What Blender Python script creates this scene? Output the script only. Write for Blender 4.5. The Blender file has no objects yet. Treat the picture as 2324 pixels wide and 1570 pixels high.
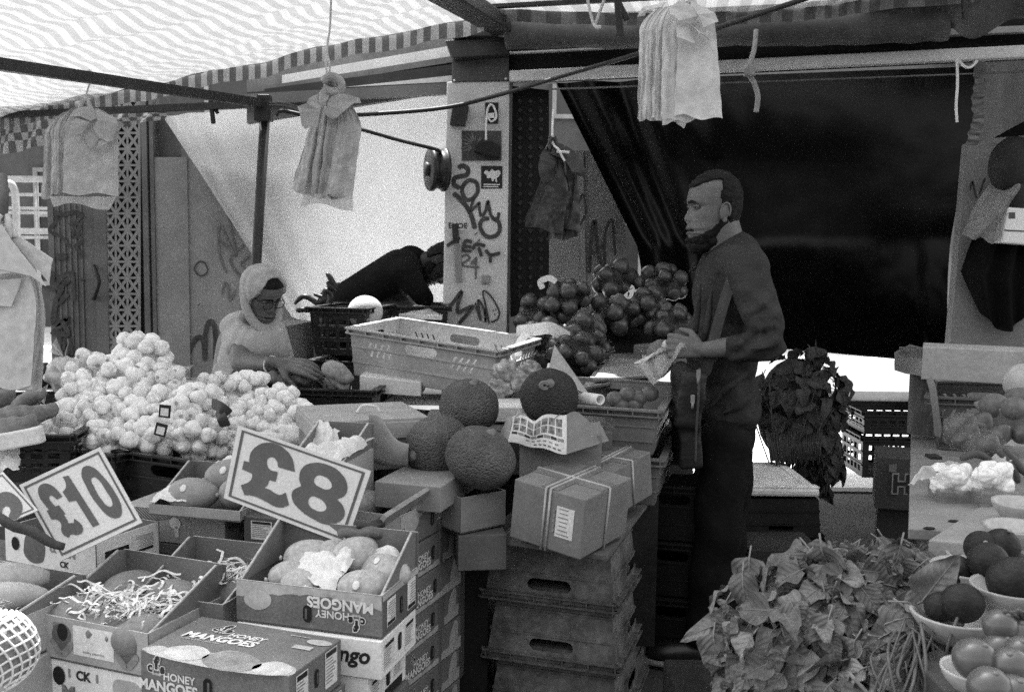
import bpy, bmesh, math, random
from mathutils import Vector as V, Matrix, Euler, noise
R = math.radians; PI = math.pi
S = bpy.context.scene; COL = S.collection
# ---------------------------------------------------------------- camera
CAM_H, PITCH, ROLL = 1.42, R(5.5), R(0.8)
cd = bpy.data.cameras.new('camera'); cam = bpy.data.objects.new('camera', cd); COL.objects.link(cam)
cd.sensor_width = 36; cd.sensor_fit = 'HORIZONTAL'; cd.lens = 35; cd.clip_start = .05; cd.clip_end = 400
CM = Matrix.Translation((0, 0, CAM_H)) @ Matrix.Rotation(PI/2 - PITCH, 4, 'X') @ Matrix.Rotation(ROLL, 4, 'Z')
cam.matrix_world = CM; S.camera = cam
cd.dof.use_dof = True; cd.dof.focus_distance = 3.0; cd.dof.aperture_fstop = 8
# ---------------------------------------------------------------- sky, sun, exposure
SUN_EL, SUN_AZ = R(64), R(-25)          # azimuth measured from +Y towards +X
w = bpy.data.worlds.new('World'); S.world = w; w.use_nodes = True
nt = w.node_tree; bg = nt.nodes['Background']
sk = nt.nodes.new('ShaderNodeTexSky'); sk.sky_type = 'NISHITA'; sk.sun_disc = False
sk.sun_elevation = SUN_EL; sk.sun_rotation = SUN_AZ; sk.dust_density = 3
bw = nt.nodes.new('ShaderNodeRGBToBW')     # black and white film
nt.links.new(sk.outputs[0], bw.inputs[0]); nt.links.new(bw.outputs[0], bg.inputs[0]); bg.inputs[1].default_value = .15
ld = bpy.data.lights.new('sun', 'SUN'); ld.energy = 3.0; ld.angle = R(0.5); ld.color = (1, 1, 1)
sun = bpy.data.objects.new('sun', ld); COL.objects.link(sun)
sd = V((math.sin(SUN_AZ)*math.cos(SUN_EL), math.cos(SUN_AZ)*math.cos(SUN_EL), math.sin(SUN_EL)))
sun.rotation_euler = sd.to_track_quat('Z', 'Y').to_euler(); sun.location = sd*20
S.view_settings.view_transform = 'Standard'; S.view_settings.look = 'None'
S.view_settings.exposure = 2.35; S.view_settings.gamma = 1
S.cycles.use_denoising = False
S.cycles.max_bounces = 8; S.cycles.transparent_max_bounces = 16; S.cycles.diffuse_bounces = 4
# ---------------------------------------------------------------- pixel -> place helpers (2324 px wide reading of the photo)
FP = 2324*35/36.0
def ray(x, y):
    return (CM.to_3x3() @ V(((x-1162)/FP, -(y-785)/FP, -1)))
C0 = V((0, 0, CAM_H))
def P(x, y, Y):
    d = ray(x, y); return C0 + d*(Y/d.y)
def G(x, y, z):
    d = ray(x, y); return C0 + d*((z-CAM_H)/d.z)
# ---------------------------------------------------------------- materials
def nd(t, k, **kw):
    n = t.nodes.new(k)
    for a, b in kw.items(): setattr(n, a, b)
    return n
_M = {}
def mat(name, v=.3, rough=.6, var=.16, scale=7, bump=.15, bs=90, spec=.35, trans=0, fine=.12, stretch=None, alpha=None, bdist=.004):
    if name in _M: return _M[name]
    m = bpy.data.materials.new(name); m.use_nodes = True; t = m.node_tree; L = t.links.new
    b = t.nodes['Principled BSDF']; out = t.nodes['Material Output']
    tc = nd(t, 'ShaderNodeTexCoord'); src = tc.outputs['Object']
    if stretch:
        mp = nd(t, 'ShaderNodeMapping'); mp.inputs['Scale'].default_value = stretch; L(src, mp.inputs[0]); src = mp.outputs[0]
    n1 = nd(t, 'ShaderNodeTexNoise'); n1.inputs['Scale'].default_value = scale; n1.inputs['Detail'].default_value = 7; n1.inputs['Roughness'].default_value = .65
    n2 = nd(t, 'ShaderNodeTexNoise'); n2.inputs['Scale'].default_value = bs; n2.inputs['Detail'].default_value = 4
    L(src, n1.inputs['Vector']); L(src, n2.inputs['Vector'])
    r1 = nd(t, 'ShaderNodeMapRange'); r1.inputs[1].default_value = .25; r1.inputs[2].default_value = .75
    r1.inputs[3].default_value = v*(1-2*var); r1.inputs[4].default_value = v*(1+2*var); L(n1.outputs[0], r1.inputs[0])
    r2 = nd(t, 'ShaderNodeMapRange'); r2.inputs[1].default_value = .3; r2.inputs[2].default_value = .7
    r2.inputs[3].default_value = 1-fine; r2.inputs[4].default_value = 1+fine; L(n2.outputs[0], r2.inputs[0])
    mu = nd(t, 'ShaderNodeMath', operation='MULTIPLY'); L(r1.outputs[0], mu.inputs[0]); L(r2.outputs[0], mu.inputs[1])
    L(mu.outputs[0], b.inputs['Base Color'])
    b.inputs['Roughness'].default_value = rough; b.inputs['Specular IOR Level'].default_value = spec
    if bump:
        bp = nd(t, 'ShaderNodeBump'); bp.inputs['Strength'].default_value = bump; bp.inputs['Distance'].default_value = bdist
        L(n2.outputs[0], bp.inputs['Height']); L(bp.outputs[0], b.inputs['Normal'])
    sh = b.outputs[0]
    if trans:
        tr = nd(t, 'ShaderNodeBsdfTranslucent'); L(mu.outputs[0], tr.inputs[0])
        mx = nd(t, 'ShaderNodeMixShader'); mx.inputs[0].default_value = trans
        L(sh, mx.inputs[1]); L(tr.outputs[0], mx.inputs[2]); sh = mx.outputs[0]
    if alpha is not None:
        tp = nd(t, 'ShaderNodeBsdfTransparent'); mx = nd(t, 'ShaderNodeMixShader'); mx.inputs[0].default_value = alpha
        L(tp.outputs[0], mx.inputs[1]); L(sh, mx.inputs[2]); sh = mx.outputs[0]
    L(sh, out.inputs[0]); _M[name] = m
    return m
def pebble(name, v, cell, depth=.5, rough=.6):         # bumpy fruit rind
    if name in _M: return _M[name]
    m = mat(name, v, rough, .22, 9, 0); t = m.node_tree; L = t.links.new; b = t.nodes['Principled BSDF']
    tc = nd(t, 'ShaderNodeTexCoord'); vo = nd(t, 'ShaderNodeTexVoronoi'); vo.inputs['Scale'].default_value = cell
    L(tc.outputs['Object'], vo.inputs['Vector'])
    iv = nd(t, 'ShaderNodeMath', operation='SUBTRACT'); iv.inputs[0].default_value = 1; L(vo.outputs['Distance'], iv.inputs[1])
    bp = nd(t, 'ShaderNodeBump'); bp.inputs['Strength'].default_value = depth; bp.inputs['Distance'].default_value = .007
    L(iv.outputs[0], bp.inputs['Height']); L(bp.outputs[0], b.inputs['Normal'])
    return m
# ---------------------------------------------------------------- mesh builder
class MB:
    def __init__(s): s.v = []; s.f = []; s.m = []; s.sm = []
    def _add(s, vs, fs, mi=0, smooth=False, X=None):
        o = len(s.v)
        s.v += [(X @ V(p)) if X else V(p) for p in vs]
        for f in fs: s.f.append([o+i for i in f]); s.m.append(mi); s.sm.append(smooth)
        return s
    def box(s, c, size, rot=None, mi=0, X=None):
        a, b, d = size[0]/2, size[1]/2, size[2]/2
        M = Matrix.Translation(c) @ (rot.to_4x4() if rot else Matrix.Identity(4))
        if X: M = X @ M
        vs = [(x, y, z) for z in (-d, d) for y in (-b, b) for x in (-a, a)]
        return s._add(vs, [(0, 2, 3, 1), (4, 5, 7, 6), (0, 1, 5, 4), (2, 6, 7, 3), (0, 4, 6, 2), (1, 3, 7, 5)], mi, False, M)
    def hexa(s, p, mi=0, X=None):      # 8 points: bottom 4 (ccw), top 4
        return s._add(p, [(3, 2, 1, 0), (4, 5, 6, 7), (0, 1, 5, 4), (1, 2, 6, 5), (2, 3, 7, 6), (3, 0, 4, 7)], mi, False, X)
    def beam(s, a, b, w, h, up=V((0, 0, 1)), mi=0):
        a, b = V(a), V(b); d = (b-a).normalized(); r = d.cross(V(up)).normalized(); u = r.cross(d)
        q = [a-r*w/2-u*h/2, a+r*w/2-u*h/2, b+r*w/2-u*h/2, b-r*w/2-u*h/2]
        return s.hexa(q + [p+u*h for p in q], mi)
    def tube(s, pts, r, n=8, mi=0, X=None, flat=1.0):
        pts = [V(p) for p in pts]; k = len(pts); rs = r if isinstance(r, (list, tuple)) else [r]*k
        vs = []; fs = []; ref = None
        for i, p in enumerate(pts):
            d = (pts[min(i+1, k-1)]-pts[max(i-1, 0)]); d = d.normalized() if d.length > 1e-9 else V((0, 0, 1))
            if ref is None: ref = V((0, 0, 1)) if abs(d.z) < .9 else V((1, 0, 0))
            a = (ref - d*ref.dot(d))
            a = a.normalized() if a.length > 1e-6 else d.orthogonal().normalized()
            ref = a; b = d.cross(a)
            vs += [p + a*(math.cos(2*PI*j/n)*rs[i]*flat) + b*(math.sin(2*PI*j/n)*rs[i]) for j in range(n)]
        for i in range(k-1):
            for j in range(n): fs.append((i*n+j, i*n+(j+1) % n, (i+1)*n+(j+1) % n, (i+1)*n+j))
        fs += [tuple(range(n))[::-1], tuple((k-1)*n+j for j in range(n))]
        return s._add(vs, fs, mi, True, X)
    def ell(s, c, r, rot=None, nu=16, nv=10, mi=0, fn=None, X=None):
        vs = []; fs = []; r = (r, r, r) if isinstance(r, (int, float)) else r
        M = Matrix.Translation(c) @ (rot.to_4x4() if rot else Matrix.Identity(4))
        if X: M = X @ M
        for i in range(nv+1):
            th = PI*i/nv
            for j in range(nu):
                ph = 2*PI*j/nu; u = V((math.sin(th)*math.cos(ph), math.sin(th)*math.sin(ph), math.cos(th)))
                k = fn(u) if fn else 1
                vs.append((u.x*r[0]*k, u.y*r[1]*k, u.z*r[2]*k))
        for i in range(nv):
            for j in range(nu): fs.append((i*nu+j, (i+1)*nu+j, (i+1)*nu+(j+1) % nu, i*nu+(j+1) % nu))
        return s._add(vs, fs, mi, True, M)
    def lathe(s, prof, n=24, X=None, mi=0, close=False):
        vs = []; fs = []; k = len(prof)
        for (r, z) in prof: vs += [(r*math.cos(2*PI*j/n), r*math.sin(2*PI*j/n), z) for j in range(n)]
        for i in range(k-1):
            for j in range(n): fs.append((i*n+j, i*n+(j+1) % n, (i+1)*n+(j+1) % n, (i+1)*n+j))
        return s._add(vs, fs, mi, True, X)
    def grid(s, fn, nu, nv, mi=0, smooth=True, mf=None):
        o = len(s.v); s.v += [V(fn(i/nu, j/nv)) for j in range(nv+1) for i in range(nu+1)]
        for j in range(nv):
            for i in range(nu):
                a = o+j*(nu+1)+i; s.f.append([a, a+1, a+nu+2, a+nu+1]); s.m.append(mf(i, j) if mf else mi); s.sm.append(smooth)
        return s
    def poly(s, pts, mi=0, X=None): return s._add(pts, [tuple(range(len(pts)))], mi, False, X)
    def prism(s, pts2, t, X=None, mi=0):    # outline in xy, thickness along z
        n = len(pts2); vs = [(x, y, 0) for x, y in pts2] + [(x, y, t) for x, y in pts2]
        fs = [tuple(range(n))[::-1], tuple(range(n, 2*n))] + [(i, (i+1) % n, n+(i+1) % n, n+i) for i in range(n)]
        return s._add(vs, fs, mi, False, X)
    def cap(s, p0, r0, p1, r1, n=14, mi=0):   # round cone
        p0, p1 = V(p0), V(p1); s.ell(p0, r0, None, n, n//2+2, mi); s.ell(p1, r1, None, n, n//2+2, mi)
        return s.tube([p0, p1], [r0, r1], n, mi)
    def mesh(s, me, X, mi=0):
        return s._add([v.co.copy() for v in me.vertices], [tuple(p.vertices) for p in me.polygons], mi, False, X)
    def data(s, name, mats, inv=None, auto=None):
        me = bpy.data.meshes.new(name)
        me.from_pydata([tuple(inv @ p) if inv else tuple(p) for p in s.v], [], s.f)
        for m in (mats if isinstance(mats, (list, tuple)) else [mats]): me.materials.append(m)
        me.polygons.foreach_set('material_index', s.m); me.polygons.foreach_set('use_smooth', s.sm); me.update()
        return me
def chainM(o):
    M = Matrix.Identity(4)
    while o: M = o.matrix_basis @ M; o = o.parent
    return M
def part(T, name, mb, mats, local=False, label=None, bevel=0):
    inv = None if local else chainM(T).inverted()
    o = bpy.data.objects.new(name, mb.data(name, mats, inv)); COL.objects.link(o); o.parent = T
    if label: o['label'] = label
    if bevel: addbevel(o, bevel)
    return o
def addbevel(o, b):
    m = o.modifiers.new('bevel', 'BEVEL'); m.width = b; m.segments = 2; m.limit_method = 'ANGLE'; m.angle_limit = R(40)
def tag(o, label, cat, group=None, kind=None):
    if kind: o['kind'] = kind
    if label: o['label'] = label
    if cat: o['category'] = cat
    if group: o['group'] = group
    return o
def thing(name, label, cat, loc=(0, 0, 0), rz=0, group=None, rot=None):
    o = bpy.data.objects.new(name, None); COL.objects.link(o); o.location = loc; o.empty_display_size = .05
    if rot: o.rotation_euler = rot
    else: o.rotation_euler = (0, 0, rz)
    return tag(o, label, cat, group)
def solo(name, mb, mats, label, cat, group=None, kind=None, bevel=0):
    n = len(mb.v); c = V((sum(p.x for p in mb.v)/n, sum(p.y for p in mb.v)/n, min(p.z for p in mb.v)))
    o = bpy.data.objects.new(name, mb.data(name, mats, Matrix.Translation(-c))); COL.objects.link(o); o.location = c
    if bevel: addbevel(o, bevel)
    return tag(o, label, cat, group, kind)
def struct(name, mb, mats): return solo(name, mb, mats, None, None, None, 'structure')
def bake(mb, mods):       # run modifiers on a throw-away object, give back an MB
    me = mb.data('tmp', [mat('tmp')]); o = bpy.data.objects.new('tmp', me); COL.objects.link(o)
    for k, kw in mods:
        m = o.modifiers.new(k, k)
        for a, b in kw.items(): setattr(m, a, b)
    dg = bpy.context.evaluated_depsgraph_get(); e = o.evaluated_get(dg); m2 = e.to_mesh(); r = MB()
    r.v = [v.co.copy() for v in m2.vertices]; r.f = [list(p.vertices) for p in m2.polygons]; r.m = [0]*len(r.f); r.sm = [True]*len(r.f)
    e.to_mesh_clear(); bpy.data.objects.remove(o); bpy.data.meshes.remove(me)
    return r
def weld(mb, vox, it=6, fac=.5):   # fuse overlapping blobs into one skin
    return bake(mb, [('REMESH', dict(mode='VOXEL', voxel_size=vox)), ('SMOOTH', dict(factor=fac, iterations=it))])
_T = {}
def text_mesh(s, bold=.02, shear=0, space=1):
    k = (s, bold, shear, space)
    if k in _T: return _T[k]
    c = bpy.data.curves.new('txt', 'FONT'); c.body = s; c.offset = bold; c.shear = shear; c.space_character = space; c.resolution_u = 3
    c.align_x = 'CENTER'; c.align_y = 'CENTER'
    o = bpy.data.objects.new('txt', c); COL.objects.link(o)
    dg = bpy.context.evaluated_depsgraph_get(); me = bpy.data.meshes.new_from_object(o.evaluated_get(dg)); bpy.data.objects.remove(o)
    _T[k] = me; return me
def shape_mesh(loops, smooth=True, ext=0):   # filled outline with holes; loops of (x,y)
    c = bpy.data.curves.new('shp', 'CURVE'); c.dimensions = '2D'; c.fill_mode = 'BOTH'; c.extrude = ext; c.resolution_u = 6
    for lp in loops:
        if smooth:
            sp = c.splines.new('BEZIER'); sp.bezier_points.add(len(lp)-1)
            for b, q in zip(sp.bezier_points, lp):
                b.co = (q[0], q[1], 0); h = 'VECTOR' if len(q) > 2 else 'AUTO'; b.handle_left_type = b.handle_right_type = h
        else:
            sp = c.splines.new('POLY'); sp.points.add(len(lp)-1)
            for b, q in zip(sp.points, lp): b.co = (q[0], q[1], 0, 1)
        sp.use_cyclic_u = True
    o = bpy.data.objects.new('shp', c); COL.objects.link(o)
    dg = bpy.context.evaluated_depsgraph_get(); me = bpy.data.meshes.new_from_object(o.evaluated_get(dg)); bpy.data.objects.remove(o)
    return me
def frame3(o, u, v):       # matrix from an origin and two in-plane directions
    u = V(u).normalized(); v = V(v); n = u.cross(v).normalized(); v = n.cross(u)
    M = Matrix.Identity(4)
    for i in range(3): M[i][0], M[i][1], M[i][2], M[i][3] = u[i], v[i], n[i], o[i]
    return M
def spline(pts, k=8):      # Catmull-Rom through points
    pts = [V(p) for p in pts]; out = []
    for i in range(len(pts)-1):
        a, b, c, d = pts[max(i-1, 0)], pts[i], pts[i+1], pts[min(i+2, len(pts)-1)]
        for j in range(k):
            t = j/k; out.append(.5*((2*b) + (c-a)*t + (2*a-5*b+4*c-d)*t*t + (3*b-a-3*c+d)*t**3))
    return out + [pts[-1]]
def rnd(s): return random.Random(s)
def ns(p, f=1.0, seed=0): return noise.noise(V((p[0]*f+seed*7.3, p[1]*f+seed*3.1, p[2]*f-seed*5.7)))
def lerp(a, b, t): return a+(b-a)*t
# ================================================================ setting
def slab(mb, pts, dep, mi=0, dirn=V((0, 1, 0))):      # polygon of 3D points given thickness away from the viewer
    n = len(pts); a = [V(p) for p in pts]; b = [p + dirn*dep for p in a]
    mb._add(a+b, [tuple(range(n)), tuple(range(n, 2*n))[::-1]] + [(i, n+i, n+(i+1) % n, (i+1) % n) for i in range(n)], mi)
    return mb
def px(pts, Y): return [P(p[0], p[1], p[2] if len(p) > 2 else Y) for p in pts]
def ribbon(mb, pts, wd, nrm, mi=0, k=5, curve=True):
    pts = spline(pts, k) if curve else [V(p) for p in pts]; vs = []; fs = []; n = len(pts)
    for i, p in enumerate(pts):
        t = (pts[min(i+1, n-1)]-pts[max(i-1, 0)]).normalized(); s = V(nrm).cross(t).normalized()
        q = wd*(1 if 0 < i < n-1 else .7)/2
        vs += [p+s*q, p-s*q]
    for i in range(n-1): fs.append((2*i, 2*i+1, 2*i+3, 2*i+2))
    return mb._add(vs, fs, mi, False)
NY = V((0, -1, 0))
def graffiti(mb, Y, strokes, mi=0):
    for i, (wd, pts) in enumerate(strokes): ribbon(mb, [P(x, y, Y-.003-.0006*i) for x, y in pts], wd*.72, NY, mi)
asph = mat('asphalt', .055, .85, .3, 1.5, .5, 60, bdist=.01)
pave = mat('sunlit_paving', .5, .8, .2, 1.2, .3, 30, bdist=.01)
metal_d = mat('dark_steel', .028, .5, .2, 10, .1)
blackp = mat('black_plastic', .018, .42, .3, 14, .2, 120, spec=.4)
panel_l = mat('grey_painted_metal', .24, .55, .22, 2.2, .1, 120)
panel_m = mat('mid_grey_metal', .13, .55, .25, 2.5, .12, 100)
panel_d = mat('dark_grey_metal', .07, .5, .2, 4, .1)
ink = mat('marker_ink', .05, .5, .35, 30, 0)
ink2 = mat('faded_ink', .14, .6, .3, 30, 0)
white = mat('white_paint', .72, .5, .1, 6, .1)
paper = mat('white_paper', .7, .7, .08, 20, .1, 150)
card = mat('cardboard', .25, .8, .12, 9, .12, 180, stretch=(1, 1, 3))
cardl = mat('light_cardboard', .36, .8, .1, 9, .12, 180)
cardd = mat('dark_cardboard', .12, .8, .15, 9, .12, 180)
twine = mat('twine', .6, .9, .1, 30, .3, 400)

g = MB(); g.grid(lambda u, v: V((lerp(-40, 40, u), lerp(-8, 5.93, v), 0)), 40, 30); struct('ground', g, asph)
g = MB(); g.grid(lambda u, v: V((lerp(-40, 40, u), lerp(5.93, 60, v), .0)), 40, 60); struct('pavement', g, pave)  # same ground, paler past the shade line: sunlight put into its colour
g = MB(); g.beam((-40, 5.9, .006), (40, 5.9, .006), .1, .012); struct('kerb_strip', g, panel_m)
g = MB(); g.beam((-40, 9.7, .05), (40, 9.7, .05), .16, .1); struct('kerb_strip', g, mat('kerb_stone', .16, .8)); g = MB(); g.grid(lambda u, v: V((lerp(-40, 40, u), lerp(9.8, 13.5, v), .004)), 20, 4); struct('road', g, mat('road_surface', .16, .85, .2, 2, .3))

# ---- striped canopy of the left stall
cl_l = mat('canopy_white', .75, .6, .04, 12, .06, 200, trans=.13, fine=.05)
cl_d = mat('canopy_stripe', .42, .6, .06, 12, .06, 200, trans=.185, fine=.05)
RR, RL = P(1092, 30, 4.15), P(-190, 308, 5.25)
RL.z -= 0
FL, FR = P(-1300, 60, 3.3), P(600, -250, 2.45)
def canopy_pt(u, v):                     # u along hem (right to left), v from hem to front
    a = RR.lerp(RL, u); b = FR.lerp(FL, u); p = a.lerp(b, v)
    p.z -= .07*math.sin(PI*min(1, v*1.1))*math.sin(PI*u)
    p.z += .018*ns((u*9, v*13, 0), 1, 1) + .009*ns((u*26, v*22, 0), 1, 2) + .016*math.sin(v*38+u*8)*ns((u*5, v*3, 1))
    p.x += .03*ns((u*4, v*9, 3), 1, 3); p.y += .012*ns((u*5, v*16, 5), 1, 6) + .01*ns((u*12, v*34, 2), 1, 8); p.z += .009*ns((u*7, v*30, 4), 1, 7)
    p.z -= .035*max(0, 1-abs(v-.2-.15*math.sin(u*3))/.03)*(1 if .25 < u < 1 else 0)*.6
    return p
cano = thing('market_awning', 'striped translucent cloth awning stretched over the left stall', 'awning', RR.lerp(FL, .5))
NS = 98
c = MB(); c.grid(canopy_pt, NS*2, 110, mf=lambda i, j: (i//2) % 2)
part(cano, 'cloth', c, [cl_l, cl_d])
def hem_pt(u, v):
    a = RR.lerp(RL, u)
    return canopy_pt(u, 0) + V((.0, .012*math.sin(u*60)+.01, -.062*v)) + V((.01*ns((u*20, 0, 0)), 0, 0))
h = MB(); h.grid(hem_pt, NS*2, 2, mf=lambda i, j: (i//2) % 2)
part(cano, 'hem', h, [mat('hem_light', .42, .7, .08, 12, .1, trans=.04), mat('hem_dark', .14, .7, .1, 12, .1)])  # darker than the cloth: doubled layer and shade put into the hem colour
def val_pt(u, v):
    t = P(-70, 284, 5.16).lerp(P(372, 248, 4.86), u); d = lerp(.2, .04, u**.8)
    return t + V((0, .02+.02*math.sin(u*44+v*3), -d*v))
h = MB(); h.grid(val_pt, 68, 8, mf=lambda i, j: ((i//2)+(1 if j in (3, 4) else 0)) % 2)
part(cano, 'valance', h, [mat('valance_light', .5, .7, .1, 12, .1, trans=.14), mat('valance_dark', .16, .7, .1, 12, .1, trans=.1)])
# ---- frame of the left stall
CO = P(603, 236, 4.5); base = CO + (P(581, 612, 4.5)-CO)*(CO.z/(CO.z-P(581, 612, 4.5).z))
fr = thing('stall_frame', 'dark steel tube frame holding up the striped awning', 'stall frame', (base.x, base.y, 0))
m = MB(); m.tube([base, CO], .023, 12); part(fr, 'post', m, metal_d)
m = MB(); m.beam(P(-150, 124, 2.75), CO, .034, .036); part(fr, 'side_rail', m, metal_d)
m = MB(); m.beam(P(-90, 266, 5.15), CO, .034, .03); part(fr, 'rear_rail', m, metal_d)
m = MB(); m.box(CO+V((-.005, -.02, -.035)), (.075, .06, .09)); m.box(CO+V((.0, -.02, .02)), (.06, .05, .03)); part(fr, 'corner_bracket', m, metal_d, bevel=.006)
# ---- second canopy, over the right stall (only its rear edge shows, the rest is shaped to keep sun off)
c = MB()
q = [P(1105, 20, 4.27), P(1400, 30, 4.2), P(1600, 29, 4.15), P(1850, 16, 4.05), P(2060, -12, 4.0), P(2600, -50, 3.9)]
qq = spline(q, 10)
def can2(u, v):
    i = u*(len(qq)-1); k = min(int(i), len(qq)-2); a = qq[k].lerp(qq[k+1], i-k)
    b = V((lerp(-1.2, 3.0, u), 2.2, 2.8)); p = a.lerp(b, v); p.z -= .05*math.sin(PI*v); return p
c.grid(can2, 100, 12, mf=lambda i, j: (i//2) % 2)
def can2h(u, v): return can2(u, 0) + V((0, .01*math.sin(u*70), -.05*v))
cl_l = mat('canopy_white'); c2 = thing('market_awning', 'checked cloth edge of the second awning over the right stall', 'awning', (1.6, 2.6, 2.6))
part(c2, 'cloth', c, [cl_l, cl_d])
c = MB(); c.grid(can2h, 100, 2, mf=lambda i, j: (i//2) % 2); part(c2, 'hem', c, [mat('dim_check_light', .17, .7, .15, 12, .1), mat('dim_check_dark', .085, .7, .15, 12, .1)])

# ---- kiosk on the right: corner column, fascia, beams, roof, side wall
kio = thing('market_kiosk', 'metal market kiosk with graffitied corner column and white beams', 'kiosk', (.6, 4.8, 0))
YC = 4.7
ct, cb = px([(1014, 186), (1157, 184)], YC), px([(1004, 760), (1150, 760)], YC)
tb = [ct[i] + (cb[i]-ct[i])*(ct[i].z/(ct[i].z-cb[i].z)) for i in (0, 1)]
m = MB(); slab(m, [tb[0], tb[1], ct[1], ct[0]], .22); m.box(((tb[1]+ct[1])/2)+V((.006, .11, 0)), (.014, .215, 2.2), mi=1)
col = part(kio, 'column', m, [mat('column_paint', .56, .5, .16, 3, .08, 120), panel_d], bevel=.006)
m = MB(); slab(m, px([(1025, 186), (1156, 183), (1154, 122), (1026, 130)], YC-.012), .2); part(kio, 'column_plate', m, panel_d, bevel=.004)
m = MB(); slab(m, px([(1010, 92), (1150, 84), (1157, 123), (1028, 132)], YC-.1), .3); m.box(P(1080, 80, YC-.05), (.2, .2, .05)); part(kio, 'column_head', m, metal_d, bevel=.004)
m = MB(); slab(m, px([(1027, 60), (1140, 50), (1142, 95), (1027, 98)], YC+.02), .2); part(kio, 'upper_post', m, mat('dull_metal', .05, .5), bevel=.004)
m = MB()
for x, y in ((1031, 183), (1148, 179), (1145, 46)): m.ell(P(x, y, YC-.016), .006 if y > 100 else .012, None, 10, 6)
part(kio, 'bolt', m, white)
def bar(T, name, a, b, w_, h_, mt): m = MB(); m.beam(a, b, w_, h_); return part(T, name, m, mt, bevel=min(w_, h_)*.12)
wb = mat('white_beam', .62, .5, .1, 3, .1)
bar(kio, 'white_beam', P(1158, 175, 4.7), P(2460, 112, 4.12), .05, .05, wb)
bar(kio, 'white_beam', P(1640, 97, 4.55), P(2460, 62, 4.15), .04, .027, mat('grey_beam', .36, .5))
bar(kio, 'white_beam', P(1150, 122, 4.72), P(1420, 108, 4.6), .03, .008, wb)
m = MB(); slab(m, [P(1152, 108, 4.74), P(1156, 172, 4.74), P(2460, 108, 4.2), P(2460, 40, 4.2), P(1152, 60, 4.74)][::-1], .25); part(kio, 'dark_gap_box', m, mat('black_gap', .012, .6, spec=.15))  # box added for the dark gap between beams, shade in its colour
m = MB(); slab(m, [V((.02, 4.45, 2.74)), V((.1, 7.6, 2.66)), V((3.6, 7.6, 2.66)), V((3.6, 3.5, 2.74))], .06, 0, V((0, 0, 1))); part(kio, 'shade_roof', m, metal_d)  # unseen, added and extended to keep sun out of the stall
bar(kio, 'roof_beam', P(985, -34, 3.1), P(1146, 66, 4.62), .11, .06, metal_d)
bar(kio, 'roof_beam', P(1110, 16, 4.2), P(1900, -28, 3.7), .03, .016, metal_d)
# rolled shutter canvas under the canopy
def rollp(T, name, pts, rs, mt):
    sp = spline(pts, 12); n = len(sp); m = MB(); rr = []
    for i in range(n): rr.append(lerp(rs[0], rs[1], i/(n-1))*(1+.1*ns((i*.31, 2, 0))))
    m.tube(sp, rr, 16)
    for v in m.v: v += V((.008*ns(v, 9), .008*ns(v, 14, 2), .012*ns(v, 7, 3)))
    return part(T, name, m, mt)
canvas = mat('grey_canvas', .1, .7, .25, 5, .25, 60)
rollp(kio, 'rolled_canvas', [P(1152, 66, 4.5), P(1400, 66, 4.42), P(1700, 58, 4.3), P(2000, 52, 4.2), P(2150, 44, 4.15)], (.085, .085), canvas)
def sag(u, v):
    a = P(1960, -30, 4.05).lerp(P(2480, -60, 3.85), u); b = P(1960, 30, 4.15).lerp(P(2480, 62, 4.0), u)
    p = a.lerp(b, v); p.z += .05*math.sin(u*9)*v - .03*math.sin(u*17)*v; p.y -= .06*math.sin(PI*v)*(1+math.sin(u*11)*.6); return p
m = MB(); m.grid(sag, 40, 12); part(kio, 'sagging_canvas', m, canvas)
# rear fascia between awning hem and column
m = MB()
for (y0a, y0b, y1a, y1b, k, Y) in ((96, 170, 84, 58, 1, 5.0), (135, 200, 103, 72, 0, 4.95), (156, 214, 134, 118, 3, 5.0), (178, 225, 145, 132, 2, 4.97), (196, 232, 165, 178, 1, 5.0), (204, 240, 181, 184, 0, 4.95)):
    pass
F = [((560, 205), (1030, 130), 150, 2), ((640, 186), (1030, 118), 30, 3), ((600, 203), (1030, 134), 14, 2), ((600, 214), (1030, 158), 24, 0), ((600, 225), (1030, 178), 14, 3), ((560, 212), (1030, 188), 5, 0), ((520, 228), (1030, 200), 25, 1)]
for k, (a, b, t, mi) in enumerate(F):
    Y = 5.02 - .012*k
    slab(m, [P(a[0], a[1]-t/2, Y), P(b[0], b[1]-t/2, Y), P(b[0], b[1]+t/2, Y), P(a[0], a[1]+t/2, Y)][::-1], .05, mi)
part(kio, 'rear_fascia', m, [metal_d, panel_m, mat('fascia_grey', .16), wb])
# right-hand side wall of the kiosk
m = MB(); a, b = P(2196, 326, 4.55), P(2155, 800, 4.55); bb = b+(b-a)*((b.z)/(a.z-b.z))
slab(m, [bb, bb+V((1.2, -.25, 0)), V((a.x+1.2, a.y-.25, a.z)), a], .06); 
part(kio, 'side_wall', m, mat('side_wall_paint', .2, .55, .12, 3, .1))
m = MB(); slab(m, [V((3.0, 4.3, 0)), V((3.1, 7.6, 0)), V((3.1, 7.6, 2.7)), V((3.0, 4.3, 2.7))], .05, 0, V((1, 0, 0))); part(kio, 'end_wall', m, panel_d)
m = MB(); graffiti(m, 4.5, [(.014, [(2202, 432), (2207, 412), (2213, 440), (2218, 450)]), (.014, [(2222, 442), (2230, 420), (2236, 404)])]); part(kio, 'graffiti', m, ink)
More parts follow.
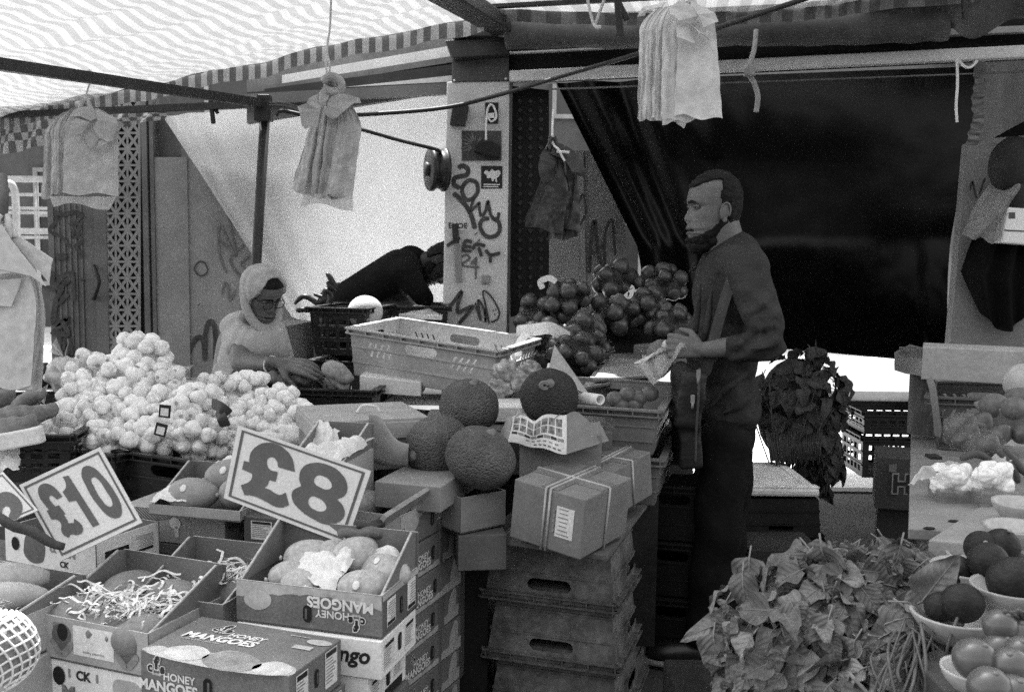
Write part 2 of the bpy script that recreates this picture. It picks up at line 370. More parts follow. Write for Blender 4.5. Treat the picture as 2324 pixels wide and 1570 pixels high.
# dark lattice leaf and light inner panel right of the column
m = MB(); slab(m, px([(1158, 720), (1246, 700), (1246, 205), (1158, 195)], 4.85), .03, 0)
for j in range(22):
    for i in range(3): m.box(P(1180+i*24, 230+j*21, 4.845), (.018, .008, .018), Matrix.Rotation(R(45), 3, 'Y'), 1)
part(kio, 'lattice_leaf', m, [mat('black_leaf', .012, .5, spec=.2), mat('leaf_stud', .03, .4)])
m = MB(); slab(m, px([(1238, 760), (1420, 760), (1420, 352), (1405, 342), (1238, 342)], 5.9), .05); m.beam(P(1318, 345, 5.89), P(1326, 760, 5.89), .012, .03); inn = part(kio, 'inner_panel', m, mat('inner_panel_paint', .3, .55, .12, 3, .1))
m = MB(); graffiti(m, 5.87, [(.03, [(1338, 620), (1342, 540), (1350, 500), (1356, 560), (1366, 612)]), (.02, [(1336, 560), (1352, 572), (1376, 548)]), (.022, [(1372, 610), (1374, 530), (1390, 500), (1396, 580)]), (.014, [(1310, 480), (1322, 440), (1330, 480), (1312, 520)])]); part(inn, 'graffiti', m, ink)

# graffiti, stickers on the column
m = MB()
def cc(x, y): return ((1060+x/2.38)*.9296, (160+y/2.379)*.9296)      # reading of an enlarged detail
st = [(.03, [(140, 595), (165, 582), (195, 600), (190, 635), (150, 645), (120, 655), (115, 690), (150, 712)]),
      (.026, [(235, 672), (200, 668), (168, 700), (165, 745), (190, 780), (225, 772), (252, 735), (250, 690), (232, 670)]),
      (.03, [(112, 742), (150, 775), (195, 830), (222, 890), (236, 948)]),
      (.018, [(232, 770), (215, 820), (205, 850), (240, 820), (262, 798), (262, 830), (272, 880)]),
      (.02, [(280, 880), (300, 840), (312, 788), (322, 840), (330, 870), (362, 905)]),
      (.026, [(320, 888), (282, 895), (266, 930), (285, 975), (320, 997), (362, 985), (382, 950), (372, 905), (335, 885)]), (.02, [(345, 890), (368, 890), (376, 852)]),
      (.022, [(75, 1050), (100, 1030), (150, 1000)]), (.022, [(170, 1080), (180, 1020), (220, 1025)]), (.02, [(180, 1050), (215, 1052)]), (.02, [(175, 1078), (218, 1076)]),
      (.022, [(222, 1068), (245, 1038), (298, 1048)]), (.022, [(258, 1056), (275, 1108)]), (.022, [(300, 1070), (325, 1100), (385, 1088)]), (.022, [(326, 1100), (326, 1145)]),
      (.024, [(72, 1400), (105, 1382), (160, 1310), (140, 1380), (138, 1430), (180, 1415), (226, 1398), (195, 1440), (145, 1498)]),
      (.014, [(238, 1375), (270, 1480), (255, 1360), (290, 1420), (298, 1490), (298, 1400)]),
      (.012, [(320, 1500), (300, 1400), (284, 1310), (330, 1340), (375, 1420), (370, 1470), (330, 1490)]), (.01, [(340, 1420), (345, 1425)]), (.01, [(356, 1412), (360, 1418)]), (.01, [(350, 1440), (355, 1446)]),
      (.026, [(240, 975), (246, 980)]), (.026, [(254, 1015), (260, 1022)])]
graffiti(m, YC, [(w_, [cc(*q) for q in p]) for w_, p in st])
graffiti(m, YC, [(.014, [cc(*q) for q in p]) for p in ([(160, 1110), (190, 1100), (205, 1120), (165, 1160), (265, 1172)], [(245, 1115), (215, 1150), (250, 1140)], [(245, 1112), (240, 1240)])], 1)
part(col, 'graffiti', m, [ink, ink2])
def plate(T, name, pixs, Y, th, mt, label=None):
    m = MB(); slab(m, px(pixs, Y-th), th-.002); return part(T, name, m, mt, label=label)
def quadpx(x0, y0, x1, y1): return [(x0, y1), (x1, y1), (x1, y0), (x0, y0)]
stb = mat('sticker_black', .015, .4); stg = mat('sticker_grey', .06, .4)
s1 = plate(col, 'sticker', quadpx(1048, 297, 1138, 365), YC, .004, stg, 'dark picture card stuck on the column')
m = MB(); r_ = rnd(3)
for k in range(26):
    a = r_.uniform(0, 6.28); l = r_.uniform(14, 38); x, y = 1078, 328
    ribbon(m, [P(x+10*math.cos(a), y+8*math.sin(a), YC-.006-.0002*k), P(x+l*math.cos(a), y+l*.75*math.sin(a), YC-.006-.0002*k)], .004, NY, 0, 2)
part(s1, 'drawing', m, mat('sticker_line', .2, .5))
s2 = plate(col, 'sticker', quadpx(1092, 377, 1140, 428), YC, .004, stb, 'black square sticker with a white shape')
m = MB(); me = shape_mesh([[(-.9, .5), (-.6, .75), (-.3, .6), (0, .9), (.3, .7), (.9, .75), (.85, .1), (.6, -.1), (.55, -.6), (.35, -.2), (.1, -.5), (-.1, -.1), (-.5, -.15), (-.6, .2)]])
m.mesh(me, frame3(P(1116, 402, YC-.0055), (1, 0, 0), (0, 0, 1)) @ Matrix.Scale(.04, 4))
m.box(P(1116, 419, YC-.0052), (.075, .0006, .005)); m.box(P(1114, 424, YC-.0052), (.07, .0006, .005)); part(s2, 'print', m, paper)
s3 = plate(col, 'sticker', quadpx(1101, 233, 1131, 281), YC, .004, stb, 'small black card hung by a white twine loop')
s4 = plate(col, 'sticker', quadpx(1020, 503, 1058, 523), YC, .003, mat('sticker_pale', .55, .5), 'pale sticker lettered EXOE')
m = MB(); m.mesh(text_mesh('EXOE', .03), frame3(P(1039, 513, YC-.0045), (1, 0, 0), (0, 0, 1)) @ Matrix.Scale(.035, 4)); part(s4, 'lettering', m, ink)
m = MB(); m.box(P(1103, 634, YC-.012), (.04, .02, .04)); part(col, 'wall_plug', m, panel_l, bevel=.004)

# ---- left kiosk: ribbed panel, lattice door, plain panel
YL = 5.55
lk = thing('market_kiosk', 'grey metal kiosk with a perforated lattice door and graffiti at left', 'kiosk', (-1.9, YL, 0))
def down(p, q):    # run the edge p->q down to the ground
    return p + (q-p)*(p.z/(p.z-q.z))
def tall(mb, x0, x1, ytop, Y, dep, mi=0):
    a, b = P(x0, ytop, Y), P(x1, ytop, Y); slab(mb, [V((a.x, Y, 0)), V((b.x, Y, 0)), b, a], dep, mi)
m = MB(); tall(m, 99, 210, 200, YL, .05)
for k in range(6): tall(m, 108+k*13, 112+k*13, 200, YL-.008, .01)
pa = part(lk, 'ribbed_panel', m, panel_m)
m = MB(); plw = .028
def c1(x, y): return (x/2.181*.9296, (240+y/2.181)*.9296)
graffiti(m, YL-.01, [(w_, [c1(*q) for q in p]) for w_, p in (
    (.025, [(290, 600), (300, 650), (262, 705), (320, 735), (372, 790)]), (.03, [(285, 598), (330, 620), (400, 600)]),
    (.03, [(410, 605), (430, 625), (405, 660), (425, 680), (408, 720), (430, 760), (405, 790), (432, 830), (420, 845)]), (.03, [(378, 655), (395, 735), (425, 715)]),
    (.035, [(280, 920), (285, 1010), (345, 985), (385, 930), (300, 960)]), (.03, [(385, 930), (395, 1080)]),
    (.04, [(262, 1025), (335, 970), (300, 1090), (360, 1040)]), (.04, [(300, 1060), (285, 1200), (360, 1170), (300, 1230), (275, 1260)]), (.04, [(330, 1185), (360, 1255), (290, 1245)]), (.03, [(310, 1250), (330, 1340), (350, 1280), (385, 1360)]), (.025, [(425, 960), (446, 968)]))])
m.box(P(139, 583, YL-.012), (.06, .004, .035)); part(pa, 'graffiti', m, ink)
m = MB(); tall(m, 205, 233, 200, YL-.02, .08); tall(m, 318, 330, 200, YL-.04, .1); tall(m, 330, 336, 200, YL-.01, .06, 1); tall(m, 336, 345, 200, YL-.03, .1); part(lk, 'door_frame', m, [panel_m, panel_d])
cw, ch = 26.5, 36.5; loops = []; Yd = YL-.015; x0, x1, yt, yb = 231, 319, 215, 905
loops.append([(x0, yb), (x1, yb), (x1, yt), (x0, yt)])
for i in range(3):
    for j in range(18):
        cx, cy = x0+9+cw*(i+.5)-4, yt+14+ch*(j+.5); a, b = cw/2-2.2, ch/2-2.6; q = 3.6
        loops += [[(cx-a+q, cy-b), (cx+a-q, cy-b), (cx, cy-q-1)], [(cx-a+q, cy+b), (cx, cy+q+1), (cx+a-q, cy+b)],
                  [(cx-a, cy-b+q+2), (cx-q-.6, cy), (cx-a, cy+b-q-2)], [(cx+a, cy-b+q+2), (cx+a, cy+b-q-2), (cx+q+.6, cy)]]
me = shape_mesh([[(p[0]/100, -p[1]/100) for p in l] for l in loops], False)
m = MB()
for v in me.vertices: m.v.append(P(v.co.x*100, -v.co.y*100, Yd))
for p_ in me.polygons: m.f.append(list(p_.vertices)); m.m.append(0); m.sm.append(False)
door = part(lk, 'lattice_door', m, mat('lattice_metal', .24, .5, .1, 5)); sm = door.modifiers.new('solidify', 'SOLIDIFY'); sm.thickness = .004
m = MB(); tall(m, 233, 317, 200, YL+.1, .03); part(lk, 'door_dark_sheet', m, mat('dark_void', .012, .8))  # near-black sheet, the darkness behind the lattice put into its colour
m = MB(); m.tube(spline([P(214, 605, YL-.03), P(216, 612, YL-.07), P(224, 640, YL-.08), P(216, 668, YL-.07), P(213, 678, YL-.03)]), .012, 10); part(lk, 'handle', m, metal_d)
m = MB(); tall(m, 347, 410, 262, YL+.06, .03); part(lk, 'dark_gap_panel', m, mat('upper_dark', .085, .4))  # panel standing for the dark gap above, shade put into its colour
m = MB(); tall(m, 343, 352, 262, YL+.02, .05); part(lk, 'corner_trim', m, panel_l)
m = MB(); tall(m, 350, 424, 357, YL-.02, .05); tall(m, 424, 700, 358, YL-.01, .05); m.ell(P(450, 690, YL-.012), .006, None, 8, 6); pb = part(lk, 'plain_panel', m, panel_l)
m = MB()
def c5(x, y): return (x/2.803*.9296, (520+y/2.803)*.9296)
graffiti(m, YL-.012, [(w_, [c5(*q) for q in p]) for w_, p in ((.016, [(1550, 410), (1500, 270), (1505, 80), (1590, 260), (1615, 270), (1560, 20)]), (.016, [(1500, 180), (1600, 275)]), (.018, [(1670, 215), (1575, 320), (1650, 440)]), (.014, [(1710, 290), (1650, 350), (1700, 400)]), (.016, [(1520, 560), (1535, 480), (1560, 500), (1570, 600), (1610, 520)]))], 1)
graffiti(m, YL-.014, [(.036, [c5(*q) for q in [(1280, 1140), (1290, 960), (1330, 870), (1370, 850), (1395, 900), (1400, 1010)]]), (.036, [c5(*q) for q in [(1400, 1010), (1405, 830), (1430, 745), (1460, 760), (1475, 860), (1470, 1000)]]), (.012, [c5(*q) for q in [(1360, 330), (1400, 340), (1420, 400), (1370, 430), (1330, 380), (1360, 330)]])])
part(pb, 'graffiti', m, [ink, ink2])

# ---- white sheet hung behind the woman
def sheet(u, v):
    l = P(368, 262, 5.42).lerp(P(655, 720, 5.3), v); r = P(1025, 206, 5.42).lerp(P(1040, 790, 5.3), v)
    p = l.lerp(r, u); p.y += .02*math.sin(u*9+v*2)*(1-u) + .05*math.exp(-u*9)*math.sin(u*48+v*1.5) + .012*ns((u*5, v*5, 0))
    return p
m = MB(); m.grid(sheet, 70, 36)
solo('hanging_sheet', m, mat('white_sheet', .76, .7, .04, 5, .08, 250, trans=.45, fine=.05), 'large plain white sheet hung as a backdrop behind the woman', 'sheet')
# ---- black tarpaulin at the back of the right stall
def tarp(u, v):
    l = P(1262, 188, 5.75); b = P(1445, 560, 5.7); bot = P(1470, 760, 5.6)
    a = l.lerp(b, v/.62) if v < .62 else b.lerp(bot, (v-.62)/.38)
    r = P(2230, 150, 5.55).lerp(P(2110, 806, 5.5), v); p = a.lerp(r, u)
    k = math.exp(-u*6)
    p.y += .028*k*math.sin(u*60-v*2) + .06*math.exp(-((u-.16)/.03)**2)*(1-v) + .03*math.exp(-((u-.1)/.02)**2)*math.sin(v*3)
    q = max(0, (v-.58)/.42); p.y -= (.24*q**1.5 + .08*q*q*math.exp(-((u-.55)/.22)**2) + .02*q*noise.noise(V((u*9, v*7, 2))) + .008*q*noise.noise(V((u*26, v*18, 5))))
    p.y += .01*noise.noise(V((u*5, v*3, 4))) + .002*noise.noise(V((u*16, v*12, 7))) + .016*math.exp(-((u-.86-v*.06)/.02)**2)*q
    p.z += .0
    return p
m = MB(); m.grid(tarp, 130, 80)
solo('black_tarpaulin', m, mat('black_tarp', .003, .26, .2, 6, .1, 34, spec=.22), 'glossy black plastic tarpaulin closing the back of the right stall', 'tarpaulin')
m = MB(); m.beam(P(1470, 752, 5.45), P(2120, 812, 5.35), .03, .05); solo('wooden_batten', m, mat('batten', .1), 'weathered batten along the bottom edge of the black tarpaulin', 'batten')
m = MB(); m.box((-1.55, 5.75, 2.8), (3.3, 1.3, .05)); part(lk, 'shade_roof', m, metal_d)  # added out of view to keep sun off the bending man
# thin lines
def cord(name, pts, r, mt, label, cat, k=8, n=6):
    m = MB(); m.tube(spline(pts, k), r, n); return solo(name, m, mt, label, cat)
cord('taut_line', [P(1245, 203, 4.6), P(1800, 183, 4.4), P(2400, 160, 4.2)], .004, panel_m, 'thin taut line under the lower white beam', 'line')

# ---- street behind
bd = thing('brick_building', 'shaded building with rows of windows across the street', 'building', (0, 17, 0))
m = MB(); m.box((0, 18, 3.6), (34, 2, 7.2)); part(bd, 'wall', m, mat('far_brick', .06, .8, .2, 1.5, .1, 8))
for k in range(12):
    for j in range(2):
        x = -16+k*2.9; m = MB(); m.box((x, 16.97, 1.7+j*2.9), (1.5, .06, 1.9)); wn = part(bd, 'window', m, mat('far_glass', .03, .2))
        m = MB()
        for a in (-.75, 0, .75): m.box((x+a, 16.92, 1.7+j*2.9), (.07, .05, 1.96))
        for a in (-.95, .2, .95): m.box((x, 16.925, 1.7+j*2.9+a), (1.57, .05, .07))
        part(wn, 'frame', m, panel_l)
fe = thing('street_railing', 'white painted street railing seen past the left kiosk', 'railing', (-3.6, 8.2, 0))
m = MB()
for y in (402, 437, 468, 478, 520, 534): m.beam(P(-900, y-2, 8.2), P(230, y+6, 8.2), .03, .05 if y in (402, 520) else .025)
railp = mat('rail_paint', .32, .5); part(fe, 'rail', m, railp)
for k in range(14):
    x = -880+k*74; a = P(x, 400, 8.22); m = MB(); m.tube([V((a.x, a.y, 0)), a], .014, 8); part(fe, 'post', m, railp)
m = MB(); m.tube(spline([P(4, 560, 7.8), P(2, 440, 7.8), P(18, 418, 7.8), P(34, 440, 7.8), P(38, 560, 7.8)]), .03, 8)
solo('bike_stand', m, railp, 'white hooped bicycle stand in front of the street railing', 'bike stand')

ob_ = thing('unseen_building', 'shop building across the street behind the viewer', 'building', (0, -11, 0))  # added out of view, near-black to darken the tarpaulin's reflections
m = MB(); m.box((0, -12, 2.7), (40, 2, 5.4)); part(ob_, 'wall', m, mat('opposite_wall', .03, .8, .2, 1.5))
# ================================================================ fruit boxes, price signs
red = mat('printed_red_card', .16, .5, .15, 8, .15, 160, fine=.2)
redside = mat('printed_dark_card', .1, .55, .16, 8, .1, 160)
wcard = mat('white_coated_card', .8, .55, .07, 7, .1, 160)
inner = mat('bare_card_inside', .16, .85, .12, 9, .15, 200)
edge_m = mat('card_cut_edge', .42, .9, .2, 60, .2, 300)
pale = mat('pale_print', .42, .6, .16, 14, .05); whp = mat('white_print', .72, .6, .08, 30, 0); blk = mat('black_print', .02, .5, .1, 20, 0)
hole_m = mat('hole_shadow', .012, .9); greyp = mat('grey_print', .24, .6, .2, 20, 0); midp = mat('mid_print', .12, .6, .2, 20, 0)  # hole decals are near-black: the shade inside put into flat colour
PR = [pale, whp, blk, hole_m, paper, greyp, midp, mat('cream_print', .5, .6, .2, 18, .05)]
def crop(sx, sy, k): return lambda x, y: ((sx+x/k)*.9296, (sy+y/k)*.9296)
class Carton:
    def __init__(s, name, label, cat, A, B, D, H, out, hood=0, group=None, closed=False, flip=False, cardin=None, loc=None, yaw=None, W=None, tilt=0, top=None, side=None, parts=True):
        if loc is None:
            s.W = (B-A).length; s.yaw = math.atan2(B.y-A.y, B.x-A.x); c = (A+B)/2
            loc = V((c.x-math.sin(s.yaw)*D/2, c.y+math.cos(s.yaw)*D/2, A.z-H))
        else: s.W, s.yaw = W, yaw
        s.D, s.H, s.flip, s.hood = D, H, flip, hood
        s.T = thing(name, label, cat, loc, s.yaw, group)
        if tilt: s.T.rotation_euler = (tilt, 0, s.yaw)
        W, t = s.W, .004; ci = cardin or inner; side = side or out
        if closed:
            m = MB(); m.box((0, 0, H/2), (W, D, H)); part(s.T, 'carton', m, out, True, bevel=.0025)
            m = MB(); m.box((-W/4, 0, H+.0012), (W/2-.001, D+.001, .0022)); m.box((W/4, 0, H+.0012), (W/2-.001, D+.001, .0022))
            if top: part(s.T, 'lid_flap', m, top, True)
        else:
            m = MB(); m.box((0, 0, t/2), (W, D, t)); part(s.T, 'base', m, ci, True)
            for nm, cpos, sz in (('front_panel', (0, -D/2+t/2, H/2), (W, t, H)), ('back_panel', (0, D/2-t/2, (H+hood)/2), (W, t, H+hood)), ('side_panel', (-W/2+t/2, 0, H/2), (t, D-2*t, H)), ('side_panel', (W/2-t/2, 0, H/2), (t, D-2*t, H))):
                m = MB(); m.box(cpos, sz); n0 = len(m.f)
                ax = 1 if 'side' not in nm else 0; sg = -1 if cpos[ax] < 0 else 1
                fidx = {(1, -1): 2, (1, 1): 3, (0, -1): 4, (0, 1): 5}[(ax, sg)]
                for i in range(6): m.m[i] = 1
                m.m[fidx] = 0; m.m[1] = 2
                part(s.T, nm, m, [side if ax == 0 else out, ci, edge_m], True)
            if hood:
                for sg in (-1, 1):
                    m = MB(); x = sg*(W/2-t/2-.0045); a = math.atan(.02)
                    m.prism([(-D/2+t, H-.01), (D/2-t, H-.01), (D/2-t, H+hood), (D/2-.03, H+hood+.004)], t*.8, Matrix.Translation((x-t*.4, 0, 0)) @ Matrix(((0, 0, 1, 0), (1, 0, 0, 0), (0, 1, 0, 0), (0, 0, 0, 1))), 0)
                    f = part(s.T, 'raised_flap', m, [ci, edge_m], True)
                    m = MB(); m.beam((x, -D/2+t, H-.008), (x, D/2-.03, H+hood+.005), .0046, .004); part(f, 'cut_edge', m, edge_m, True)
        s.pm = {}
    def fr(s, face):
        W, D, H = s.W, s.D, s.H
        M = {'front': frame3((-W/2, -D/2, 0), (1, 0, 0), (0, 0, 1)), 'right': frame3((W/2, -D/2, 0), (0, 1, 0), (0, 0, 1)), 'top': frame3((-W/2, -D/2, H), (1, 0, 0), (0, 1, 0)), 'left': frame3((-W/2, D/2, 0), (0, -1, 0), (0, 0, 1)), 'back': frame3((W/2, D/2, 0), (-1, 0, 0), (0, 0, 1))}[face]
        if s.flip and face != 'top': M = M @ Matrix.Translation((s.dim(face), H, 0)) @ Matrix.Rotation(PI, 4, 'Z')
        return M
    def dim(s, face): return s.W if face in ('front', 'top', 'back') else s.D
    def mb(s, face): return s.pm.setdefault(face, MB())
    def text(s, face, txt, u, v, sz, mi=1, lay=3, bold=.025, rot=0, shear=0, sx=1):
        X = s.fr(face) @ Matrix.Translation((u, v, .0006*lay)) @ Matrix.Rotation(rot, 4, 'Z') @ Matrix.Diagonal((sz*sx, sz, sz, 1))
        s.mb(face).mesh(text_mesh(txt, bold, shear), X, mi)
    def poly(s, face, pts, mi=0, lay=1, smooth=False):
        X = s.fr(face) @ Matrix.Translation((0, 0, .0006*lay))
        s.mb(face).mesh(shape_mesh([pts], smooth), X, mi)
    def rect(s, face, u, v, w_, h, mi, lay=2): s.poly(face, [(u-w_/2, v-h/2), (u+w_/2, v-h/2), (u+w_/2, v+h/2), (u-w_/2, v+h/2)], mi, lay)
    def oval(s, face, u, v, a, b, mi=3, lay=4): s.poly(face, [(u+a*math.cos(i*PI/8), v+b*math.sin(i*PI/8)) for i in range(16)], mi, lay)
    def slot(s, face, u, v, w_, h):     # hand hole as a flat decal, shade put into its colour, plus tab
        r = w_/2
        pts = [(u+r*math.cos(a), v+h/2-r+r*math.sin(a)) for a in [PI*i/6 for i in range(7)]] + [(u+r*math.cos(a), v-h/2+r+r*math.sin(a)) for a in [PI+PI*i/6 for i in range(7)]]
        s.poly(face, pts, 3, 4); s.rect(face, u+r*.25, v, r*.5, h*.6, 6, 5)
    def label(s, face, u, v, w_, h, n=8, head=True, seed=0):
        r = rnd(seed+int(u*1000)); s.rect(face, u, v, w_, h, 4, 2)
        if head: s.rect(face, u, v+h/2-h*.1, w_*.86, h*.14, 2, 3)
        for i in range(n):
            l = w_*r.uniform(.5, .85); s.rect(face, u-w_*.45+l/2, v+h/2-h*(.24 if head else .08)-i*h*.7/n, l, h*.035, 5, 3)
    def logo(s, face, u, v, k):
        for t_, dx, dy, q in (('f', 0, .25, 1.25), ('c', -.55, -.1, .95), ('s', .52, -.12, .95)):
            s.text(face, t_, u+dx*k, v+dy*k, q*k, 1, 3, .12); s.text(face, t_, u+dx*k, v+dy*k, q*k, 2, 4, .05)
        for dx in (-.25, 0, .25): s.oval(face, u+dx*k, v-.55*k, .17*k, .1*k, 0, 3)
    def wave(s, face, h0, h1, mi=0, n=20, ph=0):
        L = s.dim(face); s.poly(face, [(0.001, .001)] + [(L-.001, .001)] + [(L*(1-i/n), max(.004, h0+h1*math.sin(ph+4.4*i/n)+.2*h1*math.sin(i*2.3))) for i in range(n+1)], mi, 1)
    def honey(s, face, logo_u, k=.03, hole=True):
        L, H = s.dim(face), s.H
        s.wave(face, H*.25, H*.12, ph=logo_u*9)
        u = logo_u*L
        s.logo(face, u-.2*k, H*.74, k*.62); s.text(face, 'HONEY', u+1.55*k, H*.53, k*.92, 1, 3, .03); s.text(face, 'MANGOES', u+.95*k, H*.3, k*1.15, 1, 3, .04)
        if hole: s.slot(face, L*.5, H*.5, .02, .04)
    def leafmango(s, face, u, v, k):
        s.poly(face, [(u-k, v-.2*k), (u-.4*k, v+.5*k), (u+.6*k, v+.45*k), (u+k, v-.1*k), (u+.4*k, v-.7*k), (u-.3*k, v-.8*k)], 0, 2, True)
    def done(s):
        for f, m in s.pm.items(): part(s.T, 'print', m, PR, True)
        return s
    def at(s, x, y, z): return s.T.matrix_basis @ V((x, y, z))
s_ = crop(500, 1000, 2.278); c4 = crop(560, 1260, 4.648); c3 = crop(340, 1080, 4.618); ce = crop(0, 1360, 4.15); cf = crop(0, 1080, 4.6175)
GB = 'mango boxes in the front display'
# tray under the large 8 sign
z8 = .665; A, B = G(536, 1313, z8), G(867, 1352, z8)
t8 = Carton('fruit_box', 'open printed mango tray standing upside down just below the large 8 pound sign', 'fruit box', A, B, .215, .097, red, .085, GB, flip=True, side=redside)
H, W = t8.H, t8.W
t8.wave('front', H*.3, H*.12, ph=2.2); t8.logo('front', .06, .066, .027); t8.text('front', 'HONEY', .118, .055, .024); t8.text('front', 'MANGOES', .1, .03, .034, bold=.04); t8.slot('front', W-.18, .06, .021, .04); t8.leafmango('front', W-.055, .045, .035); t8.text('front', 'PRODUCT OF PAKISTAN', .1, .012, .009, 0, 3, .01)
t8.label('right', .045, .05, .05, .07); t8.label('right', .165, .05, .05, .06, seed=2); t8.slot('right', .107, .055, .014, .04); t8.rect('right', .107, .008, .21, .014, 0, 1); t8.done()
# white boxes under it
R0 = t8.T.rotation_euler.z
def under(c, k, name, label, out, dx=0, dy=0, H=.09, **kw):
    p = c.at(dx, dy, 0); return Carton(name, label, 'fruit box', None, None, c.D, H, out, 0, GB, True, loc=V((p.x, p.y, p.z-H-.003)), yaw=c.yaw+kw.pop('dyaw', 0), W=c.W, **kw)
w1 = under(t8, 1, 'fruit_box', 'white closed mango box directly under the tray of the large 8 pound sign', wcard, .0, -.012, .088, dyaw=.02)
w1.text('front', 'Mango', .265, .05, .05, 2, 2, .03, shear=.2); w1.slot('right', .107, .05, .02, .042); w1.label('right', .045, .045, .06, .06); w1.label('right', .17, .045, .055, .06); w1.done()
w2 = under(w1, 1, 'fruit_box', 'lower white mango box with airline label, second under the large 8 pound tray', wcard, -.03, .01, .088, dyaw=-.03)
w2.slot('right', .107, .05, .02, .042); w2.label('right', .045, .045, .06, .06); w2.label('right', .17, .055, .055, .045); w2.rect('right', .14, .014, .1, .022, 2, 2); w2.done()
w3 = under(w2, 1, 'fruit_box', 'bottom mango box at the floor of the white stack', red, .01, 0, .09); w3.done()
w4 = under(w3, 1, 'fruit_box', 'hidden support box at the foot of the white stack', redside, 0, 0, .3)
# closed box in front
z1 = .579; A, B = G(318, 1473, z1), G(657, 1534, z1)
cb = Carton('fruit_box', 'closed honey mangoes box with printed lid nearest the viewer', 'fruit box', A, B, .205, .1, red, 0, GB, True, side=redside)
W, H = cb.W, cb.H
cb.logo('front', .042, .07, .029); cb.text('front', 'HONEY', .098, .052, .023); cb.text('front', 'MANGOES', .07, .028, .031, bold=.04); cb.slot('front', .168, .045, .021, .04); cb.leafmango('front', .3, .03, .045); cb.wave('front', .012, .008)
cb.logo('top', .1, .152, .032); cb.text('top', 'HONEY', .17, .132, .026, shear=.2); cb.text('top', 'MANGOES', .12, .103, .038, bold=.04, shear=.2); cb.text('top', 'PRODUCT OF PAKISTAN', .085, .083, .009, 0, 3, .01)
cb.poly('top', [(.003, .002), (.358, .002), (.357, .03), (.33, .045), (.3, .052), (.27, .035), (.22, .062), (.17, .06), (.15, .04), (.12, .055), (.08, .052), (.055, .025), (.035, .032), (.01, .02)], 0, 1, True)
for p in ([(.05, .01), (.06, .04), (.13, .05), (.15, .005)], [(.15, .004), (.165, .05), (.24, .055), (.28, .005)], [(.27, .004), (.3, .045), (.345, .035), (.35, .004)]): cb.poly('top', p, 5 if p[0][0] == .15 else 7, 2, True)
cb.oval('top', .33, .165, .03, .014, 0, 3); cb.rect('top', .31, .13, .045, .018, 0, 3); cb.rect('top', .275, .18, .05, .003, 0, 3)
cb.label('right', .045, .05, .045, .08); cb.slot('right', .1, .055, .016, .04); cb.label('right', .16, .055, .05, .08, seed=4); cb.done()
c2_ = under(cb, 1, 'fruit_box', 'closed honey mangoes box just below the nearest printed box', red, .005, .01, .1); c2_.label('right', .16, .06, .05, .07); c2_.done()
under(c2_, 1, 'fruit_box', 'plain box holding up the nearest honey mangoes boxes', redside, 0, 0, .37)
# tulip-hole tray with shredded paper
zc = .585; A, B = G(89, 1391, zc), G(335, 1438, zc)
tk = Carton('fruit_box', 'open tray with tulip shaped holes and white shredded paper', 'fruit box', A, B, .27, .1, cardl, .075, GB)
W, H = tk.W, tk.H
for u in (.065, .25):
    tk.poly('front', [(u-.02, .035), (u-.022, .075), (u+.02, .08), (u+.022, .04), (u, .02)], 6, 2, True); tk.oval('front', u+.004, .068, .015, .02)
    for sg in (-1, 1): tk.poly('front', [(u, .012), (u+sg*.012, .035), (u+sg*.03, .048), (u+sg*.02, .02)], 5, 3, True)
tk.rect('front', .157, .055, .115, .068, 4, 2); tk.text('front', 'Imported Apples', .157, .03, .009, 5, 3, .01, rot=PI); tk.done()
ck = under(tk, 1, 'fruit_box', 'white mango box lettered CK under the tulip hole tray', wcard, .006, .004, .105)
ck.oval('front', .045, .07, .018, .022); ck.text('front', 'CK', .115, .078, .03, 2, 2, .04); ck.text('front', 'Mango', .115, .03, .048, 5, 3, .04); ck.text('front', 'Mango', .117, .028, .048, 6, 2, .07)
ck.poly('front', [(.2, .055), (.205, .085), (.23, .09), (.27, .085), (.285, .06), (.27, .005), (.215, .005)], 0, 2, True); ck.poly('front', [(.205, .052), (.28, .052), (.268, .003), (.217, .003)], 6, 3)
for u in (.075, .155): ck.rect('front', u, .08, .006, .02, 5, 2)
ck.done()
under(ck, 1, 'fruit_box', 'plain box beneath the white CK mango box', cardl, 0, 0, .37)
# white CK box under the 10 sign
zw = .672; A, B = G(11, 1194, zw), G(216, 1231, zw)
wt = Carton('fruit_box', 'white CK mango box upside down below the 10 pound sign', 'fruit box', A, B, .22, .095, wcard, 0, GB, flip=True)
W, H = wt.W, wt.H
wt.text('front', 'CK', .11, .072, .022, 2, 2, .04, sx=-1); wt.text('front', 'Mango', .115, .04, .034, 5, 2, .03)
wt.poly('front', [(.18, .06), (.195, .08), (.25, .07), (.255, .045), (.235, .005), (.19, .01)], 6, 2, True); wt.oval('front', .285, .04, .014, .018)
wt.label('right', .06, .04, .08, .05); wt.rect('right', .15, .05, .08, .035, 2, 2); wt.done()
wl = under(wt, 1, 'fruit_box', 'pale fruit box under the white upside down CK box', cardl, 0, .0, .06)
under(wl, 1, 'fruit_box', 'deep plain carton at the bottom under the 10 pound sign', cardl, 0, 0, .4)
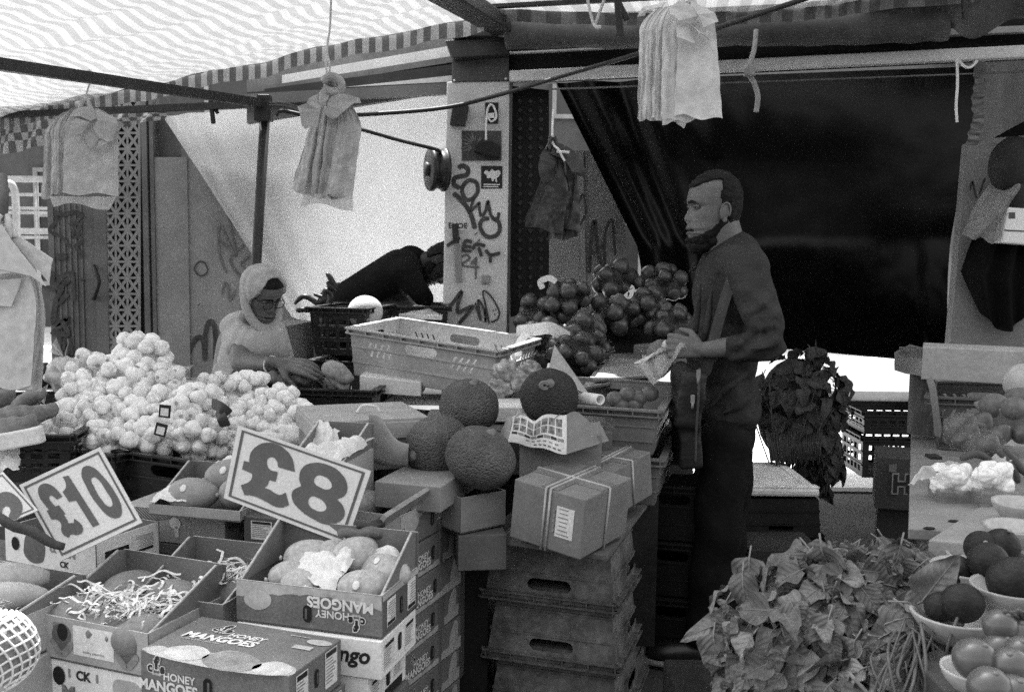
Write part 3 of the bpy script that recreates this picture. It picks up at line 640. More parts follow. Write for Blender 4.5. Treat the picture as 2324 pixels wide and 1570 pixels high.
# papaya tray at far left
zp = .60; b2 = G(196, 1303, zp+.04); yaw = R(-21)
tp = Carton('fruit_box', 'open tray of long papayas at the left edge', 'fruit box', None, None, .3, .1, cardl, .04, GB, loc=V((b2.x-.165*math.cos(yaw)+.15*math.sin(yaw), b2.y-.165*math.sin(yaw)-.15*math.cos(yaw), zp-.1)), yaw=yaw, W=.33)
tp.oval('front', .29, .055, .014, .018); tp.done()
under(tp, 1, 'fruit_box', 'fruit box lying under the papaya tray', cardl, .01, 0, .1)
va = Carton('fruit_box', 'fruit box with a VARIETY label in the lower left corner', 'fruit box', None, None, .24, .1, cardl, 0, GB, True, loc=V((-.93, 1.72, .33)), yaw=R(18), W=.36)
va.rect('front', .29, .075, .1, .03, 2, 2); va.text('front', 'VARIETY', .29, .075, .02, 1, 3, .03); va.rect('front', .3, .04, .09, .014, 2, 2); va.text('front', 'MANGOES', .3, .04, .012, 1, 3, .03); va.done()
# second shredded paper tray, behind the first
zs = .60; A, B = G(300, 1345, zs), G(506, 1372, zs)
t2 = Carton('fruit_box', 'open tray of shredded paper squeezed between the tulip tray and the striped box', 'fruit box', A, B, .25, .1, red, .07, GB).done()
under(t2, 1, 'fruit_box', 'tall carton standing under the second shredded paper tray', redside, 0, 0, .49)
# striped box with the thumb
zt = .69; A, B = G(275, 1145, zt), G(510, 1168, zt)
ts = Carton('fruit_box', 'closed box with diagonal stripes and a thumb mark below the middle mango tray', 'fruit box', A, B, .26, .095, cardl, 0, GB, True, side=redside)
W, H = ts.W, ts.H
ts.poly('front', [(.002, .094), (W-.06, .094), (.12, .06), (.002, .03)], 6, 1)
for i in range(26):
    u = .004+i*.0098; v0 = .094; L = .05
    if u+L*.9 < W-.03: ts.poly('front', [(u, .094), (u+.003, .094), (u+.003+.045, max(.05+.0*i, .094-.04+i*.0012)), (u+.045, max(.05, .094-.04+i*.0012))], 0, 2)
ts.oval('front', .175, .058, .018, .017, 4, 3); ts.rect('front', .18, .034, .012, .03, 4, 3)
for i in range(9): ts.rect('right', .06+.0*i, .012+i*.009, .12, .0016, 0, 1)
ts.rect('right', .03, .05, .03, .014, 5, 2); ts.done()
under(ts, 1, 'fruit_box', 'tall carton holding up the striped box', cardd, 0, 0, .62)
# middle mango tray on top of the striped box
zm = .725; A, B = G(338, 1143, zm), G(545, 1160, zm)
tm = Carton('fruit_box', 'open mango tray with tissue left of the large 8 pound sign', 'fruit box', A, B, .22, .03, cardl, .075, GB).done()
# small labelled box
zb = .71; A, B = G(553, 1170, zb), G(640, 1178, zb)
tb_ = Carton('fruit_box', 'small dark box with a white printed label behind the large tray', 'fruit box', A, B, .2, .075, redside, 0, GB, True)
tb_.label('front', tb_.W*.47, .04, .062, .05, 7, True); tb_.wave('front', .007, .002); tb_.done()
under(tb_, 1, 'fruit_box', 'tall support carton under the small labelled box', cardd, 0, 0, .6)
# column of honey mangoes boxes turned sideways
zk = .73; A, B = G(909, 1172, zk), G(1044, 1106, zk); yk = math.atan2(B.y-A.y, B.x-A.x)-PI/2
Dk = (B-A).length; Wk = .24; ux, uy = V((math.cos(yk), math.sin(yk), 0)), V((-math.sin(yk), math.cos(yk), 0))
cen = (A+B)/2 - ux*Wk/2
k0 = Carton('fruit_box', 'open mango tray with a loose knife on top of the sideways stack', 'fruit box', None, None, Dk, .095, cardl, 0, GB, flip=True, loc=V((cen.x, cen.y, zk-.095)), yaw=yk, W=Wk, side=red)
k0.honey('right', .2, .024); k0.leafmango('right', Dk-.06, .035, .04); k0.done()
lab = ['topmost closed honey mangoes box of the sideways stack', 'second closed honey mangoes box of the sideways stack', 'third closed honey mangoes box of the sideways stack', 'fourth honey mangoes box of the sideways stack, jutting forward', 'lowest visible honey mangoes box of the sideways stack', 'bottom honey mangoes box of the sideways stack near the floor']
kp = k0; r_ = rnd(5)
for i, l in enumerate(lab):
    p = kp.at(0, 0, 0); H = .093
    kp = Carton('fruit_box', l, 'fruit box', None, None, Dk, H, red, 0, GB, True, loc=V((p.x+r_.uniform(-.006, .006), p.y+r_.uniform(-.006, .006), p.z-H-.003)), yaw=yk+r_.uniform(-.03, .03), W=Wk)
    kp.honey('right', .2, .025); kp.poly('right', [(Dk-.07, .02), (Dk-.05, .085), (Dk-.03, .09), (Dk-.02, .05), (Dk-.035, .015)], 0, 2, True); kp.done()
# box behind the sign, lidded carton, torn carton, flat carton, jackfruit cartons
def simple(label, FL, FR, z, D, H, m=card, hood=0, closed=False, name='cardboard_box', cat='box', **kw):
    return Carton(name, label, cat, G(*FL, z), G(*FR, z), D, H, m, hood, None, closed, cardin=kw.pop('cardin', None), **kw)
bs_ = simple('open carton of crumpled tissue behind the large 8 pound sign', (640, 1052), (770, 1060), .86, .26, .12, cardl, .07)
bs_.done()
simple('carton stacked under the tissue box behind the large 8 sign', (640, 1140), (775, 1150), .735, .26, .5, cardd, 0, True)
ld_ = simple('closed brown carton with a lid and round holes beside the garlic', (716, 975), (968, 962), .9, .3, .13, card, 0, True)
m = MB(); W, D, H = ld_.W, ld_.D, ld_.H
m.box((0, 0, H+.012), (W+.012, D+.012, .022)); m.box((0, -D/2-.006, H-.012), (W+.012, .006, .05)); m.box((W/2+.006, 0, H-.012), (.006, D+.012, .05)); m.box((-W/2-.006, 0, H-.012), (.006, D+.012, .05))
part(ld_.T, 'lid', m, cardl, True, bevel=.004)
ld_.oval('front', W*.75, .06, .013, .014); ld_.oval('front', W*.24, .055, .007, .012, 0, 4); ld_.done()
m = MB(); m.tube(spline([ld_.at(-.02, -.03, H+.024), ld_.at(.0, -.03, H+.045), ld_.at(.04, -.03, H+.04), ld_.at(.05, -.03, H+.024)]), .004, 6); part(ld_.T, 'handle', m, paper)
fl_ = simple('flat brown carton under the left jackfruit', (850, 1092), (1000, 1105), .795, .3, .07, card, 0, True); fl_.done()
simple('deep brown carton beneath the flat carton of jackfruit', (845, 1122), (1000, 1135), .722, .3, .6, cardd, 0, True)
jf = simple('bulging brown carton holding the front jackfruit', (1046, 1130), (1148, 1112), .745, .34, .1, card, 0)
jf.done()
jl = simple('crushed lower carton beneath the front jackfruit box', (1040, 1215), (1150, 1212), .64, .36, .1, cardd, 0, True); jl.done()
simple('dark carton at the bottom under the jackfruit boxes', (1030, 1232), (1110, 1232), .535, .3, .52, mat('shade_card', .014, .9), 0, True)  # near-black carton fills the black gap, shade put into its colour
# torn flap
m = MB()
def flapfn(u, v):
    a = P(838, 940, 2.86).lerp(P(930, 1012, 2.72), u); b = P(845, 1050, 2.86).lerp(P(925, 1055, 2.72), u)
    p = a.lerp(b, v); p.z += .012*math.sin(u*7)*(1-v); p.y += .02*math.sin(v*3+u*4); return p
m.grid(flapfn, 14, 8); o = solo('cardboard_flap', m, card, 'torn upright cardboard flap between the tissue box and the jackfruit', 'cardboard'); q = o.modifiers.new('solidify', 'SOLIDIFY'); q.thickness = .005

# ---------------------------------------------------------------- price signs
signc = mat('sign_card', .56, .6, .05, 6, .08, 200); signk = mat('sign_print', .085, .6, .12, 12, .05, 200)
def onplane(x, y, p0, n):
    d = ray(x, y); return C0 + d*((p0-C0).dot(n)/d.dot(n))
def pricesign(label, corners, glyphs, mp, bord=True, dep=.004):
    TL, TR, BR, BL = corners
    n = (TR-TL).cross(BL-TL).normalized()
    if n.y > 0: n = -n
    c = (TL+TR+BR+BL)/4; T = thing('price_sign', label, 'price sign', (c.x, c.y, min(p.z for p in corners)), group='painted price signs')
    m = MB(); m._add([TL, TR, BR, BL]+[p-n*dep for p in (TL, TR, BR, BL)], [(3, 2, 1, 0), (4, 5, 6, 7), (0, 1, 5, 4), (1, 2, 6, 5), (2, 3, 7, 6), (3, 0, 4, 7)]); part(T, 'card', m, signc)
    bi = lambda u, v: (TL.lerp(TR, u)).lerp(BL.lerp(BR, u), v)+n*.0012
    m = MB(); e, f, e2, f2 = .035, .045, .055, .07
    O = [bi(e, f), bi(1-e, f), bi(1-e, 1-f), bi(e, 1-f)]; I = [bi(e2, f2), bi(1-e2, f2), bi(1-e2, 1-f2), bi(e2, 1-f2)]
    m._add(O+I, [(i, (i+1) % 4, 4+(i+1) % 4, 4+i) for i in range(4)]); part(T, 'border', m, signk)
    for loops in glyphs:
        me = shape_mesh([[(mp(*q[:2])[0]/100, -mp(*q[:2])[1]/100) + tuple(q[2:]) for q in l] for l in loops]); m = MB()
        for v in me.vertices: m.v.append(onplane(v.co.x*100, -v.co.y*100, TL+n*.0015, n))
        for p in me.polygons: m.f.append(list(p.vertices)); m.m.append(0); m.sm.append(False)
        part(T, 'numeral', m, signk)
    return T
K = 1
ctt = lambda pts: [(500*0+x, y) + tuple(r) for x, y, *r in pts]
def s2c3(x, y): return ((x-340)*4.618, (y-1080)*4.618)
# glyphs of the 8 sign: pound read in the c3 detail, 8 in the s_ detail
pound8 = [(1240, 190), (1260, 110), (1330, 35), (1430, 0), (1540, 15), (1650, 80), (1720, 170), (1755, 330, 1), (1565, 275, 1), (1550, 205), (1500, 162), (1450, 180), (1440, 235), (1462, 295), (1562, 332, 1), (1537, 440, 1), (1465, 420, 1), (1445, 475), (1410, 510, 1), (1470, 530), (1530, 570), (1590, 588), (1650, 562, 1), (1688, 700, 1), (1620, 728), (1540, 722), (1440, 670), (1340, 620), (1260, 595), (1185, 590, 1), (1143, 478, 1), (1190, 465), (1250, 430), (1272, 385), (1270, 348, 1), (1160, 300, 1), (1180, 205, 1), (1240, 220, 1)]
def toS(pts, sx, sy, k): return [((sx+p[0]/k), (sy+p[1]/k)) + tuple(p[2:]) for p in pts]
pound8 = toS(pound8, 340, 1080, 4.618)
eight = [toS(l, 500, 1000, 2.278) for l in ([(545, 320), (600, 295), (680, 305), (750, 345), (792, 420), (778, 475), (735, 497, 1), (768, 535), (775, 590), (740, 625), (680, 637), (600, 605), (530, 555), (487, 500), (490, 450), (536, 424, 1), (525, 375)], [(608, 390), (625, 365), (660, 368), (700, 400), (705, 430), (680, 443), (640, 430), (612, 410)], [(575, 510), (590, 482), (625, 487), (665, 515), (675, 550), (650, 565), (610, 555), (580, 530)])]
mS = lambda x, y: (x*.9296, y*.9296)
Pl = [P(*s_(185, 85), 2.47), P(*s_(925, 340), 2.42), P(*s_(785, 750), 2.36)]
Pn = (Pl[1]-Pl[0]).cross(Pl[2]-Pl[0]).normalized(); BL = onplane(*s_(105, 490), Pl[0], Pn)
pricesign('large tilted price sign reading £8 above the mango tray', Pl+[BL], [[pound8], eight], mS)
Pl = [P(*cf(215, 480), 2.42), P(*cf(1125, 50), 2.42), P(*cf(1600, 900), 2.32)]
Pn = (Pl[1]-Pl[0]).cross(Pl[2]-Pl[0]).normalized(); BL = onplane(*cf(690, 1330), Pl[0], Pn)
p10 = [[(430, 520), (445, 488), (490, 462), (560, 470), (640, 530), (700, 605, 1), (640, 640, 1), (600, 605), (565, 592), (552, 615), (575, 665), (625, 718, 1), (665, 705, 1), (735, 800, 1), (715, 812, 1), (745, 850), (770, 905, 1), (832, 905, 1), (835, 855, 1), (900, 905), (935, 965), (920, 1015), (870, 1038), (795, 1035), (775, 1068, 1), (720, 1040), (690, 990), (690, 920), (640, 865), (580, 865, 1), (525, 765, 1), (552, 755, 1), (490, 680), (440, 600)]]
p1 = [[(705, 385, 1), (770, 370, 1), (1120, 920, 1), (1045, 950, 1), (855, 650, 1), (775, 665, 1), (705, 555, 1), (740, 510), (735, 440)]]
p0 = [[(920, 310), (960, 265), (1040, 275), (1150, 370), (1300, 570), (1370, 740), (1360, 820), (1310, 850), (1230, 830), (1100, 700), (980, 510)], [(1030, 400), (1060, 388), (1110, 420), (1200, 550), (1265, 670), (1260, 715), (1225, 720), (1150, 650), (1060, 500)]]
pricesign('tilted price sign reading £10 leaning over the white CK box', Pl+[BL], [p10, p1, p0], cf)
Pl = [P(*cf(-700, 640), 2.3), P(*cf(35, 330), 2.36), P(*cf(430, 760), 2.3)]
Pn = (Pl[1]-Pl[0]).cross(Pl[2]-Pl[0]).normalized(); BL = onplane(*cf(-305, 1070), Pl[0], Pn)
pricesign('price sign cut off by the left edge of the view', Pl+[BL], [[[(-90, 640), (-20, 575), (90, 555), (180, 600), (250, 700), (240, 790), (170, 862), (100, 840), (118, 770), (90, 715), (40, 730), (20, 790), (-60, 900)]]], cf)
# wooden clips holding the signs
def clip(label, a, b, r, mt):
    m = MB(); n = 10; m.tube([a.lerp(b, i/n)+V((0, 0, .004*math.sin(i*1.3))) for i in range(n+1)], [r*(.75+.3*math.sin(PI*i/n)) for i in range(n+1)], 8); return solo('wooden_peg', m, mt, label, 'peg')
wood = mat('peg_wood', .12, .7, .25, 20, .3, 80, stretch=(1, 6, 6))
clip('rough wooden peg pinning the large 8 pound sign to its tray', P(768, 1212, 2.3), P(888, 1208, 2.36), .014, wood)
clip('dark wooden stick across the white box under the 10 pound sign', P(-40, 1158, 2.22), P(146, 1242, 2.3), .012, mat('stick_wood', .055, .6, .2, 20, .2, 80))
kn = thing('knife', 'steel clip knife lying across the mangoes beside the large 8 sign', 'knife', P(880, 1160, 2.4))
m = MB(); a, b = P(862, 1186, 2.36), P(962, 1122, 2.6); m.beam(a, b, .012, .05, V((0, -1, .4))); part(kn, 'blade', m, mat('knife_steel', .25, .3, .2, 20, .1))
m = MB(); m.tube([P(812, 1192, 2.33), P(840, 1196, 2.35), P(868, 1184, 2.37)], [.008, .012, .014], 8); part(kn, 'handle', m, metal_d)

# ---------------------------------------------------------------- fruit in the trays
man_m = mat('mango_skin', .4, .45, .2, 22, .12, 120, fine=.2); man_d = mat('dark_mango_skin', .2, .55, .16, 14, .1, 120); tis = mat('tissue_paper', .76, .8, .06, 14, .15, 100, trans=.15)
def mango_mb(a=.058, b=.042, c=.037, bend=.1):
    m = MB(); m.ell((0, 0, 0), (a, b, c), None, 20, 14, 0, lambda u: 1+.1*u.x*u.x*u.x+.05*u.x*u.y)
    for v in m.v: v.y += bend*v.x*v.x/.05
    m.ell((-a*.99, bend*a*a/.05, 0), (.004, .006, .006), None, 8, 6)
    return m
MG = [mango_mb(), mango_mb(.062, .043, .04, .06), mango_mb(.052, .044, .04, .15)]
MD = {}
def mango(label, p, rot, k=1, i=0, mt=None, group='mangoes in the open trays', sticker=None, name='mango', cat='mango'):
    mt = mt or man_m; key = (i, mt.name)
    if key not in MD: MD[key] = MG[i].data('mango', mt)
    o = bpy.data.objects.new(name, MD[key]); COL.objects.link(o); o.location = p; o.rotation_euler = rot; o.scale = (k, k, k)
    tag(o, label, cat, group)
    if sticker:
        X = chainM(o); n = V(sticker).normalized(); loc = X.inverted().to_3x3() @ n; a = [.058, .062, .052][i]
        q = V((loc.x/a, loc.y/.043, loc.z/.039)); s = 1/q.length; lp = loc*s*1.03
        m = MB(); m.ell((0, 0, 0), (.008, .0105, .0012), None, 14, 4); m2 = MB(); zq = loc.to_track_quat('Z', 'Y').to_matrix().to_4x4()
        m2._add([Matrix.Translation(lp) @ zq @ v for v in m.v], m.f, 0, True); part(o, 'sticker', m2, paper, True)
    return o
def tissue(label, pts, amp=.012, seed=0, mt=None, nu=14):
    a, b, c, d = [V(p) for p in pts]; m = MB()
    def f(u, v):
        p = a.lerp(b, u).lerp(d.lerp(c, u), v); q = V((u*4, v*4, seed)); q2 = V((u*13, v*13, seed+5)); p.z += amp*.35*abs(noise.noise(q2)); p += V((noise.noise(q), noise.noise(q+V((9, 0, 0))), 1.4*noise.noise(q+V((0, 9, 0)))))*amp; p.z += .025*math.sin(PI*u)*math.sin(PI*v)
        return p
    m.grid(f, nu, nu); return solo('tissue_paper', m, mt or tis, label, 'tissue paper')
def strips(label, c, n, ext, seed, wd=.006, L=.1, mt=paper, flat=1.0):
    r = rnd(seed); m = MB(); cl = [(r.uniform(-.6, .8)*ext[0], r.uniform(-.8, .7)*ext[1]) for _ in range(5)]
    for i in range(n):
        k = r.choice(cl); p = V((k[0]+r.gauss(0, .28)*ext[0], k[1]+r.gauss(0, .28)*ext[1], 0)); p.x = max(-ext[0], min(ext[0]*.95, p.x)); p.y = max(-ext[1], min(ext[1]*.95, p.y))
        p.z = abs(r.gauss(0, .45))*ext[2]; a = r.uniform(0, 6.28); l = L*r.uniform(.35, 1); pts = []; k1 = r.choice((r.uniform(-60, 60), r.uniform(-12, 12))); q = p.copy(); el = r.uniform(-.25, .5); ph = r.uniform(0, 6)
        for j in range(9):
            pts.append(q.copy()); q = q + V((math.cos(a), math.sin(a), math.sin(el)))*l/8; a += k1*l/8; el += .5*math.sin(ph+j*1.3)*flat-.08; q.z = max(q.z, .0)
            q.x = max(-ext[0]*1.05, min(ext[0]*1.0, q.x)); q.y = max(-ext[1]*1.08, min(ext[1], q.y))
        ribbon(m, [c.T.matrix_basis @ (p_+V((0, 0, c._h))) for p_ in pts], wd*r.uniform(.6, 1.2), V((r.gauss(0, .6), r.gauss(0, .6), 1)).normalized(), 0, 3)
    return solo('shredded_paper', m, mt, label, 'shredded paper', None, 'stuff')
# tray of the 8 sign: seven mangoes in tissue
h = .075
for i, (x, y, z, rz, rx, k, mi, st, l) in enumerate((
    (.105, -.045, .085, .5, .3, 1.1, 0, (-.2, -1, .5), 'speckled mango with a round sticker at the front right of the large tray'),
    (.12, .035, .1, -.3, .1, 1.05, 1, (-.3, -.6, .9), 'smooth mango with a pale oval sticker at the right of the large tray'),
    (-.045, -.055, .075, .2, .2, 1.05, 2, (.5, -1, .2), 'bruised mango with a sticker at the front middle of the large tray'),
    (-.09, -.02, .085, .9, .0, 1, 0, None, 'pale mango wrapped in tissue at the front left of the large tray'),
    (-.075, .045, .11, .4, .2, 1.1, 1, None, 'large pale mango at the back left of the large tray'),
    (-.02, .06, .115, .2, .2, 1, 2, None, 'mango half covered by tissue at the back middle of the large tray'),
    (.045, .05, .13, 1.2, .5, 1.1, 0, None, 'upright mango in a paper cup in the middle of the large tray'))):
    mango(l, t8.at(x, y, z), (rx, 0, rz+t8.yaw), k, mi, None, sticker=st)
tissue('sheet of tissue across the mangoes of the large tray', [t8.at(-.11, .06, .13), t8.at(.06, .03, .135), t8.at(.05, -.098, .085), t8.at(-.05, -.06, .105)], .009, 3, nu=26)
tissue('sheet of tissue at the back right of the large tray', [t8.at(.07, .09, .13), t8.at(.165, .08, .12), t8.at(.165, .05, .115), t8.at(.09, .055, .135)], .006, 8)
tissue('tissue folded over the middle mango of the large tray', [t8.at(.03, .03, .15), t8.at(.065, .015, .14), t8.at(.06, -.04, .115), t8.at(.01, -.02, .12)], .006, 11)
# tulip tray
for (x, y, z, rz, l) in ((-.075, .06, .1, 1.2, 'dark mango at the back left of the tulip tray'), (.05, .065, .095, .2, 'dark mango at the back middle of the tulip tray'), (-.07, -.02, .085, .5, 'dark mango in the middle left of the tulip tray'), (-.095, -.085, .08, .1, 'dark mango at the front left corner of the tulip tray'), (.0, -.085, .075, .2, 'dark mango at the front middle of the tulip tray'), (.1, -.09, .07, .7, 'dark mango at the front right corner of the tulip tray')):
    mango(l, tk.at(x, y, z), (.2, 0, rz+tk.yaw), 1.2, 1, man_d)
tk._h = .1; strips('white shredded paper in the tulip tray', tk, 300, (.135, .115, .045), 4)
t2._h = .09; strips('white shredded paper in the squeezed second tray', t2, 240, (.13, .1, .035), 5)
for (x, y, l) in ((-.08, .03, 'mango under shredded paper at the left of the squeezed tray'), (.0, .05, 'mango under shredded paper in the middle of the squeezed tray'), (.08, .0, 'mango under shredded paper at the right of the squeezed tray')): mango(l, t2.at(x, y, .075), (.1, 0, .4), 1.05, 0, man_d)
# middle tray
for (x, y, z, rz, k, st, l) in ((-.04, -.06, .05, .1, 1.15, (-.2, -1, .7), 'mango with a sticker at the front of the middle tray'), (.025, .025, .085, 1.1, 1.2, (.0, -1, .6), 'large mango standing at the back of the middle tray'), (.095, -.03, .06, 1.0, 1.1, None, 'mango half hidden by the large 8 sign in the middle tray')):
    mango(l, tm.at(x, y, z), (.35, 0, rz+tm.yaw), k, 1, mat('mango_mid', .27, .5, .14, 14, .1), sticker=st)
tissue('tissue at the front left of the middle tray', [tm.at(-.13, -.03, .05), tm.at(-.04, -.02, .08), tm.at(-.02, -.115, .045), tm.at(-.135, -.115, .04)], .01, 21)
tissue('tissue tucked behind the mangoes of the middle tray', [tm.at(-.06, .09, .1), tm.at(.06, .1, .15), tm.at(.05, .03, .06), tm.at(-.03, .0, .07)], .012, 22)
# sideways tray
for (x, y, z, rz, l) in ((-.06, -.06, .08, .6, 'mango with its stalk at the front of the sideways tray'), (.0, .05, .085, .3, 'pale mango at the back of the sideways tray'), (.06, -.0, .075, 1.2, 'mango by the right wall of the sideways tray'), (-.05, .08, .08, 2, 'mango behind the knife in the sideways tray')): mango(l, k0.at(x, y, z), (.1, 0, rz), 1.05, 0)
tissue('crumpled tissue in the open carton behind the large 8 sign', [bs_.at(-.07, .07, .13), bs_.at(.1, .08, .16), bs_.at(.07, -.1, .12), bs_.at(-.07, -.1, .12)], .03, 31, nu=20)
tissue('leaf of tissue standing up in the carton behind the large 8 sign', [bs_.at(-.07, .09, .2), bs_.at(-.01, .1, .17), bs_.at(.0, .03, .1), bs_.at(-.08, .03, .1)], .01, 32)
# papayas
pap = mat('papaya_skin', .36, .5, .12, 10, .08)
def papaya(label, a, b, r, mt=pap):
    m = MB(); n = 14; m.tube([a.lerp(b, i/n)+V((0, 0, .02*math.sin(PI*i/n))) for i in range(n+1)], [max(.006, r*math.sin(PI*(.06+.9*i/n))**.55*(.85+.25*i/n)) for i in range(n+1)], 14); return solo('papaya', m, mt, label, 'papaya', 'papayas in the left tray')
papaya('longest papaya at the left of the papaya tray', tp.at(-.13, -.11, .12), tp.at(.0, .1, .13), .04); papaya('middle papaya of the papaya tray', tp.at(-.06, -.12, .12), tp.at(.1, .1, .14), .042); papaya('right papaya of the papaya tray', tp.at(.02, -.13, .11), tp.at(.145, .06, .11), .036)
tp._h = .1; strips('fine wood wool in the papaya tray', tp, 420, (.13, .05, .045), 9, .0014, .08, mat('wood_wool', .55, .8)).location.y -= .05
# netted papaya in foam at the left bottom
nf = thing('foam_netted_fruit', 'fruit in a white foam net hanging at the left bottom edge', 'netted fruit', P(8, 1540, 1.75))
a, b = P(20, 1395, 1.78), P(-22, 1560, 1.7); m = MB(); m.tube([a.lerp(b, i/12) for i in range(13)], [.062*math.sin(PI*(.08+.84*i/12))**.6 for i in range(13)], 18); part(nf, 'fruit', m, man_d)
m = MB(); ax = (b-a).normalized(); e1 = ax.orthogonal().normalized(); e2 = ax.cross(e1)
for sg in (-1, 1):
    for k in range(15):
        pts = []
        for i in range(25):
            t = i/24; r = .066*max(.12, math.sin(PI*(.05+.88*t)))**.6; an = 2*PI*k/15+sg*t*2.6; pts.append(a.lerp(b, t*1.02-.02)+(e1*math.cos(an)+e2*math.sin(an))*r)
        m.tube(pts, .0022, 5)
part(nf, 'foam_net', m, paper)
# ================================================================ crates, garlic, jackfruit, parcels, onions
greyp_c = mat('grey_plastic', .17, .5, .16, 5, .12, 60, spec=.4); dgrey_c = mat('worn_dark_plastic', .15, .6, .4, 6, .4, 45, spec=.3, fine=.3)
midpl = mat('mid_plastic', .17, .5, .18, 6, .12, 60, spec=.4)
def crate(name, label, M, W, D, H, mt, holes='slots', taper=.018, rim=.022, cat='crate', group=None, ribs=True, inv=False, th=.004):
    """plastic crate: local origin at base centre; M places it"""
    T = thing(name, label, cat, (0, 0, 0), 0, group); T.matrix_basis = M @ (Matrix.Translation((0, 0, H)) @ Matrix.Rotation(PI, 4, 'X') if inv else Matrix.Identity(4))
    m = MB(); m.box((0, 0, .003), (W-2*taper, D-2*taper, .006)); part(T, 'base', m, mt, True)
    for k, (L, off, ang) in enumerate(((W, D/2, 0), (D, W/2, PI/2), (W, D/2, PI), (D, W/2, -PI/2))):
        L0 = L-2*taper; hs = []; hl, hh = min(.13, L*.3), .035; z0 = H-rim-.012-hh
        cut = lambda x, y, a, b: hs.append([(x-a, y-b), (x+a, y-b), (x+a, y+b), (x-a, y+b)])
        rnd_ = lambda x, y, a, b: hs.append([(x-a+b+b*math.cos(PI/2+PI*i/6), y+b*math.sin(PI/2+PI*i/6)) for i in range(7)] + [(x+a-b+b*math.cos(-PI/2+PI*i/6), y+b*math.sin(-PI/2+PI*i/6)) for i in range(7)])
        rnd_(0, z0+hh/2, hl/2, hh/2)
        if holes == 'lattice':
            hs.clear(); n = max(3, int(L0/.048)); rows = 2 if H < .2 else 3
            for i in range(n):
                for j in range(rows):
                    x = -L0/2+.02+(L0-.04)*(i+.5)/n; y = .02+(H-.06)*(j+.5)/rows
                    cut(x, y, (L0-.04)/n*.34, (H-.06)/rows*.36)
        elif holes == 'slots':
            for sx in (-1, 1):
                for i in range(4):
                    for j in range(2):
                        x, y, a = sx*(L0*.27+.0+i*.026-.03)+j*sx*.008, H*.52+j*.03, .011
                        hs.append([(x-.004-a*.5, y-a), (x+.004-a*.5, y-a), (x+.004+a*.5, y+a), (x-.004+a*.5, y+a)])
        me = shape_mesh([[(-L0/2, .004), (L0/2, .004), (L0/2, H-.004), (-L0/2, H-.004)]] + hs, False, th/2)
        X = Matrix.Rotation(ang, 4, 'Z'); m = MB()
        for v in me.vertices:
            u, z, t = v.co.x, v.co.y, v.co.z; f = z/H; m.v.append(X @ V((u*(1+2*taper*f/L0), -(off-taper+taper*f)+t, z)))
        for p in me.polygons: m.f.append(list(p.vertices)); m.m.append(0); m.sm.append(False)
        wl = part(T, ('front_wall', 'side_wall', 'back_wall', 'side_wall')[k], m, mt, True)
        m = MB()        # rim shelf and ribs
        y = -off-.006
        m.box((0, y, H-.004), (L+.024, .024, .006), None, 0, X); m.box((0, y-.008, H-rim), (L+.02, .005, .005), None, 0, X); m.box((0, y+.002, H-rim), (L+.016, .018, .004), None, 0, X)
        nr = max(4, int(L/.07))
        for i in range(nr+1): m.box((-L/2+L*i/nr, y-.002, H-rim/2), (.004, .016, rim), None, 0, X)
        if ribs:
            for z in (.3, .62): m.box((0, -off+taper*(1-z)-.004, H*z), (L0+2*taper*z-.004, .005, .006), None, 0, X)
        part(wl, 'rim', m, mt, True)
    return T
def Myaw(loc, yaw): return Matrix.Translation(loc) @ Matrix.Rotation(yaw, 4, 'Z')
def M3(FL, FR, BR, W, D, H):        # placed by three rim corners; rim at height H
    u = (FR-FL).normalized(); b = (BR-FR); v = (b-u*b.dot(u)).normalized(); n = u.cross(v)
    M = Matrix.Identity(4)
    for i in range(3): M[i][0], M[i][1], M[i][2] = u[i], v[i], n[i]
    c = (FL+FR)/2 + v*D/2 - n*H
    for i in range(3): M[i][3] = c[i]
    return M
def on(A, B, z, D, H):
    yaw = math.atan2(B.y-A.y, B.x-A.x); c = (A+B)/2; return Myaw((c.x-math.sin(yaw)*D/2, c.y+math.cos(yaw)*D/2, z-H), yaw)
# garlic crates
A, B = G(43, 1006, .78), G(262, 1030, .78)
crate('plastic_crate', 'black plastic crate of garlic behind the 10 pound sign', on(A, B, .78, .6, .2), (B-A).length, .6, .2, blackp, 'lattice', group='black garlic crates')
A, B = G(268, 1020, .78), G(486, 1048, .78)
cg = crate('plastic_crate', 'black solid walled crate of garlic with a pale handle hole', on(A, B, .78, .6, .2), (B-A).length, .6, .2, blackp, 'plain', group='black garlic crates')
A, B = G(492, 1046, .79), G(700, 1062, .79)
crate('plastic_crate', 'black crate of garlic hidden behind the middle mango tray', on(A, B, .79, .6, .2), (B-A).length, .6, .2, blackp, 'plain', group='black garlic crates')
tt = thing('trestle_table', 'dark board table under the garlic crates', 'table', (-1.1, 3.2, 0))
m = MB(); m.box((-1.3, 3.34, .56), (1.75, 1.0, .03), Matrix.Rotation(R(-20), 3, 'Z')); part(tt, 'tabletop', m, mat('table_board', .06, .8))
for sx, sy in ((-1, -1), (1, -1), (-1, 1), (1, 1)): m = MB(); m.box(V((-1.3, 3.34, .27))+Matrix.Rotation(R(-20), 3, 'Z') @ V((sx*.8, sy*.4, 0)), (.05, .05, .54)); part(tt, 'leg', m, metal_d)
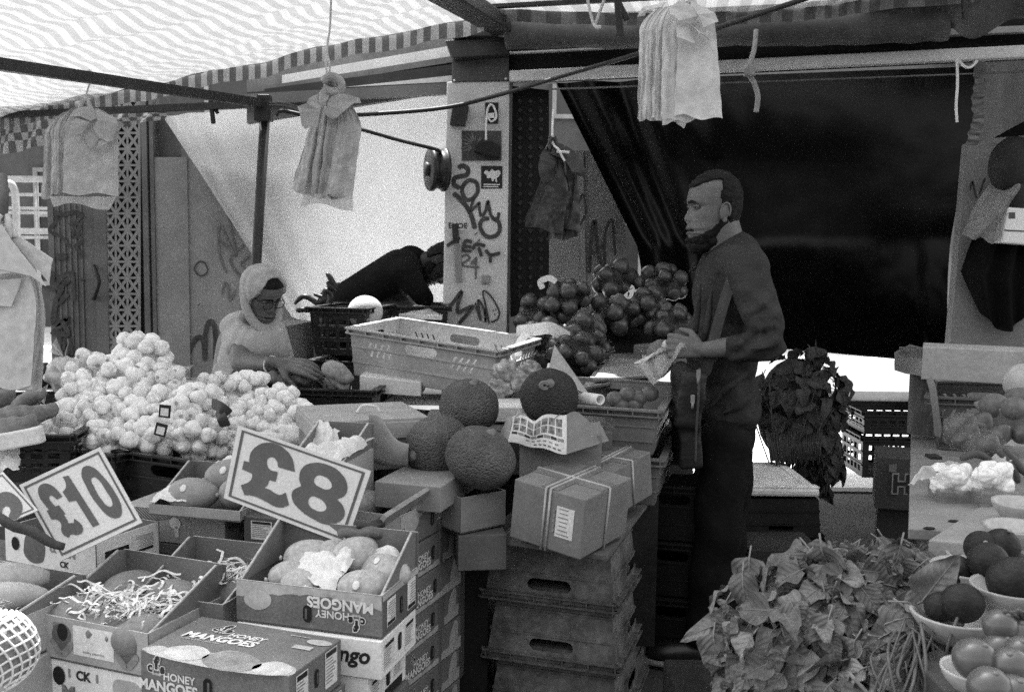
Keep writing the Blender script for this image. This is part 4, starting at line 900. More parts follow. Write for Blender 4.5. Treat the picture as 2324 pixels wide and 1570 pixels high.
# ---- net bags of bulbs
def packed(n, ext, d, seed):
    r = rnd(seed); pts = []; dd = d
    for t in range(9000):
        p = V((r.gauss(0, 1), r.gauss(0, 1), r.gauss(0, 1))).normalized()*r.uniform(.55, 1)**.5; q = V((p.x*ext[0], p.y*ext[1], p.z*ext[2]))
        if all((q-o).length > dd for o in pts): pts.append(q)
        if len(pts) == n: break
        if t % 300 == 299: dd *= .95
    return pts
garlic = mat('garlic_skin', .82, .7, .14, 30, .3, 140); gnet = mat('garlic_net', .7, .7, .06, 20, .4, 320, alpha=.28)
gb = MB(); gb.ell((0, 0, 0), (.029, .029, .025), None, 36, 14, 0, lambda u: (1+.085*abs(math.cos(4.5*math.atan2(u.y, u.x)))*(1-u.z*u.z))*(1+.5*max(0, u.z)**7)*(1-.12*max(0, -u.z)**6))
gb.tube([(0, 0, .024), (.002, 0, .032), (.003, .002, .036)], [.009, .007, .006], 8); gb.ell((0, 0, -.0245), (.008, .008, .003), None, 10, 6, 1); GBULB = gb.data('bulb', [garlic, mat('garlic_root', .22, .9)])
onion = mat('onion_skin', .06, .35, .3, 25, .05, 60, spec=.5); onet = mat('onion_net', .022, .45, .2, 20, .5, 260, alpha=.78, spec=.4)
ob = MB(); ob.ell((0, 0, 0), (.04, .04, .036), None, 20, 12, 0, lambda u: 1+.3*max(0, u.z)**10); OBULB = ob.data('bulb', onion)
PROTO = {}
def bagproto(kind, seed, n, ext, d, r, vox, bulb, netm):
    pts = packed(n, ext, d, seed); m = MB()
    for p in pts: m.ell(p, r*(1.06 if kind == 'g' else 1.0), None, 14, 10)
    m.ell((0, 0, 0), (ext[0]*.8, ext[1]*.8, ext[2]*.8), None, 14, 10)
    tail = V((ext[0]*1.0, 0, ext[2]*.2)); m.cap(tail*.8, r*.7, tail*1.25, r*.22, 10)
    nb = weld(m, vox, 4 if kind == 'g' else 12, .5); fl = MB(); t0 = tail*1.25
    fl.grid(lambda u, v: t0+V((.05*v, (u-.5)*.07*v+.006*math.sin(u*22)*v, .02*v+.012*math.sin(u*15)*v)), 12, 5)
    rr = rnd(seed+50); rots = [(rr.uniform(-1, 1), rr.uniform(-1, 1), rr.uniform(0, 6)) for p in pts]
    return dict(pts=pts, rots=rots, net=nb.data('net', netm), tail=fl.data('net_tail', netm), bulb=bulb)
def netbag(kind, name, label, cat, p, rot, k, group):
    q = PROTO[kind]; T = thing(name, label, cat, p, 0, group, rot); T.scale = (k, k, k)
    for nm, me in [('net', q['net']), ('net_tail', q['tail'])]:
        o = bpy.data.objects.new(nm, me); COL.objects.link(o); o.parent = T
    for c, e in zip(q['pts'], q['rots']):
        o = bpy.data.objects.new('bulb', q['bulb']); COL.objects.link(o); o.parent = T; o.location = c; o.rotation_euler = e; q_ = (.76 if name == 'garlic_bag' else .9)+.28*((c[0]*977+c[1]*571) % 1); o.scale = (q_, q_, q_*.96)
    return T
for s in range(4): PROTO['g%d' % s] = bagproto('g', 10+s, 20, (.088, .066, .058), .046, .0255, .007, GBULB, gnet)
for s in range(3): PROTO['o%d' % s] = bagproto('o', 30+s, 15, (.125, .095, .085), .068, .04, .012, OBULB, onet)
BAGS = [(327, 805, 1.02, .5, 'topmost garlic bag crowning the pile'), (212, 850, 1.0, -.5, 'garlic bag on the upper left shoulder of the pile'), (285, 868, 1.0, .2, 'garlic bag just under the topmost one'),
    (192, 900, .95, -.7, 'garlic bag on the left slope above a crate corner'), (255, 912, .95, .3, 'garlic bag in the heart of the left pile'), (361, 880, 1.0, .45, 'garlic bag right of the peak beside a paper scrap'),
    (172, 945, .95, -.9, 'garlic bag leaning down the left slope'), (140, 985, .95, -1.0, 'lowest garlic bag at the far left of the pile'), (236, 962, .95, .9, 'garlic bag in the front row with a dark gap beside it'),
    (300, 945, .95, .1, 'garlic bag with a small printed tag at the front'), (350, 918, .95, .2, 'garlic bag in the middle of the right slope'), (225, 1002, .9, .1, 'garlic bag slumped over the lattice crate front'), (290, 1000, .9, .2, 'garlic bag between the two crate fronts'),
    (398, 955, .95, .1, 'garlic bag above the pale handle hole'), (436, 918, .9, -.3, 'garlic bag at the dip of the pile'), (365, 990, .95, .2, 'front garlic bag over the solid black crate'), (448, 990, .95, -.1, 'garlic bag at the front right of the solid crate'),
    (498, 882, .9, -.5, 'garlic bag in front of the headscarf woman'), (524, 948, .9, .2, 'garlic bag with a dark ribbon label'), (560, 885, .9, .4, 'garlic bag below the reaching hand'), (575, 950, .9, .2, 'garlic bag above the large 8 sign'),
    (630, 915, .9, .1, 'garlic bag by the dark crate right of the pile'), (668, 948, .85, .4, 'last garlic bag against the lidded carton'), (488, 1010, .9, .0, 'garlic bag just left of the large 8 sign'), (620, 968, .85, .7, 'garlic bag tucked behind the tissue carton')]
r_ = rnd(77)
for i, (x, y, k, a, l) in enumerate(BAGS):
    Y = 3.14 + (1000-y)*.0017 + (.1 if x > 480 else 0)
    netbag('g%d' % (i % 4), 'garlic_bag', l, 'garlic bag', P(x, y, Y), (r_.uniform(-.5, .5)+1.2*(i % 3), a, r_.uniform(-.4, .4) + (PI if i % 2 else 0)), k*1.03, 'net bags of garlic')
fill = MB()   # low garlic heap inside the crates
for (x, y, Y) in ((150, 1010, 3.3), (230, 985, 3.4), (300, 985, 3.45), (400, 985, 3.3), (560, 985, 3.35), (640, 990, 3.3), (330, 930, 3.5), (250, 930, 3.5)): fill.ell(P(x, y, Y), (.1, .1, .06), None, 14, 8, 0, lambda u: 1+.12*math.sin(9*u.x)*math.sin(8*u.y))
solo('loose_garlic_skins', fill, garlic, 'loose garlic skins filling the crates under the net bags', 'garlic skins', None, 'stuff')
for l, x, y, Y, rt in (('small printed tag hanging on a front garlic bag', 374, 933, 3.06, .1), ('second printed tag lower on the garlic pile', 365, 975, 3.03, .25)):
    T = thing('tag', l, 'tag', P(x, y, Y)); m = MB(); m.box(P(x, y, Y), (.036, .003, .04), Matrix.Rotation(rt, 3, 'Y')); part(T, 'card', m, blk); m = MB(); m.box(P(x, y, Y)+V((0, -.0025, -.002)), (.024, .002, .024), Matrix.Rotation(rt, 3, 'Y')); part(T, 'print', m, paper)
tissue('scrap of white paper beside the topmost garlic bag', [P(370, 842, 3.35), P(412, 835, 3.4), P(406, 856, 3.33), P(382, 860, 3.3)], .01, 41)
for l, x, y, x2, y2 in (('dark ribbon label across the right garlic bags', 480, 915, 520, 940), ('second dark ribbon label low on the right garlic bags', 492, 930, 512, 968)):
    m = MB(); ribbon(m, [P(x, y, 3.13), P((x+x2)/2, (y+y2)/2-4, 3.09), P(x2, y2, 3.1)], .035, NY, 0, 6); solo('ribbon_label', m, panel_d, l, 'label')
# roots, polystyrene and bags at the far left
rootm = mat('root_skin', .17, .8, .25, 30, .4, 90)
def root(label, pts, r, name='yam_root', cat='root', mt=rootm, Y=3.0):
    p = spline([P(*q) for q in pts], 6); n = len(p); m = MB(); m.tube(p, [r*max(.18, math.sin(PI*(.1+.82*i/(n-1)))**.6) for i in range(n)], 10)
    for v in m.v: v += V((ns(v, 30), ns(v, 30, 2), ns(v, 30, 3)))*r*.25
    return solo(name, m, mt, label, cat)
root('long root tapering up to the right in the left crate', [(28, 945, 3.1), (55, 915, 3.05), (95, 890, 3.0)], .03); root('thick root lying in the left crate', [(-40, 962, 3.0), (20, 945, 2.95), (70, 945, 2.95), (128, 925, 3.0)], .034); root('lower root over the polystyrene edge', [(-60, 1000, 2.92), (0, 975, 2.9), (50, 968, 2.88), (84, 950, 2.9)], .034)
root('root end sticking up at the left edge', [(-20, 925, 3.1), (10, 905, 3.1), (22, 880, 3.1)], .028)
poly = mat('polystyrene', .7, .7, .06, 8, .3, 160)
m = MB(); m.beam(P(-90, 1020, 2.86), P(96, 985, 2.86), .04, .05); m.beam(P(80, 985, 2.88), P(100, 975, 3.1), .03, .05); solo('polystyrene_box', m, poly, 'white polystyrene box edge below the roots at far left', 'polystyrene box', bevel=.006)
tissue('white plastic sack bulging left of the lattice crate', [P(-30, 1010, 2.9), P(45, 1000, 2.95), P(45, 1065, 2.85), P(-30, 1075, 2.8)], .02, 51)
crate('plastic_crate', 'black crate behind the roots at the left', Myaw(P(85, 905, 3.45)+V((0, 0, -.17)), R(14)), .55, .38, .17, blackp, 'lattice')
crate('plastic_crate', 'black crate at the far left holding the roots', Myaw(P(10, 985, 3.1)+V((0, 0, -.12)), R(8)), .5, .34, .15, blackp, 'lattice')
plast = mat('clear_plastic', .55, .25, .1, 10, .3, 60, spec=.5, trans=.3, alpha=.75)
def crumple(name, label, cat, x, y, Y, r, mt, seed, amp=.35, group=None):
    m = MB(); m.ell(P(x, y, Y), r, None, 26, 18, 0, lambda u: 1+amp*noise.noise(u*2.2+V((seed, 0, 0)))+amp*.5*abs(noise.noise(u*5+V((0, seed, 0))))); return solo(name, m, mt, label, cat, group)
crumple('plastic_bag', 'crumpled pale plastic bag on the crate left of the garlic', 'plastic bag', 145, 850, 3.4, (.062, .05, .055), mat('pale_plastic', .42, .4, .12, 14, .2, 60, spec=.5), 3)
for l, x, y, h in (('dark bottle neck behind the pale plastic bag', 160, 800, .05), ('small dark bottle left of the pale plastic bag', 104, 855, .04)):
    m = MB(); q = P(x, y, 3.5); m.lathe([(.0, -h), (.018, -h), (.018, 0), (.008, .03), (.009, .05), (0, .05)], 12, Matrix.Translation(q)); solo('bottle', m, blackp, l, 'bottle')
simple('long brown box behind the garlic by the woman', (420, 882), (560, 878), .885, .25, .08, cardl, 0, True)
# ---- basket and inner crates
FLp, FRp, BRp = P(795, 742, 3.85), P(1128, 794, 3.6), P(1190, 764, 3.95)
bk = crate('plastic_crate', 'large pale grey ventilated basket in the middle of the stall', M3(FLp, FRp, BRp, .6, .38, .19), (FRp-FLp).length, .38, .19, mat('basket_plastic', .36, .5, .12, 5, .1, 60, spec=.4), 'slots', .02)
m = MB(); slab(m, px([(816, 852), (955, 868), (955, 900), (816, 890)], 3.72), .2); solo('white_carton', m, paper, 'white carton propping up the pale grey basket', 'carton', bevel=.003)
m = MB(); m.box(P(930, 930, 4.0)+V((0, .1, -.16)), (.9, .5, .3)); solo('dark_box', m, cardd, 'dark box supporting the basket from behind', 'box', bevel=.004)
A, B = P(702, 697, 4.15), P(815, 697, 4.05)
crate('plastic_crate', 'upper black lattice crate right of the woman', Myaw((A+B)/2+V((.05, .17, -.2)), R(-12)), .24, .36, .2, blackp, 'lattice', group='black lattice crates by the woman')
crate('plastic_crate', 'lower black lattice crate right of the woman', Myaw((A+B)/2+V((.055, .17, -.42)), R(-12)), .24, .36, .2, blackp, 'lattice', group='black lattice crates by the woman')
m = MB(); m.ell(P(829, 708, 4.2), (.075, .075, .07), None, 24, 16); solo('melon', m, mat('melon_skin', .42, .7, .1, 25, .4, 160), 'pale round melon on top of the black lattice crate', 'melon')
crate('plastic_crate', 'low black crate of produce under the bending man', Myaw(P(880, 712, 4.5)+V((0, .1, -.12)), R(10)), .5, .34, .16, blackp, 'lattice')
simple('grey box on the counter right of the woman', (640, 742), (712, 728), 1.06, .3, .22, panel_m, 0, True)
for k, (l, pts) in enumerate((('curled dark root stem left of the bending man', [(668, 690), (690, 672), (722, 688), (735, 676), (712, 668)]), ('dark stalk arching over the lattice crate', [(735, 690), (738, 660), (752, 668), (750, 690)]), ('forked dark twig behind the bending man', [(742, 620), (755, 640), (765, 655)]), ('second dark twig behind the bending man', [(742, 640), (752, 650), (764, 660)]), ('flat dark stem lying left of the crate', [(672, 704), (700, 702), (730, 704)]))):
    root(l, [(x, y, 4.35) for x, y in pts], .013, 'stem', 'stem', blackp)
crate('plastic_crate', 'dark crate under the reaching hand', Myaw(P(705, 893, 3.6)+V((0, .2, -.17)), R(-6)), .5, .4, .19, blackp, 'plain')
root('knobbly root held out by the woman', [(735, 838, 3.62), (765, 842, 3.6), (796, 868, 3.58)], .034, mt=mat('pale_root', .25, .8, .2, 40, .4, 90)); root('second knobbly root under the held one', [(745, 850, 3.66), (770, 862, 3.63), (786, 885, 3.6)], .028, mt=mat('pale_root'))
for i, (x, y) in enumerate(((640, 868), (680, 862), (655, 885), (620, 862))): root('ginger rhizome in the dark crate, %s' % ('nearest the garlic', 'just under the fingers', 'lowest of the heap', 'by the bracelet')[i], [(x-20, y, 3.7), (x, y-6, 3.68), (x+22, y+6, 3.7)], .026, 'ginger_root', 'ginger')
# ---- jackfruit
jm = pebble('jackfruit_rind', .105, 190, 1.0); jd = pebble('dark_jackfruit_rind', .03, 190, .9)
def jack(label, x, y, Y, r, mt, rot, stem=True):
    T = thing('jackfruit', label, 'jackfruit', P(x, y, Y), 0, 'jackfruits in the middle', rot); m = MB()
    m.ell((0, 0, 0), r, None, 40, 28, 0, lambda u: 1+.03*noise.noise(u*2+V((x, 0, 0)))-.05*max(0, u.z)**20); part(T, 'rind', m, mt, True)
    m = MB(); m.tube([(0, 0, r[2]*.93), (0, 0, r[2]*.97), (.004, 0, r[2]*1.06)], [.02, .011, .008], 10); part(T, 'stalk', m, rootm, True)
jack('rear jackfruit beside the lidded carton', 1065, 922, 3.02, (.092, .09, .085), jm, (.3, .2, 0)); jack('left jackfruit with its stalk end facing left', 994, 1013, 2.85, (.092, .092, .1), jm, (1.75, 0, -.75)); jack('largest front jackfruit resting in the bulging carton', 1091, 1038, 2.72, (.1, .095, .085), jm, (.2, .4, 0))
jack('dark jackfruit with a swirled stalk on the printed carton', 1246, 900, 2.9, (.087, .085, .085), jd, (.95, .05, 0))
m = MB(); q = P(1236, 874, 2.83)
for k in range(2): m.tube([q+V((.014*(1-k*.4)*math.cos(a), -.006, .011*(1-k*.4)*math.sin(a))) for a in [i*.5 for i in range(12)]], .004, 6)
solo('fruit_stalk', m, rootm, 'curled stalk ring on the dark jackfruit', 'stalk')
# ---- crumpled printed carton, tube, cone, packets
pc = thing('printed_carton', 'crumpled carton printed with a grid of fruit pictures', 'carton', P(1250, 1030, 2.8))
a, b, c, d = P(1163, 945, 2.9), P(1286, 940, 2.72), P(1286, 1030, 2.7), P(1153, 1002, 2.88); e, f = P(1360, 952, 2.95), P(1382, 1000, 2.93)
def pcf(u, v): p = a.lerp(b, u).lerp(d.lerp(c, u), v); return p+V((0, .006*math.sin(u*9+v*4), -.012*math.exp(-((u-.42)/.1)**2)*(1-v)+.003*math.sin(u*12)))
m = MB(); m.grid(pcf, 30, 16); sh_ = part(pc, 'printed_panel', m, paper)
m = MB()
r_ = rnd(8)
def cellq(u0, v0, u1, v1, mi): m._add([pcf(u0, v1)+V((0, -.002, 0)), pcf(u1, v1)+V((0, -.002, 0)), pcf(u1, v0)+V((0, -.002, 0)), pcf(u0, v0)+V((0, -.002, 0))], [(0, 1, 2, 3)], mi)
for j in range(2):
    for i in range(7):
        u0 = .05+i*.128; v0 = .1+j*.24
        for q in range(3): cellq(u0+.034*q, v0, u0+.032+.034*q, v0+.1, 5 if r_.random() < .5 else 6); cellq(u0+.034*q, v0+.105, u0+.032+.034*q, v0+.2, 5 if r_.random() < .6 else 6)
for i in range(8): cellq(.04+i*.115, .6, .14+i*.115, .68, 5 if i % 2 else 2)
for i in range(6): cellq(.3+i*.1, .76, .3+i*.1+.06, .8, 5); cellq(.45+i*.08, .88, .5+i*.08, .92, 6)
part(sh_, 'print', m, PR)
m = MB(); m.grid(lambda u, v: b.lerp(e, u).lerp(c.lerp(f, u), v)+V((0, .0, .012*math.sin(u*6)*(1-v))), 12, 10); part(pc, 'side_panel', m, card)
m = MB(); m.grid(lambda u, v: a.lerp(b, u).lerp(P(1195, 925, 3.05).lerp(e, u), v)+V((0, 0, .02*math.sin(u*8+v*3)-.01)), 14, 10); part(pc, 'top_flap', m, cardl)
m = MB(); m.grid(lambda u, v: a.lerp(d, v).lerp(P(1122, 985, 3.0).lerp(P(1130, 1010, 2.98), v), u)+V((0, 0, .012*math.sin(u*7))), 8, 8); part(pc, 'loose_flap', m, cardl)
m = MB(); m.box(P(1270, 1010, 2.95)+V((0, .05, -.02)), (.24, .24, .13)); part(pc, 'inner_block', m, card)
ct_ = thing('cardboard_tube', 'white hollow cardboard tube right of the dark jackfruit', 'tube', P(1340, 904, 2.9))
a, b = P(1285, 896, 3.05), P(1362, 907, 2.86); m = MB(); ax = (b-a).normalized(); X = frame3(a, ax.orthogonal(), ax.cross(ax.orthogonal())); L = (b-a).length
m.lathe([(.016, 0), (.016, L), (.012, L), (.012, 0)], 20, X if (X.to_3x3() @ V((0, 0, 1))).dot(ax) > 0 else frame3(a, ax.cross(ax.orthogonal()), ax.orthogonal())); part(ct_, 'tube_wall', m, paper)
m = MB(); ap, l0, r0 = P(1258, 782, 3.1), P(1244, 845, 3.05), P(1338, 896, 2.95)
m.grid(lambda u, v: ap.lerp(l0.lerp(r0, u)+V((0, -.05*math.sin(PI*u), .05*math.sin(PI*u)*0)), v), 14, 12); o = solo('paper_wrap', m, mat('wrap_paper', .3, .7), 'curled sheet of grey wrapping paper standing behind the dark jackfruit', 'paper')
m = MB(); m.tube([P(1243, 846, 3.1), P(1247, 826, 3.12)], .006, 8); solo('white_stick', m, paper, 'short white stick standing beside the curled wrapping paper', 'stick')
for i, (x, y, r) in enumerate(((1150, 842, .045), (1185, 862, .05), (1140, 878, .045), (1205, 838, .035), (1218, 886, .05))):
    crumple('spice_packet', 'clear packet of roots, %s' % ('uppermost beside the basket', 'in the centre of the packets', 'lowest left by the rear jackfruit', 'behind the white stick', 'right against the dark jackfruit')[i], 'packet', x, y, 3.35, (r, r*.8, r*.75), mat('packet', .3, .35, .45, 26, .3, 50, spec=.6), i*4, .5, 'clear packets between basket and jackfruit')
m = MB(); m.box(P(1185, 930, 3.25), (.24, .2, .05)); solo('polystyrene_box', m, poly, 'white polystyrene slab between the rear and dark jackfruits', 'polystyrene box', bevel=.005)
m = MB(); m.box(P(1170, 1000, 3.25), (.6, .4, .14)); solo('dark_box', m, cardd, 'dark carton under the polystyrene slab', 'box', bevel=.004)
# ---- crate of produce left of the man, with a second below
FLp, FRp, BRp = P(1216, 912, 3.15), P(1495, 930, 3.05), P(1535, 872, 3.5)
crate('plastic_crate', 'open mid grey crate just in front of the standing man', M3(FLp, FRp, BRp, .4, .5, .15), (FRp-FLp).length, .5, .15, midpl, 'plain')
q = M3(FLp, FRp, BRp, .4, .5, .15); q = Matrix.Translation((.02, .02, -.17)) @ q
crate('plastic_crate', 'mid grey crate stacked under the open one before the man', q, (FRp-FLp).length*.96, .48, .16, midpl, 'plain')
m = MB(); m.box(P(1380, 1080, 3.3)+V((0, .1, -.28)), (.3, .5, .5)); solo('dark_box', m, blackp, 'dark box under the crates in front of the standing man', 'box')
r_ = rnd(12)
for i, (x, y) in enumerate(((1395, 905), (1425, 895), (1450, 902), (1475, 893), (1410, 918), (1440, 917))):
    m = MB(); m.ell(P(x, y, 3.25), (.03, .028, .026), None, 14, 10); solo('small_squash', m, mat('squash', .15, .4, .3, 30, .1, 40), 'small squash in the open mid grey crate, %s' % ('far left', 'left of centre', 'in the centre', 'by the right wall', 'front left', 'front right')[i], 'squash', 'small squashes in the open crate')
# ---- strapped parcels on the crate stack
def parcel(label, FLp, FRp, BLp, H, straps=True, lab=True):
    W, D = (FRp-FLp).length, (BLp-FLp).length; M = M3(FLp, FRp, FRp+(BLp-FLp), W, D, H); T = thing('strapped_parcel', label, 'parcel', (0, 0, 0), 0, 'brown strapped parcels'); T.matrix_basis = M
    m = MB(); m.box((0, 0, H/2), (W, D, H)); part(T, 'carton', m, mat('parcel_card', .19, .8, .12, 9, .12, 160), True, bevel=.004)
    m = MB(); m.box((0, 0, H+.0008), (W*.99, D*.3, .0015)); m.box((0, 0, H+.0016), (.05, D*.98, .0014)); tp_ = part(T, 'tape', m, mat('brown_tape', .17, .35), True)
    st = mat('plastic_strap', .42, .4)
    for ax in (0, 1):
        m = MB(); e = .003
        for s in ((-.008, .006) if ax == 0 else (-.004,)):
            if ax == 0: l = [(s, -D/2-e, -e), (s, -D/2-e, H+e), (s, D/2+e, H+e), (s, D/2+e, -e)]
            else: l = [(-W/2-e, s, -e), (-W/2-e, s, H+e), (W/2+e, s, H+e), (W/2+e, s, -e)]
            for i in range(3): m.tube([l[i], l[i+1]], .0035, 6)
        part(T, 'strap', m, st, True)
    if lab:
        m = MB(); m.box((W*.25, -D/2-.001, H*.52), (W*.24, .002, H*.5), None, 0); r = rnd(4)
        for i in range(7): m.box((W*.25-W*.02, -D/2-.0025, H*.74-i*H*.07), (W*r.uniform(.1, .18), .001, .0025), None, 1)
        for i in range(5): m.box((W*.1, -D/2-.0015, H*.35+i*H*.08), (.006, .002, .008), None, 1)
        part(T, 'address_label', m, [paper, greyp], True)
    return T
parcel('front strapped parcel with a white address label', P(1168, 1086, 2.62), P(1330, 1134, 2.5), P(1242, 1032, 2.86), .165)
parcel('rear strapped parcel half hidden by the front one', P(1290, 1052, 2.95), P(1390, 1070, 2.85), P(1330, 1004, 3.15), .14, lab=False)
m = MB(); slab(m, [G(1128, 1222, .618), G(1378, 1262, .618), G(1524, 1070, .618), G(1330, 1050, .618)], .012, 0, V((0, 0, -1))); o = solo('cardboard_sheet', m, cardd, 'damp brown cardboard sheet on top of the dark crate stack', 'cardboard')  # plain dark card colour
A, B = G(1097, 1352, .37), G(1397, 1390, .37); yaw = math.atan2(B.y-A.y, B.x-A.x); c = (A+B)/2; D_ = .55
for i, l in enumerate(('top dark inverted crate of the stack carrying the parcels', 'middle dark inverted crate of the central stack', 'lowest dark inverted crate of the central stack')):
    cx, cy = c.x-math.sin(yaw)*D_/2, c.y+math.cos(yaw)*D_/2; z = .37-.185*i
    crate('plastic_crate', l, Myaw((cx+.006*i, cy-.004*i, z), yaw+.012*i), .4, D_, .225, dgrey_c, 'plain', .03, .026, group='dark inverted crates of the central stack', inv=True)
m = MB(); m.box((0, 0, 0), (.01, .01, .01))
for i_, l_ in enumerate(('upper black ribbed crate in the shade between the stack and the man', 'middle black ribbed crate in the shade behind the central stack', 'lowest black ribbed crate in the shade behind the central stack')): crate('plastic_crate', l_, Myaw((.62, 3.62, .42-.2*i_), R(-12)), .34, .5, .2, mat('near_black_plastic', .014, .5, .3, 8, .1, spec=.3), 'plain')  # near-black plastic, one base tone for all these crates
tt = thing('trestle_table', 'dark table behind the crate stack carrying jackfruit cartons', 'table', (0, 3.3, 0))
m = MB(); m.box((-.1, 3.75, .66), (1.0, .8, .04)); part(tt, 'tabletop', m, mat('table_board'))
for sx, sy in ((-1, -1), (1, -1), (-1, 1), (1, 1)): m = MB(); m.box((-.1+sx*.45, 3.75+sy*.35, .32), (.05, .05, .64)); part(tt, 'leg', m, metal_d)
tt = thing('trestle_table', 'rear counter under the onion sacks', 'table', (.6, 4.6, 0))
m = MB(); m.box((.32, 4.72, .72), (.95, .9, .04)); m.box((.32, 4.27, .4), (.95, .02, .6)); part(tt, 'tabletop', m, mat('table_board'))
for sx, sy in ((-1, -1), (1, -1), (-1, 1), (1, 1)): m = MB(); m.box((.32+sx*.44, 4.72+sy*.38, .35), (.05, .05, .7)); part(tt, 'leg', m, metal_d)
tt = thing('trestle_table', 'counter under the basket and lattice crates', 'table', (-.5, 4.2, 0))
m = MB(); m.box((-.75, 4.3, .72), (1.5, .7, .04)); m.box((-.75, 3.96, .4), (1.5, .02, .6)); part(tt, 'tabletop', m, mat('table_board'))
for sx, sy in ((-1, -1), (1, -1), (-1, 1), (1, 1)): m = MB(); m.box((-.75+sx*.7, 4.3+sy*.3, .35), (.05, .05, .7)); part(tt, 'leg', m, metal_d)
# ---- onions
SK = [(1284, 678, 4.4, .85, .4, 'onion sack with a white tie leaning on the light panel'), (1228, 722, 4.5, .95, .1, 'dark onion sack beside the column'), (1393, 640, 4.75, 1.0, .2, 'topmost onion sack in the middle of the heap'), (1499, 650, 4.7, .9, -.4, 'upper onion sack behind the standing man'), (1393, 718, 4.45, .95, .0, 'onion sack at the centre of the heap'), (1468, 700, 4.5, .85, .8, 'upright onion sack right of the centre'), (1520, 738, 4.4, .85, .1, 'onion sack against the chest of the standing man'), (1238, 785, 4.1, 1.0, .0, 'front onion sack half wrapped in white paper'), (1325, 772, 4.15, .95, .3, 'front onion sack sliding towards the counter'), (1300, 800, 4.0, .8, .1, 'lowest onion sack behind the curled paper')]
for i, (x, y, Y, k, a, l) in enumerate(SK): netbag('o%d' % (i % 3), 'onion_sack', l, 'onion sack', P(x, y, Y), (.3*(i % 4), a, .5*(i % 3)+(PI if i == 0 else 0)), k, 'net sacks of onions')
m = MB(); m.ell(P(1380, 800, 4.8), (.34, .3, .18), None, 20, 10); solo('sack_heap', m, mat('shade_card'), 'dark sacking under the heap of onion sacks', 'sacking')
m = MB(); ribbon(m, [P(1172, 752, 4.0), P(1215, 748, 3.97), P(1250, 745, 3.97), P(1290, 768, 4.0)], .05, V((0, -1, .3)), 0, 8); ribbon(m, [P(1195, 756, 3.96), P(1178, 780, 3.95), P(1176, 808, 3.95)], .03, V((0, -1, .3)), 0, 8); solo('paper_strip', m, tis, 'crumpled white paper strip over the front onion sack', 'paper')
for l, pts in (('white tie curled on the leaning onion sack', [(1232, 655), (1226, 640), (1240, 632), (1250, 632), (1262, 640)]), ('white curled tag on the middle onion sack', [(1420, 665), (1428, 672), (1434, 656), (1430, 652)])):
    m = MB(); ribbon(m, [P(x, y, 4.25) for x, y in pts], .025, NY, 0, 6); solo('net_tie', m, paper, l, 'tie')
sb = simple('small printed mango carton between the onions and the man', (1438, 782), (1540, 790), 1.02, .2, .075, red, 0, True); sb.text('front', 'HONEY', .1, .05, .02); sb.text('front', 'MANGOES', .11, .025, .028); sb.logo('front', .045, .05, .012); sb.slot('front', sb.W*.82, .04, .018, .035); sb.done()
for l, pts, z in (('flat sheet of brown cardboard behind the open crate', [(1345, 862), (1505, 850), (1540, 800), (1395, 795)], .96), ('second sheet of brown cardboard nearer the onions', [(1320, 880), (1440, 860), (1452, 815), (1370, 815)], .945)):
    m = MB(); slab(m, [G(x, y, z)+V((0, 0, .0)) for x, y in pts], .008, 0, V((0, 0, -1))); solo('cardboard_sheet', m, card, l, 'cardboard')
m = MB(); m.box(P(1430, 880, 3.75)+V((0, .2, -.1)), (.36, .5, .14)); solo('dark_box', m, cardd, 'dark carton under the loose cardboard sheets', 'box')
# ================================================================ people
skin = mat('skin', .125, .5, .1, 22, .12, 220, spec=.35); skin_d = mat('deep_skin', .025, .5, .1, 22, .1, 200); lipm = mat('lips', .07, .45, .1, 30, 0); hairm = mat('hair', .0075, .65, .3, 60, .8, 260, spec=.18); eyew = mat('shaded_eye_white', .09, .25, .02, 10, 0); iris = mat('iris', .01, .2)  # eyeball kept dark, the brow's shade put into its colour
def interp(tab, z):
    for (a, p), (b, q) in zip(tab, tab[1:]):
        if a <= z <= b:
            t = (z-a)/(b-a); t = t*t*(3-2*t)*.5+t*.5; return p+(q-p)*t
    return tab[-1][1] if z > tab[-1][0] else tab[0][1]
HM = dict(
 f=[(0, .078), (.011, .0905), (.024, .0925), (.029, .1005), (.0365, .0925), (.045, .1015), (.056, .0945), (.068, .099), (.077, .1075), (.086, .1045), (.1, .0968), (.116, .0885), (.13, .0965), (.15, .093), (.165, .089), (.19, .08), (.215, .055), (.23, .03), (.239, .0)],
 g=[(0, .076), (.011, .089), (.024, .0915), (.029, .0975), (.0365, .092), (.045, .098), (.056, .0935), (.070, .091), (.078, .089), (.1, .086), (.116, .085), (.13, .095), (.15, .093), (.165, .089), (.19, .08), (.215, .055), (.23, .03), (.239, .0)],
 b=[(0, .02), (.02, -.012), (.04, -.045), (.065, -.073), (.09, -.082), (.12, -.088), (.16, -.089), (.2, -.075), (.225, -.048), (.239, 0)],
 w=[(0, .03), (.011, .04), (.03, .052), (.06, .061), (.09, .067), (.12, .071), (.15, .0745), (.18, .073), (.21, .057), (.23, .03), (.239, .001)])
